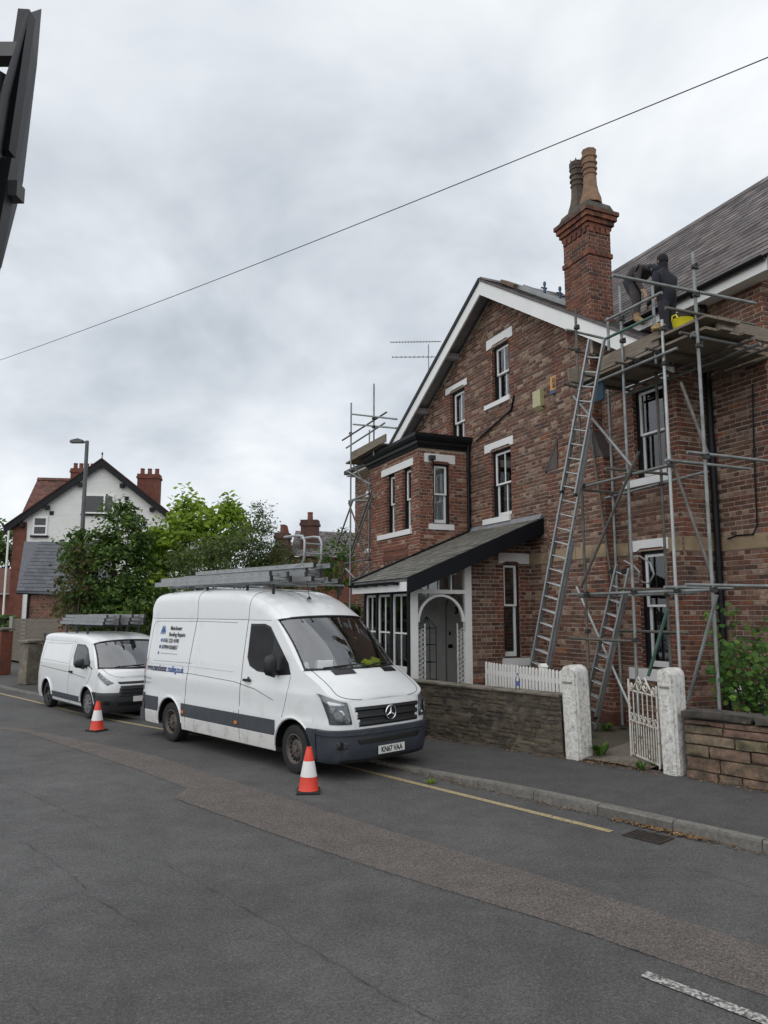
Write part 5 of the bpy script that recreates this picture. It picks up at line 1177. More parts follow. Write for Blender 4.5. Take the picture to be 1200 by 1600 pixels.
# dark rubbing strip, sills, arch trims
for sg in (-1, 1):
    V.band(-4.80, -3.70 - .43, lambda x: .50, lambda x: .76, VDARK, 'rub_strip', sg=sg)
    V.band(-3.70 + .43, -.43, lambda x: .49, lambda x: .72, VDARK, 'rub_strip', sg=sg, n=40)
    V.band(-3.70 + .44, -.44, lambda x: .275, lambda x: .485, VANWD, 'sill_panel', off=.004, sg=sg, n=30)
    V.band(-4.82, -3.70 - .44, lambda x: .275, lambda x: .49, VANWD, 'sill_panel', off=.004, sg=sg)
    V.band(-4.84, -4.68, lambda x: .26, lambda x: .80, VDARK, 'rear_bumper_end', off=.02, sg=sg, n=6)
# bumper and nose furniture
V.fpatch([(-1, .24), (1, .24), (1, .69), (-1, .69)], VBLUE, 'bumper', off=.028, nu=48, nv=14)
for sg in (-1, 1): V.band(.33, .52, lambda x: .27, lambda x: .69, VBLUE, 'bumper_flank', off=.026, sg=sg, n=10)
V.fpatch([(-1, .605), (1, .605), (1, .695), (-1, .695)], VBLUE, 'bumper_ledge', off=.052, nu=48, nv=6)
V.fpatch([(-.62, .235), (.62, .235), (.62, .30), (-.62, .30)], VBLK, 'bumper_lip', off=.03, nu=30)
V.fpatch([(-.30, .475), (.30, .475), (.36, .585), (-.36, .585)], VBLK, 'bumper_intake', off=.034, nu=20)
V.fpatch([(-.68, .425), (-.45, .425), (-.40, .54), (-.66, .56)], DARKPL, 'fog_recess', off=.034); V.fpatch([(.45, .425), (.68, .425), (.66, .56), (.40, .54)], DARKPL, 'fog_recess', off=.034)
for a in (-.56, .56):
    c = V.front(a, .487, .036); MB().lathe([(.055, -.01), (.05, .012), (.001, .012)], 14, c, axis='X', caps=False).build('fog_lamp', VBLK, SP)
GZ0, GZ1 = .70, 1.03
V.fpatch([(-.30, .645), (.30, .645), (.405, 1.065), (-.405, 1.065)], VANW, 'grille_surround', off=.022, nu=20)
V.fpatch([(-.262, GZ0), (.262, GZ0), (.345, GZ1), (-.345, GZ1)], VBLK, 'grille', off=.028, nu=18)
for k in range(3):
    z = GZ0 + .055 + k * .10; a = .265 + .26 * (z - GZ0) * .9; P = [V.front(-a + 2 * a * i / 20, z, .036) for i in range(21)]
    MB().grid([[p + Vector((-.01, 0, -.03)), p + Vector((.014, 0, .0)), p + Vector((-.006, 0, .04))] for p in P]).build('grille_slat', VBLK, SP, smooth=50)
c = V.front(0, .885, .062); m = MB()
m.path([c + Vector((0, .098 * math.cos(t), .098 * math.sin(t))) for t in [2 * math.pi * i / 32 for i in range(32)]], .0095, 8, closed=True)
for k in range(3):
    t = R(90 + 120 * k); d = Vector((0, math.cos(t), math.sin(t))); e = Vector((0, -math.sin(t), math.cos(t))); m.add([c + d * .096, c + e * .018, c - e * .018, c + Vector((.012, 0, 0)), c + d * .01 + Vector((.012, 0, 0))], [(0, 1, 3), (0, 3, 2), (0, 1, 2), (1, 2, 3)])
m.build('star_emblem', CHROME, SP, smooth=40); MB().lathe([(.10, -.03), (.10, -.008), (.001, -.006)], 28, c, axis='X', caps=False).build('emblem_seat', VBLK, SP)
for sg in (-1, 1):
    q = [(sg * .37, .765), (sg * .80, .77), (sg * 1.0, 1.175), (sg * .43, 1.058)]
    q = q if sg > 0 else [q[1], q[0], q[3], q[2]]
    V.fpatch(q, REFL if False else mat('lamp_bowl', (.13, .135, .14), .3, metal=.5, var=.3, scale=20), 'headlamp_bowl', off=.012, nu=14, nv=8)
    V.fpatch(q, LENS, 'headlamp', off=.042, nu=14, nv=8)
    for a, z, r_ in ((.60, .89, .085), (.73, .96, .05), (.46, .815, .04)):
        p = V.front(sg * a, z, .012); n_ = (V.front(sg * a, z, .1) - p).normalized(); MB().tube(p, p + n_ * .022, r_, 18, r2=r_ * .8).build('lamp_reflector', REFL, SP, smooth=50)
    q2 = [(sg * .48, 1.0), (sg * .80, 1.02), (sg * .90, 1.11), (sg * .48, 1.05)]; q2 = q2 if sg > 0 else [q2[1], q2[0], q2[3], q2[2]]
    V.fpatch(q2, REFL, 'indicator', off=.03, nu=8, nv=4)
# number plate
pc = V.front(0, .385, .036); PLT = MB().box((-.004, -.26, -.056), (.004, .26, .056)).build('number_plate', mat('plate_white', (.66, .66, .64), .4, var=.05, dirt=((.4, .38, .34), 6, .55, .85)), SP, M=Matrix.Translation(pc + Vector((.012, 0, 0))))
text_mesh('KN67 VAA', .105, TXTBLK, PLT, Matrix.Translation((.0045, -.0, -.036)) @ Matrix.Rotation(R(90), 4, 'Z') @ Matrix.Rotation(R(90), 4, 'X'), ext=.0012, bold=.0035, xs=.86, align='CENTER', name='registration')
# bonnet: shut lines, creases, cowl vents, wipers
for sg in (0, -1):
    L_ = [r_[1 if sg == 0 else -2] for r_ in V.bon[:24]]; MB().path([p + Vector((0, 0, .002)) for p in L_], .005, 4).build('panel_seam', SEAM, SP)
for k0, k1 in ((3, 6), (11, 14)):
    rows = [[V.bon[i][k].lerp(V.bon[i + 1][k], f) + Vector((0, 0, .007)) for k in range(k0, k1 + 1)] for i, f in ((1, .2), (2, .3), (3, .5), (4, .5))]
    MB().grid(rows).build('cowl_vent', VBLK, SP, smooth=50)
for y0, y1 in ((-.72, -.02), (.02, .70)):
    p = V.ws[-1]; a = p[12 + int(12 * y0 / .9)] + Vector((.03, 0, .03)); b = p[12 + int(12 * y1 / .9)] + Vector((.0, 0, .075)); MB().beam(a, b, .02, .018).build('wiper', VBLK, SP)
# door windows, doors, handles, pressings
dg = [(-1.30, 2.13), (-.90, 2.135), (-.74, 2.09), (-.50, 1.86), (-.18, 1.56), (-.10, 1.40), (-.40, 1.37), (-.98, 1.40), (-1.20, 1.47), (-1.29, 1.60)]
for sg in (-1, 1):
    V.decal(dg, VBLK, 'window_surround', off=.003, sg=sg)
    V.decal([(-1.27, 2.10), (-.91, 2.105), (-.76, 2.06), (-.62, 1.92), (-.60, 1.43), (-.98, 1.43), (-1.18, 1.50), (-1.26, 1.62)], DGLASS if sg > 0 else CABIN, 'door_window', off=.0045, sg=sg)  # offside panel: matte near-black stands for cab shade through the open window
    V.decal([(-.56, 1.87), (-.22, 1.56), (-.14, 1.42), (-.56, 1.41)], VBLK, 'quarter_panel', off=.0048, sg=sg)
    V.line([(-1.39, 2.2), (-1.40, 1.5), (-1.41, 1.1), (-1.42, .6), (-1.38, .3)], sg=sg, r_=.006); V.line([(-1.56, .74), (-1.54, .3)], sg=sg)
    V.line([(-.10, 1.38), (-.16, 1.1), (-.27, .78)], sg=sg); V.line([(-1.39, 2.19), (-.75, 2.19)], sg=sg, sub=14)
    V.line([(-2.86, 2.62), (-2.90, 2.2), (-2.98, 1.46), (-3.05, .9), (-3.03, .3)], sg=sg) if False else V.line([(-3.02, 2.2), (-3.10, 1.46), (-3.15, .9), (-3.13, .3)], sg=sg, r_=.006)
    V.line([(-4.83, 1.22), (-3.0, 1.24), (-1.6, 1.20), (-1.0, 1.13), (-.5, 1.0)], r_=.006, sg=sg, off=-.002)
    V.line([(-4.78, 1.36), (-3.0, 1.37), (-1.65, 1.36)], r_=.012, mt=VANW, name='crease', sg=sg, off=-.004)
    V.line([(-4.70, 1.42), (-4.64, 2.06), (-4.58, 2.12), (-4.48, 2.14), (-3.0, 2.15), (-1.7, 2.14)], r_=.008, mt=SEAM, name='pressing', sg=sg, off=-.005)
    V.line([(-4.80, 1.40), (-3.02, 1.42)], r_=.004, sg=sg, off=-.002)
    V.line([(-4.75, 2.195), (-1.39, 2.195)], r_=.005, sg=sg, off=-.001, sub=30)
    h_ = V.pt(-1.20, 1.25, sg); MB().beam(h_ + Vector((-.10, sg * .03, 0)), h_ + Vector((.08, sg * .03, 0)), .035, .04).build('door_handle', VBLK, SP)
    MB().lathe([(.035, 0), (.03, .01)], 14, h_ + Vector((0, sg * .004, .02)), axis='Y').build('handle_bowl', SEAM, SP)
    for x in (-3.2, -1.48): V.band(x - .045, x + .045, lambda x_: .545, lambda x_: .60, AMBER, 'side_marker', off=.02, sg=sg, n=4)
    V.band(-4.80, -4.72, lambda x: .62, lambda x: .68, REDL, 'side_marker', off=.02, sg=sg, n=4)
    V.band(-4.84, -4.79, lambda x: .85, lambda x: 1.42, REDL, 'tail_lamp', off=.012, sg=sg, n=4)
    V.mirror(-.42, 1.52, sg, .36, .17)
# roof ribs, seams, antenna
for x in (-2.98, -1.38):
    ri = min(range(45), key=lambda i: abs(V.xr + (V.xh - V.xr) * i / 44 - x)); xx = V.xr + (V.xh - V.xr) * ri / 44
    Ys = V.hw(xx, V.zs); zt = smooth_tab(V.top, xx); f = max(0, (xx - (V.xh - 1.2)) / 1.2); p_ = V.rp + (1 - V.rp) * f * f
    MB().path([(xx + V.hbow * (math.sin(t) ** p_) * f * f, -Ys * math.copysign(abs(math.cos(t)) ** p_, math.cos(t)), V.zs + (zt - V.zs) * math.sin(t) ** p_ + .001) for t in [math.pi * k / 40 for k in range(41)]], .004, 4).build('panel_seam', SEAM, SP)
zr = smooth_tab(V.top, -.85); MB().lathe([(.045, 0), (.03, .02), (.012, .05)], 10, (-.72, -.15, 2.52)).build('antenna_base', VBLK, SP); MB().tube((-.72, -.15, 2.56), (-.80, -.15, 2.86), .005, 5).build('antenna_rod', VBLK, SP)
for x, dz in ((0, 0), (-3.70, 0)):
    V.wheel(x, -1, .347, .23, .215, STEELW, 'steel', turn=R(0) if x else R(-4)); V.wheel(x, 1, .347, .23, .215, STEELW, 'steel', dz=.055)
# rear bumper / step
MB().box((-4.92, -.95, .28), (-4.80, .95, .5)).build('rear_bumper', VDARK, SP)
# lettering on the offside (the machine-readable square is left off)
def side_text(body, size, x, z, mt, xs=1.0, bold=0.0, name='lettering'):
    zb_ = z + .02; sl_ = (V.hw(x + .3, zb_ + size * .7) - V.hw(x + .3, zb_)) / (size * .7); y = -(V.hw(x + .3, zb_) - sl_ * .02 + .009)
    return text_mesh(body, size, mt, SP, Matrix.Translation((x, y, z)) @ Matrix.Rotation(R(90) + math.atan(sl_) * 1.0, 4, 'X'), ext=.0015, bold=bold, xs=xs, name=name)
side_text('Manchester', .105, -3.94, 1.985, TXTBLK, xs=.86, bold=.001); side_text('Roofing Repairs', .105, -3.97, 1.87, TXTBLK, xs=.90, bold=.001)
side_text('0161 225 4190', .105, -4.16, 1.755, TXTBLK, xs=.92, bold=.001); side_text('07494 026857', .105, -4.18, 1.635, TXTBLK, xs=.98, bold=.001)
side_text('www.manchester', .155, -4.66, 1.235, TXTNAVY, xs=.70, bold=.002); side_text('roofing.co.uk', .155, -3.85, 1.235, TXTBLUE, xs=.70, bold=.002)
def logo(o, sc_):
    for dx, mtl in ((0, TXTBLUE), (.17, TXTBLUE)):
        pts = [(0, 0), (.045, 0), (.19, .30), (.27, .12), (.25, 0), (.30, 0), (.31, .13), (.20, .40), (.16, .40)]
        V.decal([(o[0] + (x + dx) * sc_, o[1] + z * sc_) for x, z in pts], mtl, 'logo_mark', off=.006)
logo((-4.32, 1.90), .40)
def dot(x, z, r_, mt=TXTBLUE): V.decal([(x + r_ * math.cos(t), z + r_ * math.sin(t)) for t in [2 * math.pi * i / 12 for i in range(12)]], mt, 'contact_icon', off=.0055)
dot(-4.23, 1.79, .036); dot(-4.26, 1.67, .036); dot(-4.29, 1.555, .026); V.line([(-4.20, 1.552), (-3.57, 1.552)], r_=.005, mt=TXTNAVY, name='lettering')
dot(-4.73, 1.08, .03); dot(-4.73, .99, .03)
for z, x1 in ((1.09, -4.46), (1.065, -4.44), (1.0, -4.42), (.975, -4.52)): V.line([(-4.66, z), (x1, z)], r_=.004, mt=TXTNAVY, name='lettering')
# rack
for x in (-4.3, -3.0, -1.7, -.95):
    z = smooth_tab(V.top, x); MB().beam((x, -.78, 2.775), (x, .78, 2.775), .045, .03).build('rack_bar', GALV, SP)
    for sg in (-1, 1): MB().beam((x, sg * .70, 2.60), (x, sg * .70, 2.79), .04, .03).build('rack_foot', DARKPL, SP)
# things lying on the dashboard
def at_van(x, y, z): return SP.matrix_basis @ Vector((x, y, z))
bpy.context.view_layer.update()
tb = thing('tissue_box', 'white cardboard tissue box on the dashboard of the large van', 'box', at_van(.17, -.55, 1.475), ROTR - R(20))
MB().box((-.06, -.12, 0), (.06, .12, .13)).build('carton', mat('white_card', (.78, .78, .77), .7, var=.04), tb); MB().lathe([(.045, .131), (.04, .132), (.001, .132)], 12, caps=False).build('slot', SEAM, tb)
HV = mat('hi_vis_yellow', (.55, .72, .03), .6, var=.25, scale=14, bump=.5)
def rag(name, label, c, s_, mt, cat):
    t = thing(name, label, cat, c, random.uniform(0, 3)); bm = bmesh.new(); bmesh.ops.create_icosphere(bm, subdivisions=3, radius=1)
    for v in bm.verts:
        n_ = math.sin(v.co.x * 5 + 1) * math.sin(v.co.y * 6) * .25 + math.sin(v.co.z * 7 + v.co.x * 3) * .15; v.co *= 1 + n_; v.co = Vector((v.co.x * s_[0], v.co.y * s_[1], max(0, v.co.z * s_[2] + s_[2] * .5)))
    me = bpy.data.meshes.new('cloth'); bm.to_mesh(me); bm.free(); me.materials.append(mt); me.polygons.foreach_set('use_smooth', [True] * len(me.polygons)); link('cloth', me, t); return t
rag('hi_vis_vest', 'bunched fluorescent yellow vest lying behind the van windscreen', at_van(.13, .34, 1.46), (.10, .17, .075), HV, 'vest')
rag('hi_vis_vest', 'second fluorescent yellow vest, further from the tissue box', at_van(.06, .58, 1.46), (.09, .13, .085), HV, 'vest')
rag('crumpled_paper', 'crumpled white paper between tissue box and yellow vest', at_van(.24, .02, 1.465), (.08, .14, .05), mats_ := mat('paper_white', (.7, .7, .69), .8), 'paper')
rag('paper_cup', 'crumpled white paper left of the tissue box in the van', at_van(-.02, -.76, 1.465), (.06, .07, .07), mats_, 'paper')

# ---- ladders on its roof
def lying(name, label, x, y, z, L, W, sec, offs, rot=0.0, sect=None, pitch=.25, st=.07):
    t = thing(name, label, 'ladder', at_van(x, y, z), ROTR + rot, 'ladders on the large van'); ladder_mesh(t, L, W, sec, offs=offs, sect_len=sect, st=st); return t
lying('ladder', 'long double aluminium ladder nearest the road side of the large van roof', -4.95, -.56, 2.845, 4.2, .36, 2, (0, .25), sect=(4.2, 3.9), st=.085)
lying('ladder', 'aluminium ladder lying in the middle of the large van roof rack', -4.9, -.06, 2.845, 4.5, .34, 3, (0, .3, .1), sect=(4.5, 4.0, 4.2), rot=R(.6))
lying('ladder', 'aluminium ladder reaching furthest forward over the large van cab', -3.9, .50, 2.845, 3.1, .36, 1, (0,), rot=R(-.5))
RL = lying('roof_ladder', 'aluminium roof ladder with bent ridge hooks on top of the large van', -4.2, -.10, 3.06, 3.9, .34, 1, (0,), rot=R(.4))
for sg in (-1, 1):
    y = sg * .17; MB().path([(3.35, y, 0), (3.55, y, .02), (3.62, y, .12), (3.62, y, .40), (3.56, y, .48), (3.40, y, .50), (3.05, y, .50)], .022, 8).build('ridge_hook', ALU, RL, smooth=60)
for z in (.2, .36): MB().tube((3.62, -.17, z), (3.62, .17, z), .012, 6).build('hook_rung', ALU, RL)

# ---- the small van behind
CNX, CNY = -16.75, 7.10
CN = rthing('panel_van', 'small white panel van with black mirrors and ladders parked behind the large van', 'van', CNX, CNY, 0.0)
U = Van(CN, dict(xr=-3.50, xs=.42, xf0=-.1, ftap=.03, rtap=.06, wb=2.66, wr=.315, arch=.375, sill=.22, belt=1.08, zs=1.60, xw=.36, xh=-.10, hbow=.16, cbow=.36, rp=.42,
    W=[(.2, .86), (.4, .905), (.7, .917), (1.08, .895), (1.35, .845), (1.6, .79)], edge=[(.2, 1.09), (.36, 1.08), (.55, 1.03), (.72, .94), (.86, .86)], nosetop=.86,
    top=[(-3.50, 1.66), (-3.44, 1.74), (-3.3, 1.79), (-2.6, 1.82), (-1.2, 1.83), (-.6, 1.81), (-.3, 1.76), (-.10, 1.69)],
    nose=[(.15, .80), (.3, .88), (.45, .92), (.62, .91), (.75, .89), (.86, .84), (.95, .8)], fp=.55, fp2=.66, fbot=.2, crown=.05, lip=.022, lipm=VANW, dash=(.05, .3)))
U.body()
for sg in (-1, 1):
    U.band(-2.66 + .40, -.40, lambda x: .30, lambda x: .44, VDARK, 'door_cladding', sg=sg, n=30); U.band(-2.66 + .38, -.38, lambda x: .17, lambda x: .24, VDARK, 'sill', sg=sg, n=20)
    dgc = [(-1.02, 1.58), (-.50, 1.575), (-.28, 1.50), (.0, 1.25), (.22, 1.06), (-.35, 1.04), (-.95, 1.10), (-1.05, 1.3)]
    U.decal(dgc, VBLK, 'window_surround', off=.003, sg=sg); U.decal([(-.98, 1.555), (-.52, 1.55), (-.32, 1.48), (-.22, 1.38), (-.22, 1.07), (-.92, 1.125), (-1.01, 1.3)], DGLASS, 'door_window', off=.0045, sg=sg)
    U.line([(-1.12, 1.6), (-1.17, 1.1), (-1.16, .5), (-1.12, .24)], sg=sg); U.line([(.2, 1.04), (.06, .8), (-.22, .6)], sg=sg)
    U.line([(-3.35, .98), (-1.2, .93), (-.1, .86)], r_=.008, sg=sg, off=-.004); U.line([(-3.2, 1.16), (-3.1, 1.54), (-1.3, 1.57), (-1.25, 1.12), (-3.2, 1.14)], r_=.007, sg=sg, off=-.004)
    h_ = U.pt(-1.02, .95, sg); MB().beam(h_ + Vector((-.09, sg * .02, 0)), h_ + Vector((.09, sg * .02, 0)), .035, .045).build('door_handle', VBLK, CN)
    U.mirror(-.12, 1.18, sg, .22, .20)
    q = [(sg * .40, .80), (sg * .58, .755), (sg * .97, .97), (sg * .88, 1.03)]; q = q if sg > 0 else [q[1], q[0], q[3], q[2]]
    U.fpatch(q, mat('lamp_bowl', (.13, .135, .14), .3), 'headlamp_bowl', off=.01); U.fpatch(q, LENS, 'headlamp', off=.03)
    for a, z in ((.60, .84), (.72, .89), (.82, .95)):
        p = U.front(sg * a, z, .01); n_ = (U.front(sg * a, z, .1) - p).normalized(); MB().tube(p, p + n_ * .015, .035, 12, r2=.025).build('lamp_reflector', REFL, CN, smooth=50)
    q = [(sg * .50, .36), (sg * .72, .36), (sg * .72, .47), (sg * .50, .47)]; q = q if sg > 0 else [q[1], q[0], q[3], q[2]]
U.fpatch([(-1, .17), (1, .17), (1, .60), (-1, .60)], DARKPL, 'bumper', off=.025, nu=44, nv=12)
for sg in (-1, 1):
    U.band(.30, .44, lambda x: .2, lambda x: .60, DARKPL, 'bumper_flank', off=.022, sg=sg, n=8)
    q = [(sg * .48, .34), (sg * .72, .34), (sg * .70, .46), (sg * .50, .46)]; q = q if sg > 0 else [q[1], q[0], q[3], q[2]]; U.fpatch(q, VBLK, 'fog_recess', off=.031)
U.fpatch([(-.34, .48), (.34, .48), (.28, .74), (-.28, .74)], VBLK, 'grille', off=.028, nu=18)
for z in (.54, .61, .68): P = [U.front(-.3 + .6 * i / 14, z, .036) for i in range(15)]; MB().path(P, .011, 5).build('grille_slat', DARKPL, CN)
U.fpatch([(-.30, .775), (.30, .775), (.34, .825), (-.34, .825)], VBLK, 'upper_grille', off=.014, nu=14); U.fpatch([(-.36, .30), (.36, .30), (.36, .44), (-.36, .44)], VBLK, 'bumper_intake', off=.031, nu=18)
MB().box((-.004, -.26, -.056), (.004, .26, .056)).build('number_plate', mat('plate_white', (.66, .66, .64), .4), CN, M=Matrix.Translation(U.front(0, .46, .05)))
for sg in (0, -1): MB().path([r_[1 if sg == 0 else -2] + Vector((0, 0, .002)) for r_ in U.bon[:24]], .004, 4).build('panel_seam', SEAM, CN)
p = U.ws[-1]; MB().beam(p[4] + Vector((.03, 0, .03)), p[13] + Vector((0, 0, .07)), .018, .016).build('wiper', VBLK, CN)
for x in (0, -2.66):
    U.wheel(x, -1, .317, .2, .2, ALLOY if x == 0 else VBLK, 'trim' if x == 0 else 'steel'); U.wheel(x, 1, .317, .2, .2, VBLK, 'steel', dz=.055)
for x in (-2.3, -1.6, -.9):
    MB().beam((x, -.66, 1.98), (x, .66, 1.98), .04, .03).build('rack_bar', DARKPL, CN)
    for sg in (-1, 1): MB().beam((x, sg * .62, 1.74), (x, sg * .62, 1.98), .04, .03).build('rack_foot', DARKPL, CN)
bpy.context.view_layer.update()
def at_cn(x, y, z): return CN.matrix_basis @ Vector((x, y, z))
for i, (lab, y, z, L) in enumerate((('triple aluminium ladder on the small van roof, road side', -.38, 2.05, 2.9), ('triple aluminium ladder on the small van roof, pavement side', .10, 2.06, 2.9))):
    t = thing('ladder', lab, 'ladder', at_cn(-3.0 + .25 * i, y, z), ROTR, 'ladders on the small van'); ladder_mesh(t, L, .36, 3, offs=(0, .12, .3), sect_len=(L, L - .1, L - .2), gap=.08)

# ---- cones
ORNG = mat('cone_red_orange', (.66, .045, .02), .45, var=.08, scale=6, dirt=((.5, .05, .02), 7, .6, .8)); SLEEVE = mat('cone_sleeve', (.72, .71, .70), .35, var=.05)
def cone(label, px, py, hh):
    p = on_ground(px, py); t = thing('traffic_cone', label, 'traffic cone', p, random.uniform(0, 1.2), 'traffic cones beside the vans'); b = .17
    m = MB(); m.lathe([(b * 1.25, 0), (b * 1.27, .02), (b * 1.2, .035), (.001, .035)], 4, caps=False); o_ = m.build('base', RUBBER, t); o_.rotation_euler.z = R(45)
    MB().lathe([(.135, .034), (.125, .05), (.108, hh * .36)], 24, caps=False).build('lower_cone', ORNG, t, smooth=50)
    MB().lathe([(.109, hh * .36), (.072, hh * .70)], 24, caps=False).build('reflective_sleeve', SLEEVE, t, smooth=50)
    MB().lathe([(.0715, hh * .70), (.042, hh * .93), (.040, hh * .935), (.036, hh), (.028, hh), (.03, hh * .9)], 24, caps=False).build('tip', ORNG, t, smooth=50)
cone('orange and white traffic cone by the front wheel of the large van', 482, 1238, .57); cone('orange and white traffic cone in front of the small van', 151, 1142, .57)
# ------------------------------------------------------------------ scaffolds
BO, BI = -1.05, -.30
GZ = (0.34 - GC.z) / KH                   # garden level in house units
def scaffold(name, label, foot):
    t = thing(name, label, 'scaffold', foot, ROTH); to = rel(t); cnt = []
    def tube(p, q, mt=GALV, r_=.0245, nm='tube'): MB().tube(to(HF(*p)), to(HF(*q)), r_, 10).build(nm, mt, t, smooth=50)
    def coup(p, ax=0):
        c = to(HF(*p)); m = MB(); m.box((c.x - .034, c.y - .04, c.z - .03), (c.x + .034, c.y + .04, c.z + .03)); m.tube(c + Vector((-.06, 0, .03)), c + Vector((.06, 0, .03)), .014, 6); m.tube(c + Vector((0, -.065, -.02)), c + Vector((0, .06, -.02)), .012, 6); m.build('coupler', COUPLER, t)
    def plank(p, q, wd=.225, th=.038, mt=PLANK, up=(0, 0, 1), nm='plank'):
        a, b = to(HF(*p)), to(HF(*q)); o_ = MB().beam((-(b - a).length / 2, 0, 0), ((b - a).length / 2, 0, 0), wd, th, up=up)
        d = (b - a); rz = math.atan2(d.y, d.x); tilt = math.asin(d.z / d.length)
        o = o_.build(nm, mt, t, M=Matrix.Translation((a + b) / 2) @ Matrix.Rotation(rz, 4, 'Z') @ Matrix.Rotation(-tilt, 4, 'Y'))
        for e, sg in ((a, 1), (b, -1)): pass
        return o
    return t, tube, coup, plank
sfoot = HF(0, BO, GZ)
ST, tube, coup, plank = scaffold('scaffold', 'tall steel tube scaffold with plank platform against the right of the brick house', sfoot)
xs1, xs2, xs4, xs5 = [at_house(p, 900, BO).x for p in (914, 988, 1055, 1112)]
xs6, xs7 = at_house(963, 900, BI).x, at_house(1041, 900, BI).x
PZ = 6.04                                 # platform level
def vert(x, b, zt, z0=None, mt=GALV):
    tube((x, b, z0 if z0 is not None else GZ), (x, b, zt), mt)
vert(xs1, BO, at_house(904, 482, BO).z, mt=RUSTTUBE); vert(xs2, BO, at_house(977, 442, BO).z); vert(xs4, BO, at_house(1040, 497, BO).z, mt=mat('new_galvanised', (.40, .42, .415), .45, metal=.5, var=.15, scale=5)); vert(xs5, BO, at_house(1092, 388, BO).z, mt=GALV)
vert(xs6, BI, 6.5, mt=GALV); vert(xs7, BI, 6.1, mt=RUSTTUBE)
x3 = at_house(1022, 500, BO + .08).x; vert(x3, BO + .08, at_house(1022, 440, BO).z, z0=at_house(1022, 566, BO).z, mt=GALV)
xp = at_house(946, 510, BO).x; vert(xp, BO + .05, at_house(946, 495, BO).z, z0=at_house(946, 548, BO).z)
def hp_(a, b, bb, mt=GALV): 
    p, q = at_house(*a, bb), at_house(*b, bb); tube(p, q, mt); return p, q
def sp_(a, b, x, mt=GALV): tube(at_side(*a, x), at_side(*b, x), mt)
hp_((947, 501), (1034, 457), BO - .05); hp_((947, 529), (1021, 494), BO - .05, GREENTUBE)
sp_((957, 430), (1180, 474), xs5 + .05); sp_((1040, 481), (1180, 508), xs5 + .05, RUSTTUBE)
sp_((885, 515), (957, 532), xs1 - .05); sp_((886, 543), (930, 556), xs1 - .05, RUSTTUBE); sp_((880, 599), (906, 607), xs1 - .05, RUSTTUBE)
hp_((903, 609), (1058, 544), BO - .055)
for x in (xs1 + .12, -.55, xs2 + .1, .35, .75, xs5 - .06): tube((x, -1.30, PZ - .03), (x, -.02, PZ - .03), RUSTTUBE); coup((x, BO, PZ - .05))
tube((xs1 - .2, BI, PZ - .08), (xs5 + .25, BI, PZ - .08), RUSTTUBE); tube((xs1 + .1, -.12, PZ - .10), (xs5 + .2, -.12, PZ - .10), GALV)
tube((xs5 - .02, BO - .1, PZ - .06), (xs5 - .02, .66, PZ - .06)); tube((.3, .1, PZ - .1), (1.62, .12, PZ - .1), RUSTTUBE); tube((.3, .45, PZ - .1), (1.62, .47, PZ - .1), RUSTTUBE)
# planks: main run, overhanging raised boards, return towards the main wing
for i in range(4): plank((xs1 - .12 + .05 * (i % 2), BO + .12 + i * .21, PZ + .02), (xs5 + .12 + .08 * (i % 2), BO + .12 + i * .21, PZ + .02))
for i in range(3): plank((.62 + .06 * i, -.95 + i * .215, PZ + .17), (1.62, -.95 + i * .215, PZ + .17))
for i in range(4): plank((.42 + i * .21, -.25, PZ + .03), (.42 + i * .21, .62, PZ + .03))
plank((at_house(938, 580, BO + .04).x, BO + .04, PZ + .17), (at_house(1030, 530, BO + .04).x, BO + .04, PZ + .17), .04, .24, nm='toe_board')
lp, lq = at_side(888, 585, xs1 + .0), at_side(938, 590, xs1 + .0); plank(lp, lq, .04, .23, nm='toe_board')
plank((xs5 + .05, -.75, PZ + .12), (xs5 + .05, .62, PZ + .12), .04, .21, nm='toe_board')
for i in range(3): plank((xs1 - .1, -1.0 + .3 * i, PZ - .1), (xs1 + .5, -1.0 + .3 * i, PZ - .1)) if False else None
# lifts
Z2, Z1, Z0_ = 4.33, 2.60, 2.02
tube((xs1 - .05, BO + .05, Z2), (xs4 + .02, BO + .05, Z2 + .02)); tube((-xs1 * 0 + at_house(945, 765, BI).x, BI, Z2 - .1), (at_house(1105, 727, BI).x, BI, Z2 - .02)); tube((xs2 - .02, BO - .4, Z2 + .08), (xs2 - .02, -.05, Z2 + .08), RUSTTUBE); tube((xs4 + .04, BO - .1, Z2 + .06), (xs4 + .04, .45, Z2 + .06)); tube((xs5, BO - .3, Z2 + .04), (xs5, .6, Z2 + .04)); tube((xs1, BO - .2, Z2 - .06), (xs1, 0, Z2 - .06), RUSTTUBE)
tube((at_house(885, 929, BO).x, BO + .05, Z1), (at_house(1108, 925, BO).x, BO + .05, Z1)); tube((xs6 - .1, BI, Z1 - .03), (xs7 + .6, BI, Z1), GALV); tube((xs2, BO - .3, Z1 + .05), (xs2, -.05, Z1 + .05), RUSTTUBE); tube((xs5, -1.5, Z1 + .06), (xs5, .62, Z1 + .06)); tube((xs4, -1.25, Z1 + .05), (xs4, .0, Z1 + .05)); tube((xs1, -1.2, Z1 - .04), (xs1, -.24, Z1 - .04), RUSTTUBE)
tube((at_house(968, 983, BI).x, BI - .05, Z0_), (at_house(1080, 985, BI).x, BI - .05, Z0_), RUSTTUBE); tube((at_house(892, 1002, BO).x, BO - .05, Z0_ - .12), (at_house(992, 1002, BO).x, BO - .05, Z0_ - .12), RUSTTUBE)
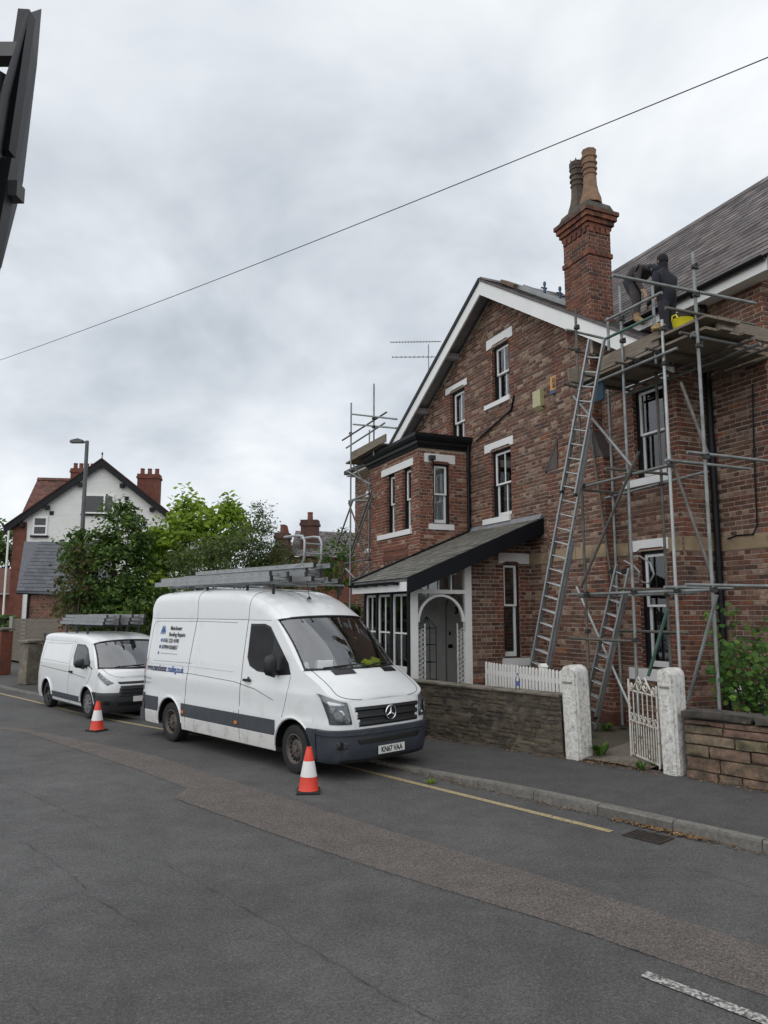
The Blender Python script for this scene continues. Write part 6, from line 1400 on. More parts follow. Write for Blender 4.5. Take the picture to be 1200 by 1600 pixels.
# braces
hp_((896, 619), (987, 728), BO - .06); hp_((998, 706), (908, 917), BO - .11, RUSTTUBE); hp_((921, 663), (957, 915), BI, RUSTTUBE); hp_((1064, 598), (1106, 710), BO + .1, RUSTTUBE); hp_((1046, 708), (1115, 908), BO + .12, RUSTTUBE)
hp_((901, 917), (986, 1108), BO + .45, mat('new_galvanised', (.5, .5, .5))); hp_((1120, 930), (1074, 1100), BO - .1); hp_((1043, 952), (1013, 1056), BO - .2, GREENTUBE)
for x, zs3 in ((xs1, (Z2, Z1, Z0_, PZ - .3, 6.6, 7.0)), (xs2, (Z2, Z1, Z0_ - .1, 6.4, 6.75)), (xs4, (Z2, Z1, PZ - .25, 6.3)), (xs5, (Z2, Z1, PZ - .2, 6.55, 6.95))):
    for z in zs3: coup((x + .02, BO, z))
for x in (xs6, xs7):
    for z in (Z2 - .06, Z1 - .02, Z0_): coup((x, BI, z))
for x, b in ((xs1, BO), (xs2, BO), (xs4, BO), (xs5, BO), (xs6, BI), (xs7, BI)):
    p = rel(ST)(HF(x, b, GZ - .02)); MB().box((p.x - .075, p.y - .075, p.z), (p.x + .075, p.y + .075, p.z + .012)).build('base_plate', COUPLER, ST)
sx2 = rel(ST)(at_house(936, 612, BO - .02)); MB().box((-.12, -.02, -.22), (.12, .02, .1)).build('hung_blue_sheet', mat('blue_sheet', (.02, .055, .085), .8), ST, M=Matrix.Translation(rel(ST)(HF(*at_house(936, 607, BO - .02)))))

# left scaffold in front of the far wing
BL_ = -1.75
LT, tube, coup, plank = scaffold('scaffold', 'smaller steel tube scaffold with one plank at the left end of the brick house', HF(at_house(548, 900, BL_).x, BL_, GZ))
for px, yt, yb_, b in ((548, 630, None, BL_), (584, 600, 712, BL_ + .2), (577, 672, 720, BL_ + .9), (577, 745, 890, BL_ + .6)):
    x = at_house(px, 760, b).x; tube((x, b, at_house(px, yb_, b).z if yb_ else GZ), (x, b, at_house(px, yt, b).z))
L2 = [((550, 647), (620, 655)), ((552, 663), (620, 669)), ((535, 688), (604, 644)), ((541, 700), (601, 661)), ((542, 736), (579, 757)), ((580, 770), (531, 912)), ((583, 772), (538, 900)), ((552, 780), (527, 850)), ((545, 786), (576, 872)), ((545, 783), (578, 771)), ((548, 782), (578, 782)), ((538, 881), (577, 874)), ((540, 888), (560, 910)), ((553, 912), (574, 886)), ((552, 726), (578, 770)), ((558, 905), (590, 945))]
for i, (a, b) in enumerate(L2): hp_a, hp_b = at_house(*a, BL_ + (.0 if i % 2 else -.08)), at_house(*b, BL_ + (.06 if i % 2 else .12)); tube(hp_a, hp_b, (GALV, RUSTTUBE)[i % 3 == 2])
for p in ((548, 677), (584, 654), (584, 667), (549, 737), (547, 786), (577, 772), (545, 740), (577, 875), (550, 910), (556, 905)): coup(at_house(*p, BL_))
plank(at_house(550, 712, BL_ + .15), at_house(603, 684, BL_ + .15), .04, .21, nm='toe_board'); plank(at_house(552, 725, BL_ + .3), at_house(606, 694, BL_ + .3), .5, .04); 

# ------------------------------------------------------------------ ladders against the house
def leaning(name, label, foot, top, wdir, sections, group='ladders leaning on the scaffold'):
    """sections: list of (from, to, width) as fractions along the slope, each riding on the one before"""
    t = thing(name, label, 'ladder', foot, 0.0, group); d = Vector(top) - Vector(foot); L = d.length; x = d.normalized(); y = Vector(wdir).normalized(); y = (y - x * y.dot(x)).normalized(); z = x.cross(y)
    if z.y > 0: z = -z; y = -y
    M = Matrix.Identity(4)
    for i in range(3): M[i][0], M[i][1], M[i][2] = x[i], y[i], z[i]
    for k, (f0, f1, w_) in enumerate(sections):
        zz = k * .072; f0, f1 = round(f0 * L / .25) * .25 / L, f1
        for sg in (-1, 1):
            m = MB(); yy = sg * w_ / 2; a, b = f0 * L, f1 * L
            m.box((a, yy - .014, zz - .034), (b, yy + .014, zz - .026)); m.box((a, yy - .014, zz + .026), (b, yy + .014, zz + .034)); m.box((a, yy + sg * .008 - .003, zz - .026), (b, yy + sg * .008 + .003, zz + .026)); m.build('stile', ALU, t, M=M)
            MB().box((a - .01, yy - .017, zz - .036), (a + .04, yy + .017, zz + .036)).build('foot_cap', RUBBER, t, M=M)
            hm = MB()
            n = int((b - a - .2) / .25)
            for i in range(n + 1): hm.lathe([(.011, 0), (.011, .002)], 8, (a + .12 + i * .25, yy + sg * .0125, zz), axis='Y')
            tag(hm.build('rung_ends', VBLK, t, M=M), kind='stuff')
        rm = MB().tube((0, -w_ / 2, 0), (0, w_ / 2, 0), .015, 8).mesh('rung', ALU); n = int(((f1 - f0) * L - .2) / .25)
        for i in range(n + 1): link('rung', rm, t, M @ Matrix.Translation((f0 * L + .12 + i * .25, 0, zz)))
    return t
rdir = RF(1, 0, 0)
f1_ = on_ground(829, 1130, .30); t1_ = HF(*at_house(940, 532, BO - .1))
leaning('ladder', 'tall triple aluminium extension ladder reaching the scaffold platform', f1_, t1_, rdir, [(0, .50, .37), (.10, .78, .33), (.62, 1.0, .29)][::1])
f2_ = on_ground(920, 1137, .28); t2_ = HF(*at_house(977, 884, BO + .35))
LD2 = leaning('ladder', 'short double aluminium ladder leaning inside the scaffold by the tall window', f2_, t2_, rdir, [(0, .86, .27), (.1, 1.0, .24)])
tr = rel(LD2); m = MB()                    # curved stand-off hoop and wheels of the roof hook at its head
p0 = HF(*at_house(990, 870, BO + .3)); 
m.path([tr(HF(*at_house(a, b, BO + .3))) for a, b in ((985, 872), (1000, 869), (1016, 880), (1022, 897), (1014, 912), (1003, 909))], .016, 6); m.path([tr(HF(*at_house(a, b, BO + .1))) for a, b in ((975, 876), (990, 884), (1000, 895), (996, 910), (988, 907))], .016, 6); m.build('ridge_hook', ALU, LD2, smooth=60)
for px in (957, 975): MB().lathe([(.05, -.02), (.05, .02)], 14, tr(HF(*at_house(px, 893, BO + .3))), axis='Y').build('hook_wheel', RUBBER, LD2)

# ------------------------------------------------------------------ people
SKIN = mat('skin', (.36, .22, .155), .6, var=.1, scale=8)
def person(name, label, loc, J, R_, mats, face_dir, hat=None, mat_of=None):
    """J: joints (metres), R_: radii; one continuous skinned body; mat_of(co)->slot"""
    t = thing(name, label, 'person', loc, 0)
    E_ = [('pelvis', 'belly'), ('belly', 'chest'), ('chest', 'neck'), ('neck', 'head'), ('head', 'crown')]
    for s_ in 'LR': E_ += [('pelvis', 'hip' + s_), ('hip' + s_, 'knee' + s_), ('knee' + s_, 'ankle' + s_), ('ankle' + s_, 'toe' + s_), ('chest', 'sho' + s_), ('sho' + s_, 'elb' + s_), ('elb' + s_, 'wri' + s_), ('wri' + s_, 'palm' + s_)]
    names = list(J); me = bpy.data.meshes.new('body'); me.from_pydata([J[n] for n in names], [(names.index(a), names.index(b)) for a, b in E_], [])
    o = bpy.data.objects.new('body', me); COL.objects.link(o); sk = o.modifiers.new('s', 'SKIN'); sk.use_smooth_shade = True; sv = me.skin_vertices[0].data
    for i, n in enumerate(names):
        r_ = R_[n] if n in R_ else R_[n[:-1]]; sv[i].radius = r_ if isinstance(r_, tuple) else (r_, r_); sv[i].use_root = n == 'pelvis'
    o.modifiers.new('u', 'SUBSURF').levels = 2
    bpy.context.view_layer.update(); bm_ = bpy.data.meshes.new_from_object(o.evaluated_get(bpy.context.evaluated_depsgraph_get())); bpy.data.objects.remove(o)
    bm_.name = 'body'; bm_.materials.clear()
    for m_ in mats: bm_.materials.append(m_)
    for p in bm_.polygons: p.use_smooth = True; p.material_index = mat_of(p.center)
    body = link('body', bm_, t)
    # fingers
    for s_ in 'LR':
        w0, p0 = Vector(J['wri' + s_]), Vector(J['palm' + s_]); d = (p0 - w0).normalized(); sd_ = d.orthogonal().normalized(); up_ = d.cross(sd_); m = MB()
        for k in range(4):
            b = p0 + sd_ * (-.03 + .02 * k); l = (.075, .085, .08, .06)[k]; m.path([b - d * .02, b + d * l * .45 + up_ * .008, b + d * l * .8 + up_ * .03, b + d * l * .85 + up_ * .05], [.010, .0095, .008, .007], 6)
        b = w0 + d * .04 + sd_ * .035; m.path([b, b + d * .03 + sd_ * .03, b + d * .06 + sd_ * .035 + up_ * .02], [.011, .010, .008], 6); m.build('fingers', mats[3], t, smooth=60)
    # face
    f = Vector(face_dir).normalized(); h = Vector(J['head']); c = Vector(J['crown']); u = (c - h).normalized(); r = f.cross(u).normalized(); hc = (h + c) / 2; m = MB(); hr = .082
    m.prism([hc + f * hr - u * .02 + r * .012, hc + f * hr - u * .02 - r * .012, hc + f * hr + u * .03], f * .022); m.build('nose', SKIN, t)
    for sg in (-1, 1): MB().lathe([(.001, -.006), (.009, 0), (.001, .006)], 8, hc + f * (hr - .004) + r * sg * .03 + u * .03, caps=False).build('eye', VBLK, t); MB().lathe([(.001, -.03), (.016, -.012), (.018, .015), (.001, .03)], 8, hc + r * sg * .078, caps=False).build('ear', SKIN, t)
    MB().box((-.02, -.003, -.004), (.02, .003, .004)).build('mouth', mat('lips', (.25, .1, .08), .6), t, M=Matrix.Translation(hc + f * hr - u * .05) @ Matrix.Rotation(math.atan2(r.y, r.x), 4, 'Z'))
    if hat:
        m = MB(); q = u.to_track_quat('Z', 'Y').to_matrix().to_4x4(); q.translation = hc + u * .02
        prof_ = [(.088, -.03), (.094, .02), (.090, .06), (.07, .10), (.035, .122), (.001, .126)]
        m.lathe(prof_, 16, caps=False); m.build('knitted_hat', hat, t, M=q, smooth=60)
    return t
NAVY = mat('navy_workwear', (.010, .011, .018), .9, var=.4, scale=9, bump=.4); DKGREY = mat('grey_top', (.055, .048, .048), .95, var=.3, scale=8, bump=.3); BOOT = mat('tan_boot', (.25, .16, .085), .8, var=.3, scale=12); TROU = mat('dark_trousers', (.02, .021, .026), .9, var=.4, scale=8, bump=.3)
hx = (MH.to_3x3() @ Vector((1, 0, 0))).normalized(); hy = (MH.to_3x3() @ Vector((0, 1, 0))).normalized()   # along facade to the right / inwards
def P3(x, y, z): return tuple(hx * x + hy * y + Vector((0, 0, z)))
# bent-over roofer on the slope: feet on the slates, back level, hands down on the roof
def roof_hit(px, py):
    best = None
    for k in range(400):
        b = -.36 + k * .0012; q = at_house(px, py, b); e = abs(q.z - (zroof(q.x) + .03))
        if best is None or e < best[0]: best = (e, q)
    return best[1]
fa = roof_hit(992, 503); W1 = HF(*fa); gs = -SR                    # slope falls along +x
Rr = dict(pelvis=.155, belly=.16, chest=.175, neck=.07, head=.09, crown=.08, hip=.115, knee=.09, ankle=.07, toe=.05, sho=.075, elb=.05, wri=.035, palm=.032)
J1 = dict(pelvis=P3(.0, .0, .80), belly=P3(.13, -.02, .88), chest=P3(.36, -.04, .90), neck=P3(.52, -.05, .86), head=P3(.60, -.06, .79), crown=P3(.70, -.07, .70),
    hipL=P3(-.03, .11, .76), kneeL=P3(-.10, .15, .40), ankleL=P3(-.12, .14, .12), toeL=P3(.08, .12, .02), hipR=P3(-.01, -.11, .76), kneeR=P3(.20, -.14, .38), ankleR=P3(.22, -.15, -.06), toeR=P3(.42, -.17, -.2),
    shoL=P3(.38, .16, .86), elbL=P3(.42, .18, .58), wriL=P3(.50, .12, .34), palmL=P3(.53, .10, .25), shoR=P3(.38, -.22, .86), elbR=P3(.40, -.26, .58), wriR=P3(.48, -.18, .33), palmR=P3(.51, -.16, .24))
def mo1(c):
    v = Vector(c); x, z = v.dot(hx), c[2]
    if z < .16 and x < .2: return 2
    if z < .05 and v.dot(hy) < -.05: return 2
    if (z < .42 and x > .36): return 3
    if x > .54 and z < .86: return 4
    return 1 if x > .12 or (z > .86) else 0
person('person', 'roofer in grey top and dark trousers bent double over the roof edge', W1, J1, Rr, [TROU, DKGREY, BOOT, SKIN, NAVY], P3(.5, 0, -.85), hat=NAVY, mat_of=mo1)
q2_ = at_house(1046, 546, -.42); W2 = HF(q2_.x, -.42, PZ + .22)
R2 = dict(pelvis=(.16, .13), belly=.15, chest=(.17, .13), neck=.06, head=.088, crown=.08, hip=.105, knee=.075, ankle=.05, toe=.042, sho=.085, elb=.058, wri=.04, palm=.034)
J2 = dict(pelvis=P3(0, 0, .86), belly=P3(0, 0, 1.0), chest=P3(-.02, 0, 1.24), neck=P3(-.03, 0, 1.40), head=P3(-.04, 0, 1.49), crown=P3(-.05, 0, 1.63),
    hipL=P3(-.02, .10, .82), kneeL=P3(-.05, .12, .46), ankleL=P3(.0, .12, .09), toeL=P3(-.16, .12, .03), hipR=P3(.02, -.10, .82), kneeR=P3(.03, -.11, .46), ankleR=P3(.07, -.12, .09), toeR=P3(-.09, -.14, .03),
    shoL=P3(-.03, .19, 1.28), elbL=P3(-.14, .22, 1.06), wriL=P3(-.34, .16, 1.06), palmL=P3(-.43, .14, 1.06), shoR=P3(-.02, -.19, 1.28), elbR=P3(.02, -.24, 1.02), wriR=P3(-.16, -.22, .86), palmR=P3(-.24, -.20, .82))
def mo2(c):
    v = Vector(c); z = c[2]
    if z < .14: return 2
    if v.dot(hx) < -.36: return 3
    if z > 1.43: return 4
    return 0 if z < .8 else 1
person('person', 'worker in black knitted hat and dark navy clothes standing on the scaffold platform', W2, J2, R2, [TROU, NAVY, BOOT, SKIN, NAVY], P3(-.9, .2, 0), hat=mat('black_knit', (.012, .012, .013), .95, bump=.8, bscale=60), mat_of=mo2)

# ------------------------------------------------------------------ gear on the platform and roof
bk = HF(at_house(1068, 530, -.72).x, -.72, PZ + .192)
BK = thing('bucket', 'yellow flexible builder bucket on the raised scaffold planks', 'bucket', bk, .4)
YEL = mat('bucket_yellow', (.70, .62, .02), .45, var=.08, scale=5, dirt=((.4, .36, .1), 6, .6, .8))
MB().lathe([(.001, .0), (.12, 0), (.16, .25), (.165, .255), (.155, .255), (.115, .01), (.001, .01)], 24, caps=False).build('tub', YEL, BK, smooth=50)
for sg in (-1, 1): MB().path([(sg * .156, -.06, .24), (sg * .17, -.04, .30), (sg * .17, .04, .30), (sg * .156, .06, .24)], .012, 6).build('handle', YEL, BK, smooth=60)
rag('rubble_sack', 'white sack lying behind the yellow bucket on the scaffold', HF(at_house(1086, 518, -.45).x, -.45, PZ + .19), (.17, .22, .13), mat('white_sack', (.62, .62, .6), .9, var=.1, bump=.4), 'sack')
rag('tool_bag', 'brown cloth tool bag left of the yellow bucket on scaffold planks', HF(at_house(1046, 540, -.80).x, -.80, PZ + .05), (.13, .15, .20), mat('brown_cloth', (.05, .035, .03), .95, var=.3, bump=.4), 'bag')
rag('sponge', 'tan sponge perched on the toe board beside the bright scaffold pole', HF(at_house(1030, 520, BO + .05).x, BO + .05, PZ + .29), (.10, .10, .07), mat('tan_sponge', (.44, .30, .15), .95, var=.3, bump=.8), 'sponge')
# roof ladder lying on the gable slope near the chimney
pa, pb = roof_hit(820, 452), None
xa, xb = at_house(818, 448, .35).x, -2.55
def rp(x, y, h): return HF(x, y, zroof(x) + h)
RD = thing('roof_ladder', 'pale aluminium roof ladder lying on the gable slates left of the chimney', 'ladder', rp(xb, .1, .05), 0.0); to = rel(RD)
for y in (.02, .34): MB().beam(to(rp(xa, y, .10)), to(rp(xb, y, .10)), .03, .10).build('stile', ALU, RD)
n = 8
for i in range(n): x = xa + (xb - xa) * (i + .5) / n; MB().tube(to(rp(x, .02, .10)), to(rp(x, .34, .10)), .015, 6).build('rung', ALU, RD)
tl = thing('ridge_tile', 'loose brown ridge tile resting on the gable slope below the apex', 'roof tile', rp(-4.5, -.05, .06), 0.0); to = rel(tl); MB().beam(to(rp(-4.75, .0, .10)), to(rp(-4.25, .0, .10)), .22, .08).build('tile', mat('clay_tile', (.16, .115, .085), .9, var=.2), tl)
for lab, x, y in (('blue handled tool standing on the roof ladder near the apex', -3.55, .2), ('dark blue tool standing on the roof ladder nearer the chimney', -3.05, .2)):
    t = thing('hand_tool', lab, 'tool', rp(x, y, .14), .3); MB().lathe([(.03, 0), (.035, .08), (.02, .15), (.035, .2), (.03, .26), (.001, .28)], 10, caps=False).build('grip', mat('tool_blue', (.02, .08, .16), .5), t, smooth=50); MB().box((-.09, -.012, .10), (.06, .012, .13)).build('blade', COUPLER, t)
# ------------------------------------------------------------------ foliage
def leaf_mat(name, stops, trans=.35):
    m = pieces_mat(name, stops, rough=.55, mott=.25, nscale=3, bump=0, spec=.3); t = m.node_tree; b = t.nodes['Principled BSDF']; o = [n for n in t.nodes if n.type == 'OUTPUT_MATERIAL'][0]
    tr_ = t.nodes.new('ShaderNodeBsdfTranslucent'); mx = t.nodes.new('ShaderNodeMixShader'); mx.inputs[0].default_value = trans; src = b.inputs['Base Color'].links[0].from_socket
    t.links.new(src, tr_.inputs[0]); t.links.new(b.outputs[0], mx.inputs[1]); t.links.new(tr_.outputs[0], mx.inputs[2]); t.links.new(mx.outputs[0], o.inputs[0]); return m
L_DARK = leaf_mat('leaf_dark', [(0, (.035, .07, .016)), (.5, (.06, .115, .022)), (.85, (.105, .18, .03)), (1, (.15, .23, .038))])
L_BRIGHT = leaf_mat('leaf_bright', [(0, (.11, .18, .022)), (.4, (.19, .30, .03)), (.8, (.28, .40, .038)), (1, (.36, .48, .055))], .5)
L_GREY = leaf_mat('leaf_grey', [(0, (.055, .085, .03)), (.5, (.09, .13, .04)), (1, (.14, .19, .055))])
L_RED = leaf_mat('leaf_reddish', [(0, (.09, .075, .025)), (.4, (.13, .085, .03)), (.6, (.06, .10, .025)), (1, (.07, .12, .03))])
L_SHRUB = leaf_mat('leaf_shrub', [(0, (.035, .085, .02)), (.5, (.06, .135, .025)), (.85, (.10, .19, .03)), (1, (.15, .25, .04))], .4)
BARK = mat('bark', (.085, .07, .055), .95, var=.35, scale=8, bump=.6)
def add_leaf(m, p, s, n, asp=.55):
    n = n.normalized(); a = n.orthogonal().normalized(); q = random.uniform(0, 6.28); b = n.cross(a); d = a * math.cos(q) + b * math.sin(q); e = n.cross(d)
    d *= s; e *= s * asp; m.add([p - d, p - d * .1 + e + n * s * .18, p + d, p - d * .1 - e + n * s * .18], [(0, 1, 2), (0, 2, 3)])
def crown(m, lobes, size, clump=.35, per=26, droop=0.0, asp=.55):
    for c, r_, n in lobes:
        for _ in range(n):
            while True:
                u = Vector((random.uniform(-1, 1), random.uniform(-1, 1), random.uniform(-1, 1)))
                if .25 < u.length < 1: break
            u = u.normalized() * (u.length ** .45); cc = c + Vector((u.x * r_[0], u.y * r_[1], u.z * r_[2])); cl = clump * random.uniform(.5, 1.25); outw = (cc - c).normalized()
            for _k in range(int(per * random.uniform(.5, 1.3))):
                g_ = Vector((random.gauss(0, 1), random.gauss(0, 1), random.gauss(0, .6) - droop * random.random())) * cl * .5
                add_leaf(m, cc + g_, size * random.uniform(.6, 1.25), outw * .7 + Vector((random.uniform(-1, 1), random.uniform(-1, 1), random.uniform(0, 1.2))), asp)
def tree(name, label, base, lobes, size, mats, trunk_r, height, clump=.35, per=26, group='trees behind the vans', droop=0.0, shoots=(), asp=.55):
    t = thing(name, label, 'tree', base, 0, group); to = rel(t); m = MB(); lob = [(to(c), r_, n) for c, r_, n in lobes]
    crown(m, lob, size, clump, per, droop, asp)
    for (tip, base_, n) in shoots:        # upright shoots with leaves in pairs
        a, b = to(base_), to(tip)
        for i in range(n):
            p = a.lerp(b, i / n) + Vector((random.gauss(0, .05), random.gauss(0, .05), 0)); add_leaf(m, p + Vector((random.choice((-1, 1)) * size * .8, random.uniform(-.1, .1), -.02)), size * random.uniform(.8, 1.3), Vector((random.uniform(-.6, .6), random.uniform(-1, .2), .8)), asp)
    tag(m.build('crown', mats, t, fix=False), kind='stuff')
    tm = MB(); tm.path([(0, 0, -.1), (.05, 0, height * .35), (-.04, .05, height * .7)], [trunk_r, trunk_r * .75, trunk_r * .5], 9); tm.build('trunk', BARK, t, smooth=60)
    for c, r_, n in lob:
        lm = MB(); s0 = Vector((.0, 0, height * random.uniform(.3, .6))); lm.path([s0, s0.lerp(c, .5) + Vector((random.uniform(-.2, .2), random.uniform(-.2, .2), -.1)), c], [trunk_r * .5, trunk_r * .35, trunk_r * .12], 6); lm.build('limb', BARK, t, smooth=60)
        for _ in range(6):
            lm = MB(); e = c + Vector((random.uniform(-1, 1) * r_[0], random.uniform(-1, 1) * r_[1], random.uniform(-.3, 1) * r_[2])) * .8; lm.path([c, c.lerp(e, .5) + Vector((0, 0, .1)), e], [trunk_r * .14, trunk_r * .1, trunk_r * .04], 5); lm.build('branch', BARK, t)
    return t
def D_(px, py, d): return at_depth(px, py, d)
def gnd(px, d): v = at_depth(px, 955, d); return Vector((v.x, v.y, .1))
tree('dark_tree', 'dark green broad-leaved tree in front of the white gabled house', gnd(180, 24), [(D_(175, 900, 24), (1.35, 1.3, 1.1), 115), (D_(140, 860, 24), (.75, .8, .7), 44), (D_(200, 840, 24), (.7, .8, .7), 44), (D_(185, 805, 24), (.35, .4, .5), 14), (D_(215, 950, 23.5), (1.2, 1.0, .9), 55), (D_(150, 950, 24), (.9, .9, .8), 35), (D_(265, 930, 25), (1.2, 1, 1.2), 45)], .085, L_DARK, .16, 4.2, clump=.42, per=40)
tree('reddish_tree', 'reddish brown leaved young tree at the left edge of the dark tree', gnd(118, 23), [(D_(115, 905, 23), (.55, .6, .75), 24), (D_(108, 950, 23), (.45, .5, .5), 14), (D_(130, 870, 23), (.3, .35, .4), 8)], .075, L_RED, .06, 3.2, clump=.35, per=26)
tree('lime_tree', 'bright lime green large-leaved tree behind the large van', gnd(300, 26), [(D_(290, 850, 26), (1.5, 1.3, 1.0), 84), (D_(345, 830, 26), (1.0, 1.0, .8), 48), (D_(250, 860, 25.5), (.9, .9, .8), 38), (D_(300, 805, 26), (.6, .6, .55), 14), (D_(355, 795, 26), (.45, .5, .45), 10), (D_(225, 900, 24.5), (.9, .7, .5), 16), (D_(250, 945, 24), (.9, .6, .45), 14)], .112, L_BRIGHT, .12, 4.6, clump=.45, per=26, asp=.75,
     shoots=[(D_(278, 752, 26), D_(285, 800, 26), 16), (D_(292, 752, 26), D_(293, 800, 26), 18), (D_(303, 765, 26), D_(300, 805, 26), 14), (D_(360, 765, 26), D_(352, 805, 26), 14), (D_(372, 772, 26), D_(360, 810, 26), 14), (D_(268, 772, 26), D_(278, 812, 26), 12), (D_(385, 790, 26), D_(365, 825, 26), 10)])
tree('feathery_tree', 'sparse small-leaved grey green tree between the lime tree and rear chimneys', gnd(370, 23), [(D_(360, 875, 23), (1.5, .9, .75), 100), (D_(395, 850, 23), (.7, .6, .75), 44), (D_(405, 812, 23), (.35, .4, .5), 16), (D_(310, 880, 23), (.9, .7, .6), 44), (D_(425, 880, 23), (.7, .6, .7), 44), (D_(455, 895, 23), (.5, .5, .45), 22)], .048, L_GREY, .07, 3.6, clump=.40, per=46)
tree('garden_tree', 'loose green tree beyond the left scaffold of the brick house', gnd(525, 27), [(D_(525, 880, 27), (.8, .8, .9), 30), (D_(540, 850, 27), (.4, .4, .5), 10), (D_(500, 900, 27), (.7, .7, .6), 20)], .075, L_SHRUB, .08, 3.6, clump=.4, per=26)
tree('far_tree', 'dark green tree at the far left edge beside the tiled roof', gnd(2, 58), [(D_(-5, 850, 58), (2.2, 2, 2.2), 50), (D_(8, 880, 58), (1.3, 1.5, 1.6), 30)], .2, L_DARK, .25, 8, clump=.8, per=34)
def hedge(label, a, b, z0, z1, th, mt, n, size=.07):
    t = thing('hedge', label, 'hedge', a, 0); to = rel(t); m = MB(); A, B = to(a), to(b)
    m.box((0, 0, 0), (.001, .001, .001))
    for i in range(n):
        f = random.random(); p = A.lerp(B, f) + Vector((random.uniform(-th, th), random.uniform(-th, th), z0 - a.z + (z1 - z0) * random.random() ** .7)); add_leaf(m, p, size * random.uniform(.6, 1.3), Vector((random.uniform(-1, 1), -1, random.uniform(-.3, 1.2))))
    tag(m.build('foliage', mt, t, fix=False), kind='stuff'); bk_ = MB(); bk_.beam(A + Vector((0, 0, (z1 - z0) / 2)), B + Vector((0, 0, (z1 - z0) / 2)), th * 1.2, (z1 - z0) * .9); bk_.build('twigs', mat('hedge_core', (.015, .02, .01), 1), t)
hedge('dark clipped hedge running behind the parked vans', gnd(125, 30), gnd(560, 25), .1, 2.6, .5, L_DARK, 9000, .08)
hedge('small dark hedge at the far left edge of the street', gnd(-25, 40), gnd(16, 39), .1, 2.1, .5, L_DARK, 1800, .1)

# ------------------------------------------------------------------ houses beyond
PAINTW = mat('white_painted_brick', (.72, .72, .70), .8, var=.05, scale=1.2, bump=.5, bscale=7, stretch=(1, 1, 4), dirt=((.55, .55, .53), .8, .55, .8))
FB = mat('far_red_brick', (.15, .055, .038), .9, var=.3, scale=3, bump=.3)
def pane_window(par, x0, x1, z0, z1, y, fr=.08, mull=(), bars=()):
    m = MB(); m.box((x0, y - .05, z0), (x0 + fr, y + .02, z1)); m.box((x1 - fr, y - .05, z0), (x1, y + .02, z1)); m.box((x0 + fr, y - .05, z0), (x1 - fr, y + .02, z0 + fr)); m.box((x0 + fr, y - .05, z1 - fr), (x1 - fr, y + .02, z1))
    for f in mull: xx = x0 + (x1 - x0) * f; m.box((xx - fr / 2, y - .049, z0 + fr), (xx + fr / 2, y + .02, z1 - fr))
    for f in bars: zz = z0 + (z1 - z0) * f; m.box((x0 + fr, y - .048, zz - fr / 2), (x1 - fr, y + .02, zz + fr / 2))
    w_ = m.build('window', WHITE, par); MB().box((x0 + fr * .5, y - .02, z0 + fr * .5), (x1 - fr * .5, y - .012, z1 - fr * .5)).build('pane', mat('far_pane', (.03, .035, .04), .08, var=.2), w_)
    MB().box((x0 - .1, y - .12, z0 - .12), (x1 + .1, y, z0)).build('sill', BLACKP, w_); return w_
def stack(par, x0, x1, y0, y1, z0, z1, pots=3, potm=None, mt=None):
    o_ = MB().box((x0, y0, z0), (x1, y1, z1 - .3)).build('chimney', mt or FB, par)
    MB().box((x0 - .06, y0 - .06, z1 - .3), (x1 + .06, y1 + .06, z1 - .16)).build('cap', mt or FB, o_); MB().box((x0 - .02, y0 - .02, z1 - .16), (x1 + .02, y1 + .02, z1)).build('cap', mt or FB, o_)
    for i in range(pots): xx = x0 + (x1 - x0) * (i + .5) / pots; MB().lathe([(.15, 0), (.13, .35), (.15, .36), (.14, .42)], 10, (xx, (y0 + y1) / 2, z1)).build('chimney_pot', potm or mat('far_pot', (.17, .065, .045), .85), o_, smooth=40)
    return o_
WHT = thing('white_house', 'white painted gabled house with black barge boards and red brick chimneys', 'house', (-17.8, 46, 0), R(8)); WHT_L = rel(WHT)
hw_, ea, ap = 5.05, 7.5, 11.5; s_ = (ap - ea) / hw_
MB().prism([(-hw_, 0, 0), (hw_, 0, 0), (hw_, 0, ea), (0, 0, ap), (-hw_, 0, ea)], (0, 9, 0)).build('wall', PAINTW, WHT)
MB().box((-hw_ - .02, -.05, 0), (-hw_ + .75, .2, ea + .3)).build('brick_pier', FB, WHT)
for sg in (-1, 1):
    MB().prism([(0, -.35, ap + .30), (sg * (hw_ + .5), -.35, ea - .10), (sg * (hw_ + .5), -.35, ea - .50), (0, -.35, ap - .13)], (0, .12, 0)).build('barge_board', BLACKP, WHT)
    MB().prism([(0, -.4, ap + .32), (sg * (hw_ + .55), -.4, ea - .10), (sg * (hw_ + .55), -.4, ea - .02), (0, -.4, ap + .40)], (0, 9.5, 0)).build('roof', TILE_RED, WHT)
    for f in (.25, .62, .9): xx = sg * hw_ * f; MB().box((xx - .12, -.3, ap - s_ * abs(xx) - .45), (xx + .12, .02, ap - s_ * abs(xx) - .2)).build('purlin_end', BLACKP, WHT)
wq = [WHT_L(at_depth(*p, 46)) for p in ((132, 773), (177, 803), (57, 809), (77, 838))]
pane_window(WHT, wq[0].x, wq[1].x, wq[1].z, wq[0].z, -.03, .1, mull=(.68,)); pane_window(WHT, wq[2].x, wq[3].x, wq[3].z, wq[2].z, -.03, .1, bars=(.5,))
for px, py in ((84, 803), (197, 778)): q = WHT_L(at_depth(px, py, 46)); MB().box((q.x - .12, -.06, q.z - .12), (q.x + .12, .0, q.z + .12)).build('vent', BLACKP, WHT)
MB().lathe([(.03, 0), (.03, .3), (.07, .35), (.001, .5)], 8, (0, -.3, ap + .3), caps=False).build('finial', BLACKP, WHT)
q = [WHT_L(at_depth(*p, 47.5)) for p in ((216, 741), (247, 800))]; stack(WHT, q[0].x, q[1].x, 1.0, 1.9, 6.8, q[0].z, 3)
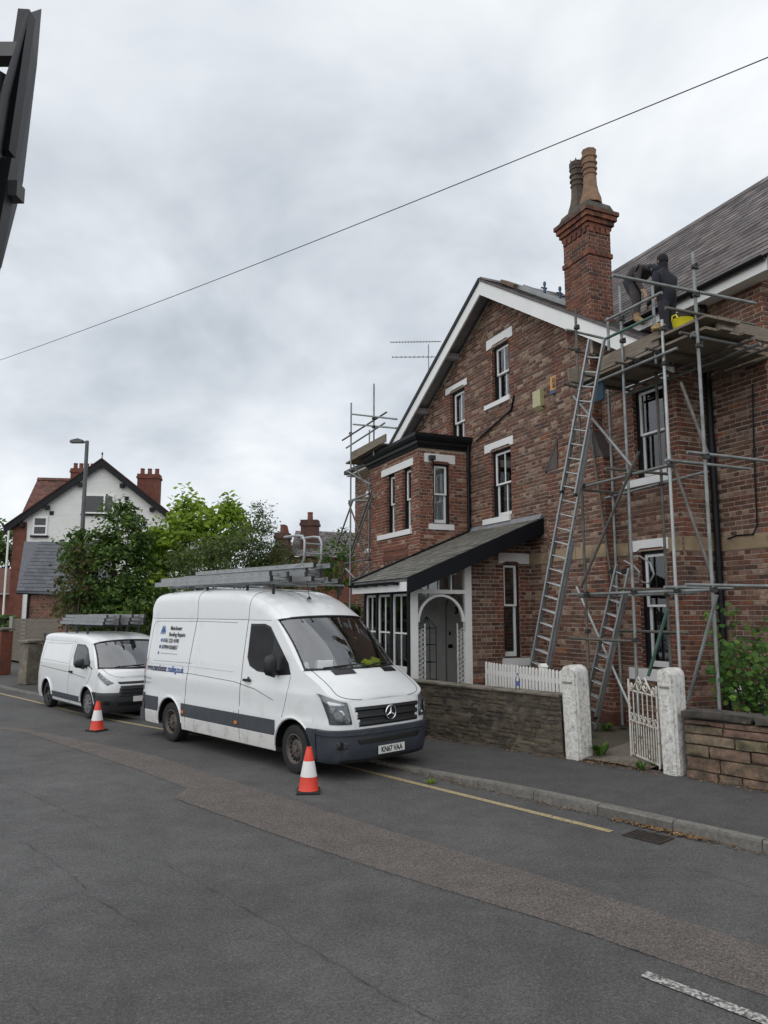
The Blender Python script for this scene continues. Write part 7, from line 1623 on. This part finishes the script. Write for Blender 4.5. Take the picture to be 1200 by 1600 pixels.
q = [WHT_L(at_depth(*p, 50)) for p in ((116, 735), (150, 735))]; stack(WHT, q[0].x, q[1].x, 3.6, 4.5, 8.5, q[0].z, 4)
# tiled cross roof running off to the left
e0, e1 = WHT_L(at_depth(20, 832, 46.6)), WHT_L(at_depth(110, 832, 46.6)); r0, r1 = WHT_L(at_depth(38, 749, 50.5)), WHT_L(at_depth(125, 752, 50.5))
ex = Vector((1, 0, 0)); up_ = (r0 - e0); up_.x = 0; dn = Vector((0, 0, -.02)); ew = ex * (e1.x - e0.x + .5)
XR = MB().add([e0 + dn, e0 + ew + dn, e0 + ew + up_ + dn, e0 + up_ + dn], [(0, 1, 2, 3)]).build('cross_roof', TILE_RED, WHT)
r0 = e0 + up_; r1 = r0 + ew
slates(XR, slopeM(Vector((e0.x, e0.y, e0.z)), ex, up_), e1.x - e0.x + .5, up_.length, sw=.3, expo=.26, mt=TILE_RED, clip=lambda x, y: x > y * .03 - .1)
for i in range(14): x = r0.x + (r1.x - r0.x) * i / 14; MB().prism([(x, r0.y - .15, r0.z - .05), (x, r0.y, r0.z + .16), (x, r0.y + .15, r0.z - .05)], ((r1.x - r0.x) / 14 * .95, 0, 0)).build('ridge_tile', TILE_RED, XR)
MB().add([e0 + Vector((.1, .3, -.2)), (e0.x + .1, e0.y + .3, 0), (r0.x + .2, r0.y + 3, 0), (r0.x + .2, r0.y, r0.z - .3)], [(0, 1, 2, 3)]).build('side_wall', FB, WHT)
MB().tube((-hw_ - .2, -.3, 0), (-hw_ - .2, -.3, ea - .3), .06, 8).build('downpipe', WHITE, WHT)
# brick garage with blue slate roof
GAR = thing('garage', 'red brick outbuilding with blue slate roof below the white house', 'garage', (-16.8, 38, 0), R(3)); gl = rel(GAR)
a0, a1, b0, b1 = gl(at_depth(38, 846, 40.5)), gl(at_depth(165, 850, 40.5)), gl(at_depth(26, 923, 38)), gl(at_depth(165, 930, 38))
RO = MB().add([b0, b1, a1, a0, b0 + Vector((0, 0, -.1)), b1 + Vector((0, 0, -.1))], [(0, 1, 2, 3), (0, 1, 5, 4)]).build('roof', SLATE_BLUE, GAR)
up_ = a0 - b0; up_.x = 0; slates(RO, slopeM(b0 + Vector((0, -.05, 0)), (1, 0, -.02), up_), b1.x - b0.x, up_.length, sw=.42, expo=.27, mt=SLATE_BLUE, clip=lambda x, y: x > y * (a0.x - b0.x) / up_.length - .1, single=150, prefer=lambda p: p[0], th=.02)
gz = b0.z - .12; gx0, gx1 = b0.x + .45, b1.x
gwall = MB().box((gx0, .35, 0), (gx1, 3, gz)).build('wall', MORTAR, GAR)
bwf = MB().poly([(gx0, 0, 0), (gx0 + 4, 0, 0), (gx0 + 4, 0, gz), (gx0, 0, gz)]).build('front_wall', MORTAR, GAR, M=Matrix.Translation((0, .345, 0)), fix=False)
brickwork(bwf, [(gx0, 0), (gx0 + 4, 0), (gx0 + 4, gz), (gx0, gz)], [], [BRICK_RED, BRICK_RED, BRICK_RED])
MB().box((gx0 - .5, .2, gz - .06), (gx1, .3, gz + .1)).build('gutter', BLACKP, GAR); MB().tube((gx0 + .1, .25, 0), (gx0 + .1, .25, gz), .06, 8).build('downpipe', BLACKP, GAR); MB().box((gx0, .30, 1.55), (gx0 + 4, .36, 1.66)).build('brick_band', BRICK, GAR)
# rear brick house with two chimneys
RH = thing('rear_house', 'distant brick house with slate roof and two chimneys beyond the trees', 'house', (-3.2, 37, 0), R(-4)); rl = rel(RH)
a0, a1, b0, b1 = rl(at_depth(462, 829, 39.5)), rl(at_depth(560, 838, 39.5)), rl(at_depth(452, 868, 36.5)), rl(at_depth(560, 878, 36.5))
R2_ = MB().add([b0, b1, a1, a0], [(0, 1, 2, 3)]).build('roof', SLATE, RH); up_ = a0 - b0; up_.x = 0
slates(R2_, slopeM(b0 + Vector((0, -.05, 0)), (1, 0, -.05), up_), b1.x - b0.x, up_.length, sw=.35, expo=.24, clip=lambda x, y: x > y * .1 - .1)
MB().box((b0.x - .2, b0.y + .2, 0), (b1.x, b0.y + 4, b0.z - .05)).build('wall', FB, RH); q0, q1 = rl(at_depth(447, 872, 37)), rl(at_depth(462, 829, 38)); MB().prism([(b0.x - 1.4, b0.y + .5, 0), (b0.x + .1, b0.y + .5, 0), (b0.x + .1, b0.y + .5, b0.z), (a0.x, b0.y + .5, a0.z), (b0.x - 1.4, b0.y + .5, b0.z - .4)], (0, .3, 0)).build('gable_wall', FB, RH)
for p0_, p1_, d_, n_ in (((470, 812), (496, 812), 37.2, 1), ((430, 832), (450, 832), 36, 1)):
    q, r = rl(at_depth(*p0_, d_)), rl(at_depth(*p1_, d_)); stack(RH, q.x, r.x, q.y, q.y + .7, 2.5, q.z, n_, mt=mat('rear_chimney_brick', (.085, .042, .034), .9, var=.3, scale=4))
# tiled-roof house and garden walls at the far left
FL = thing('tiled_house', 'low brick house with brown tiled roof at the far left edge', 'house', tuple(gnd(-10, 52)), R(5)); fl_ = rel(FL)
b0, b1, a0 = fl_(at_depth(-60, 926, 52)), fl_(at_depth(22, 926, 52)), fl_(at_depth(-60, 888, 54)); up_ = a0 - b0; up_.x = 0
RF_ = MB().add([b0, b1, b1 + up_, b0 + up_], [(0, 1, 2, 3)]).build('roof', TILE_RED, FL); slates(RF_, slopeM(b0, (1, 0, 0), up_), b1.x - b0.x, up_.length, sw=.33, expo=.25, mt=TILE_RED); MB().box((b0.x, b0.y + .3, 0), (b1.x - .1, b0.y + 3, b0.z)).build('wall', FB, FL); MB().box((b0.x, b0.y - .1, b0.z - .12), (b1.x, b0.y + .05, b0.z)).build('fascia', WHITE, FL)
def brick_box(name, label, cat, p, L, T, Hh, rz, cap=None, n=60):
    t = thing(name, label, cat, p, rz); o_ = MB().box((0, .01, 0), (L, T, Hh)).build('core', MORTAR, t)
    f = MB().poly([(0, 0, 0), (L, 0, 0), (L, 0, Hh), (0, 0, Hh)]).build('face', MORTAR, t, fix=False); brickwork(f, [(0, 0), (L, 0), (L, Hh), (0, Hh)], [], [BRICK_RED, BRICK, BRICK_RED], single=(0, L, 0, Hh, n))
    MB().box((-.04, -.04, Hh), (L + .04, T + .04, Hh + .07)).build('coping', cap or COPM, t); return t
wp = RF(-30.5, 9.4, .08); brick_box('boundary_wall', 'low red brick boundary wall with railing at the far left of the street', 'wall', wp, 4.6, .22, .85, ROTR + R(2))
for lab, px, py, d_, w_, h_ in (('grey stone gate pillar beside the rear of the small van', 46, 1052, 23.6, .5, 1.25), ('red brick gate pillar at the left picture edge', 3, 1042, 27, .45, 1.55)):
    p = at_depth(px, py, d_); t = thing('gate_post', lab, 'gate pillar', (p.x, p.y, .08), ROTR + R(15)); m_ = COPM if 'grey' in lab else BRICK_RED
    rough_block((-w_ / 2, -w_ / 2, 0), (w_ / 2, w_ / 2, h_), .01, rnd=.015).build('shaft', m_, t, smooth=40); rough_block((-w_ / 2 - .05, -w_ / 2 - .05, h_), (w_ / 2 + .05, w_ / 2 + .05, h_ + .12), .008, rnd=.02).build('cap', COPM, t, smooth=40)
fp_ = gnd(17, 33); FN = thing('fence_panel', 'grey weathered timber fence panel with concrete post at far left', 'fence', fp_, R(10))
for i in range(11): MB().box((.1, 0, .1 + i * .165), (2.0, .02, .1 + i * .165 + .155)).build('slat', mat('grey_timber', (.19, .17, .14), .9, var=.25, scale=4, stretch=(1, 8, 8)), FN)
MB().box((-.02, -.05, 0), (.1, .07, 2.0)).build('post', mat('concrete_post', (.35, .34, .31), .9), FN)
rlp = RF(-30.5, 9.5, .98); RLG = thing('railing', 'black iron railing on top of the low far brick wall', 'railing', rlp, ROTR + R(2))
for z in (.05, .42): MB().box((0, 0, z), (4.6, .03, z + .03)).build('rail', BLACKP, RLG)
for i in range(31): MB().tube((.05 + i * .15, .015, -.02), (.05 + i * .15, .015, .5), .012, 6).build('bar', BLACKP, RLG)
# ------------------------------------------------------------------ street lamp, cable, sign in the foreground
lp_ = at_depth(128, 840, 24.5); LA = thing('street_lamp', 'tall grey street lamp column with short arm before the white house', 'street lamp', (lp_.x, 24.5, .1), 0)
LM = mat('lamp_grey', (.11, .115, .12), .6, metal=.3, var=.2, scale=3); MB().lathe([(.11, 0), (.105, 1.2), (.085, 1.25), (.075, 4), (.06, 7.95)], 12, caps=True).build('column', LM, LA, smooth=40)
MB().tube((0, 0, 7.88), (-.22, -.05, 7.93), .035, 8).build('arm', LM, LA); MB().prism([(-.56, -.1, 7.88), (-.15, -.1, 7.88), (-.13, -.1, 7.97), (-.3, -.1, 8.02), (-.54, -.1, 7.96)], (0, .2, 0)).build('lantern', LM, LA)
A_, B_ = at_depth(1330, 36, 11), at_depth(-150, 612, 42); m = MB(); pts = []
for i in range(41):
    t = i / 40; p = A_.lerp(B_, t); p.z -= .35 * 4 * t * (1 - t); pts.append(p)
CB = thing('overhead_cable', 'thin black overhead cable crossing the sky diagonally', 'cable', (A_.x, A_.y, A_.z), 0); to = rel(CB); MB().path([to(p) for p in pts], .011, 5).build('wire', BLACKP, CB)
SGN = thing('road_sign', 'dark back of a road sign on its post, cut off at top left', 'road sign', (at_depth(24, 0, 1.75).x - .038, 1.75, 0), 0); to = rel(SGN)
SGM = mat('sign_back_grey', (.022, .023, .026), .55, var=.25, scale=9, dirt=((.07, .055, .04), 8, .58, .75), spec=.2); SPM = mat('sign_post_grey', (.008, .009, .012), .5, var=.2, scale=4)
MB().tube((0, 0, 0), (0, 0, 3.7), .038, 16).build('post', SPM, SGN, smooth=50)
pl = [to(at_depth(*p)) for p in ((63, 14, 2.1), (56, 100, 2.1), (34, 285, 2.1), (0, 418, 1.85), (-60, 500, 1.55), (-40, 300, 1.55), (5, 130, 1.6), (40, 22, 1.7))]
MB().prism(pl, Vector((.004, 0, 0))).build('plate', SGM, SGN)
for a_, b_ in (((42, 22, 1.75), (10, 240, 1.75)), ((14, 255, 1.75), (-25, 470, 1.65))):
    p, q = to(at_depth(*a_)), to(at_depth(*b_)); MB().beam(p, q, .035, .03, up=(1, 0, 0)).build('rail', SPM, SGN)
for y_ in (85, 300): p = to(at_depth(14, y_, 1.74)); MB().box((p.x - .05, p.y - .02, p.z - .02), (p.x + .03, p.y + .02, p.z + .02)).build('clip', mat('clip_steel', (.09, .09, .09), .5, metal=.5), SGN)

# ------------------------------------------------------------------ shrub and weeds
sb = at_depth(1178, 1040, 10.9); SH = thing('leafy_shrub', 'leafy green shrub behind the sandstone wall at the right edge', 'shrub', (sb.x, sb.y, .2), 0); to = rel(SH)
lf = MB().add([(0, 0, 0), (-.38, .18, .03), (-.42, .55, .04), (0, 1, -.06), (.42, .55, .04), (.38, .18, .03), (0, .5, -.02)], [(0, 6, 1), (1, 6, 2), (2, 6, 3), (3, 6, 4), (4, 6, 5), (5, 6, 0)]).mesh('leaf', L_SHRUB, smooth=80)
tips = [((1108, 960), 10.7), ((1115, 985), 10.6), ((1108, 1035), 10.5), ((1128, 948), 10.9), ((1150, 952), 10.9), ((1175, 960), 10.9), ((1195, 965), 10.8), ((1125, 1010), 10.6), ((1140, 1000), 10.5), ((1165, 990), 10.5), ((1190, 1000), 10.5), ((1150, 1030), 10.4), ((1180, 1040), 10.4), ((1205, 1030), 10.4), ((1120, 1045), 10.6), ((1145, 1085), 10.4), ((1175, 1075), 10.5), ((1200, 1085), 10.4), ((1215, 990), 10.6), ((1160, 1055), 10.4), ((1230, 960), 10.8), ((1235, 1040), 10.5)]
n_l = 0; st_m = MB()
for (px, py), d_ in tips:
    tip = to(at_depth(px, py, d_)); r0_ = Vector((random.uniform(-.05, .05), random.uniform(-.05, .05), 0)); mid = r0_.lerp(tip, .5) + Vector((0, 0, .12)); MB().path([r0_, mid, tip], [.014, .009, .003], 5).build('stem', BARK, SH)
    for k in range(26):
        f = random.uniform(.45, 1.05); p = mid.lerp(tip, (f - .4) / .65) + Vector((random.gauss(0, .05), random.gauss(0, .07), random.gauss(0, .045)))
        s_l = random.uniform(.06, .11); nrm = Vector((random.gauss(-.1, .45), random.gauss(-.5, .4), random.uniform(.35, 1))).normalized(); q = nrm.to_track_quat('Z', 'Y').to_matrix().to_4x4() @ Matrix.Rotation(random.uniform(0, 6.28), 4, 'Z') @ Matrix.Scale(s_l, 4); q = Matrix.Translation(p) @ q
        if n_l < 290 and k % 2 == 0: link('leaf', lf, SH, q); n_l += 1
        else: st_m.add([q @ v.co for v in lf.vertices], [tuple(pp.vertices) for pp in lf.polygons])
for _ in range(900):
    p = to(at_depth(random.uniform(1115, 1260), random.uniform(965, 1095), random.uniform(10.7, 11.3))); q = Matrix.Translation(p) @ Vector((random.gauss(0, .4), random.gauss(-.4, .4), 1)).normalized().to_track_quat('Z', 'Y').to_matrix().to_4x4() @ Matrix.Rotation(random.uniform(0, 6.28), 4, 'Z') @ Matrix.Scale(random.uniform(.05, .09), 4)
    if (p.x / .8) ** 2 + ((p.z - .95) / .75) ** 2 < 1: st_m.add([q @ v.co for v in lf.vertices], [tuple(pp.vertices) for pp in lf.polygons])
tag(st_m.build('inner_leaves', L_SHRUB, SH, fix=False, smooth=80), kind='stuff')
def weed(label, p, n, s_, mt):
    t = thing('weed', label, 'weed', p, 0); m = MB()
    for _ in range(n):
        a = random.uniform(0, 6.28); L = s_ * random.uniform(.5, 1.1); d = Vector((math.cos(a), math.sin(a), 0)); w_ = Vector((-d.y, d.x, 0)) * L * .12; b = d * random.uniform(0, .05)
        m.add([b - w_ * .5, b + w_ * .5, b + d * L * .5 + w_ + Vector((0, 0, L * .7)), b + d * L * .5 - w_ + Vector((0, 0, L * .7)), b + d * L + Vector((0, 0, L * random.uniform(.5, .95)))], [(0, 1, 2, 3), (3, 2, 4)])
    tag(m.build('blades', mt, t, fix=False), kind='stuff')
weed('dark green weed tuft at the foot of the left gate pillar', on_ground(938, 1182, .15), 34, .24, L_SHRUB); weed('small weed under the open iron gate', on_ground(1003, 1202, .15), 30, .12, L_SHRUB); weed('low weed growing in the gutter by the large van bumper', on_ground(672, 1224, .0), 40, .07, L_BRIGHT); weed('grassy weed tuft inside the gate by the scaffold foot', on_ground(948, 1142, .25), 40, .16, L_SHRUB)
weed('weed tuft at the right gate pillar base', on_ground(1022, 1196, .16), 30, .10, L_GREY)
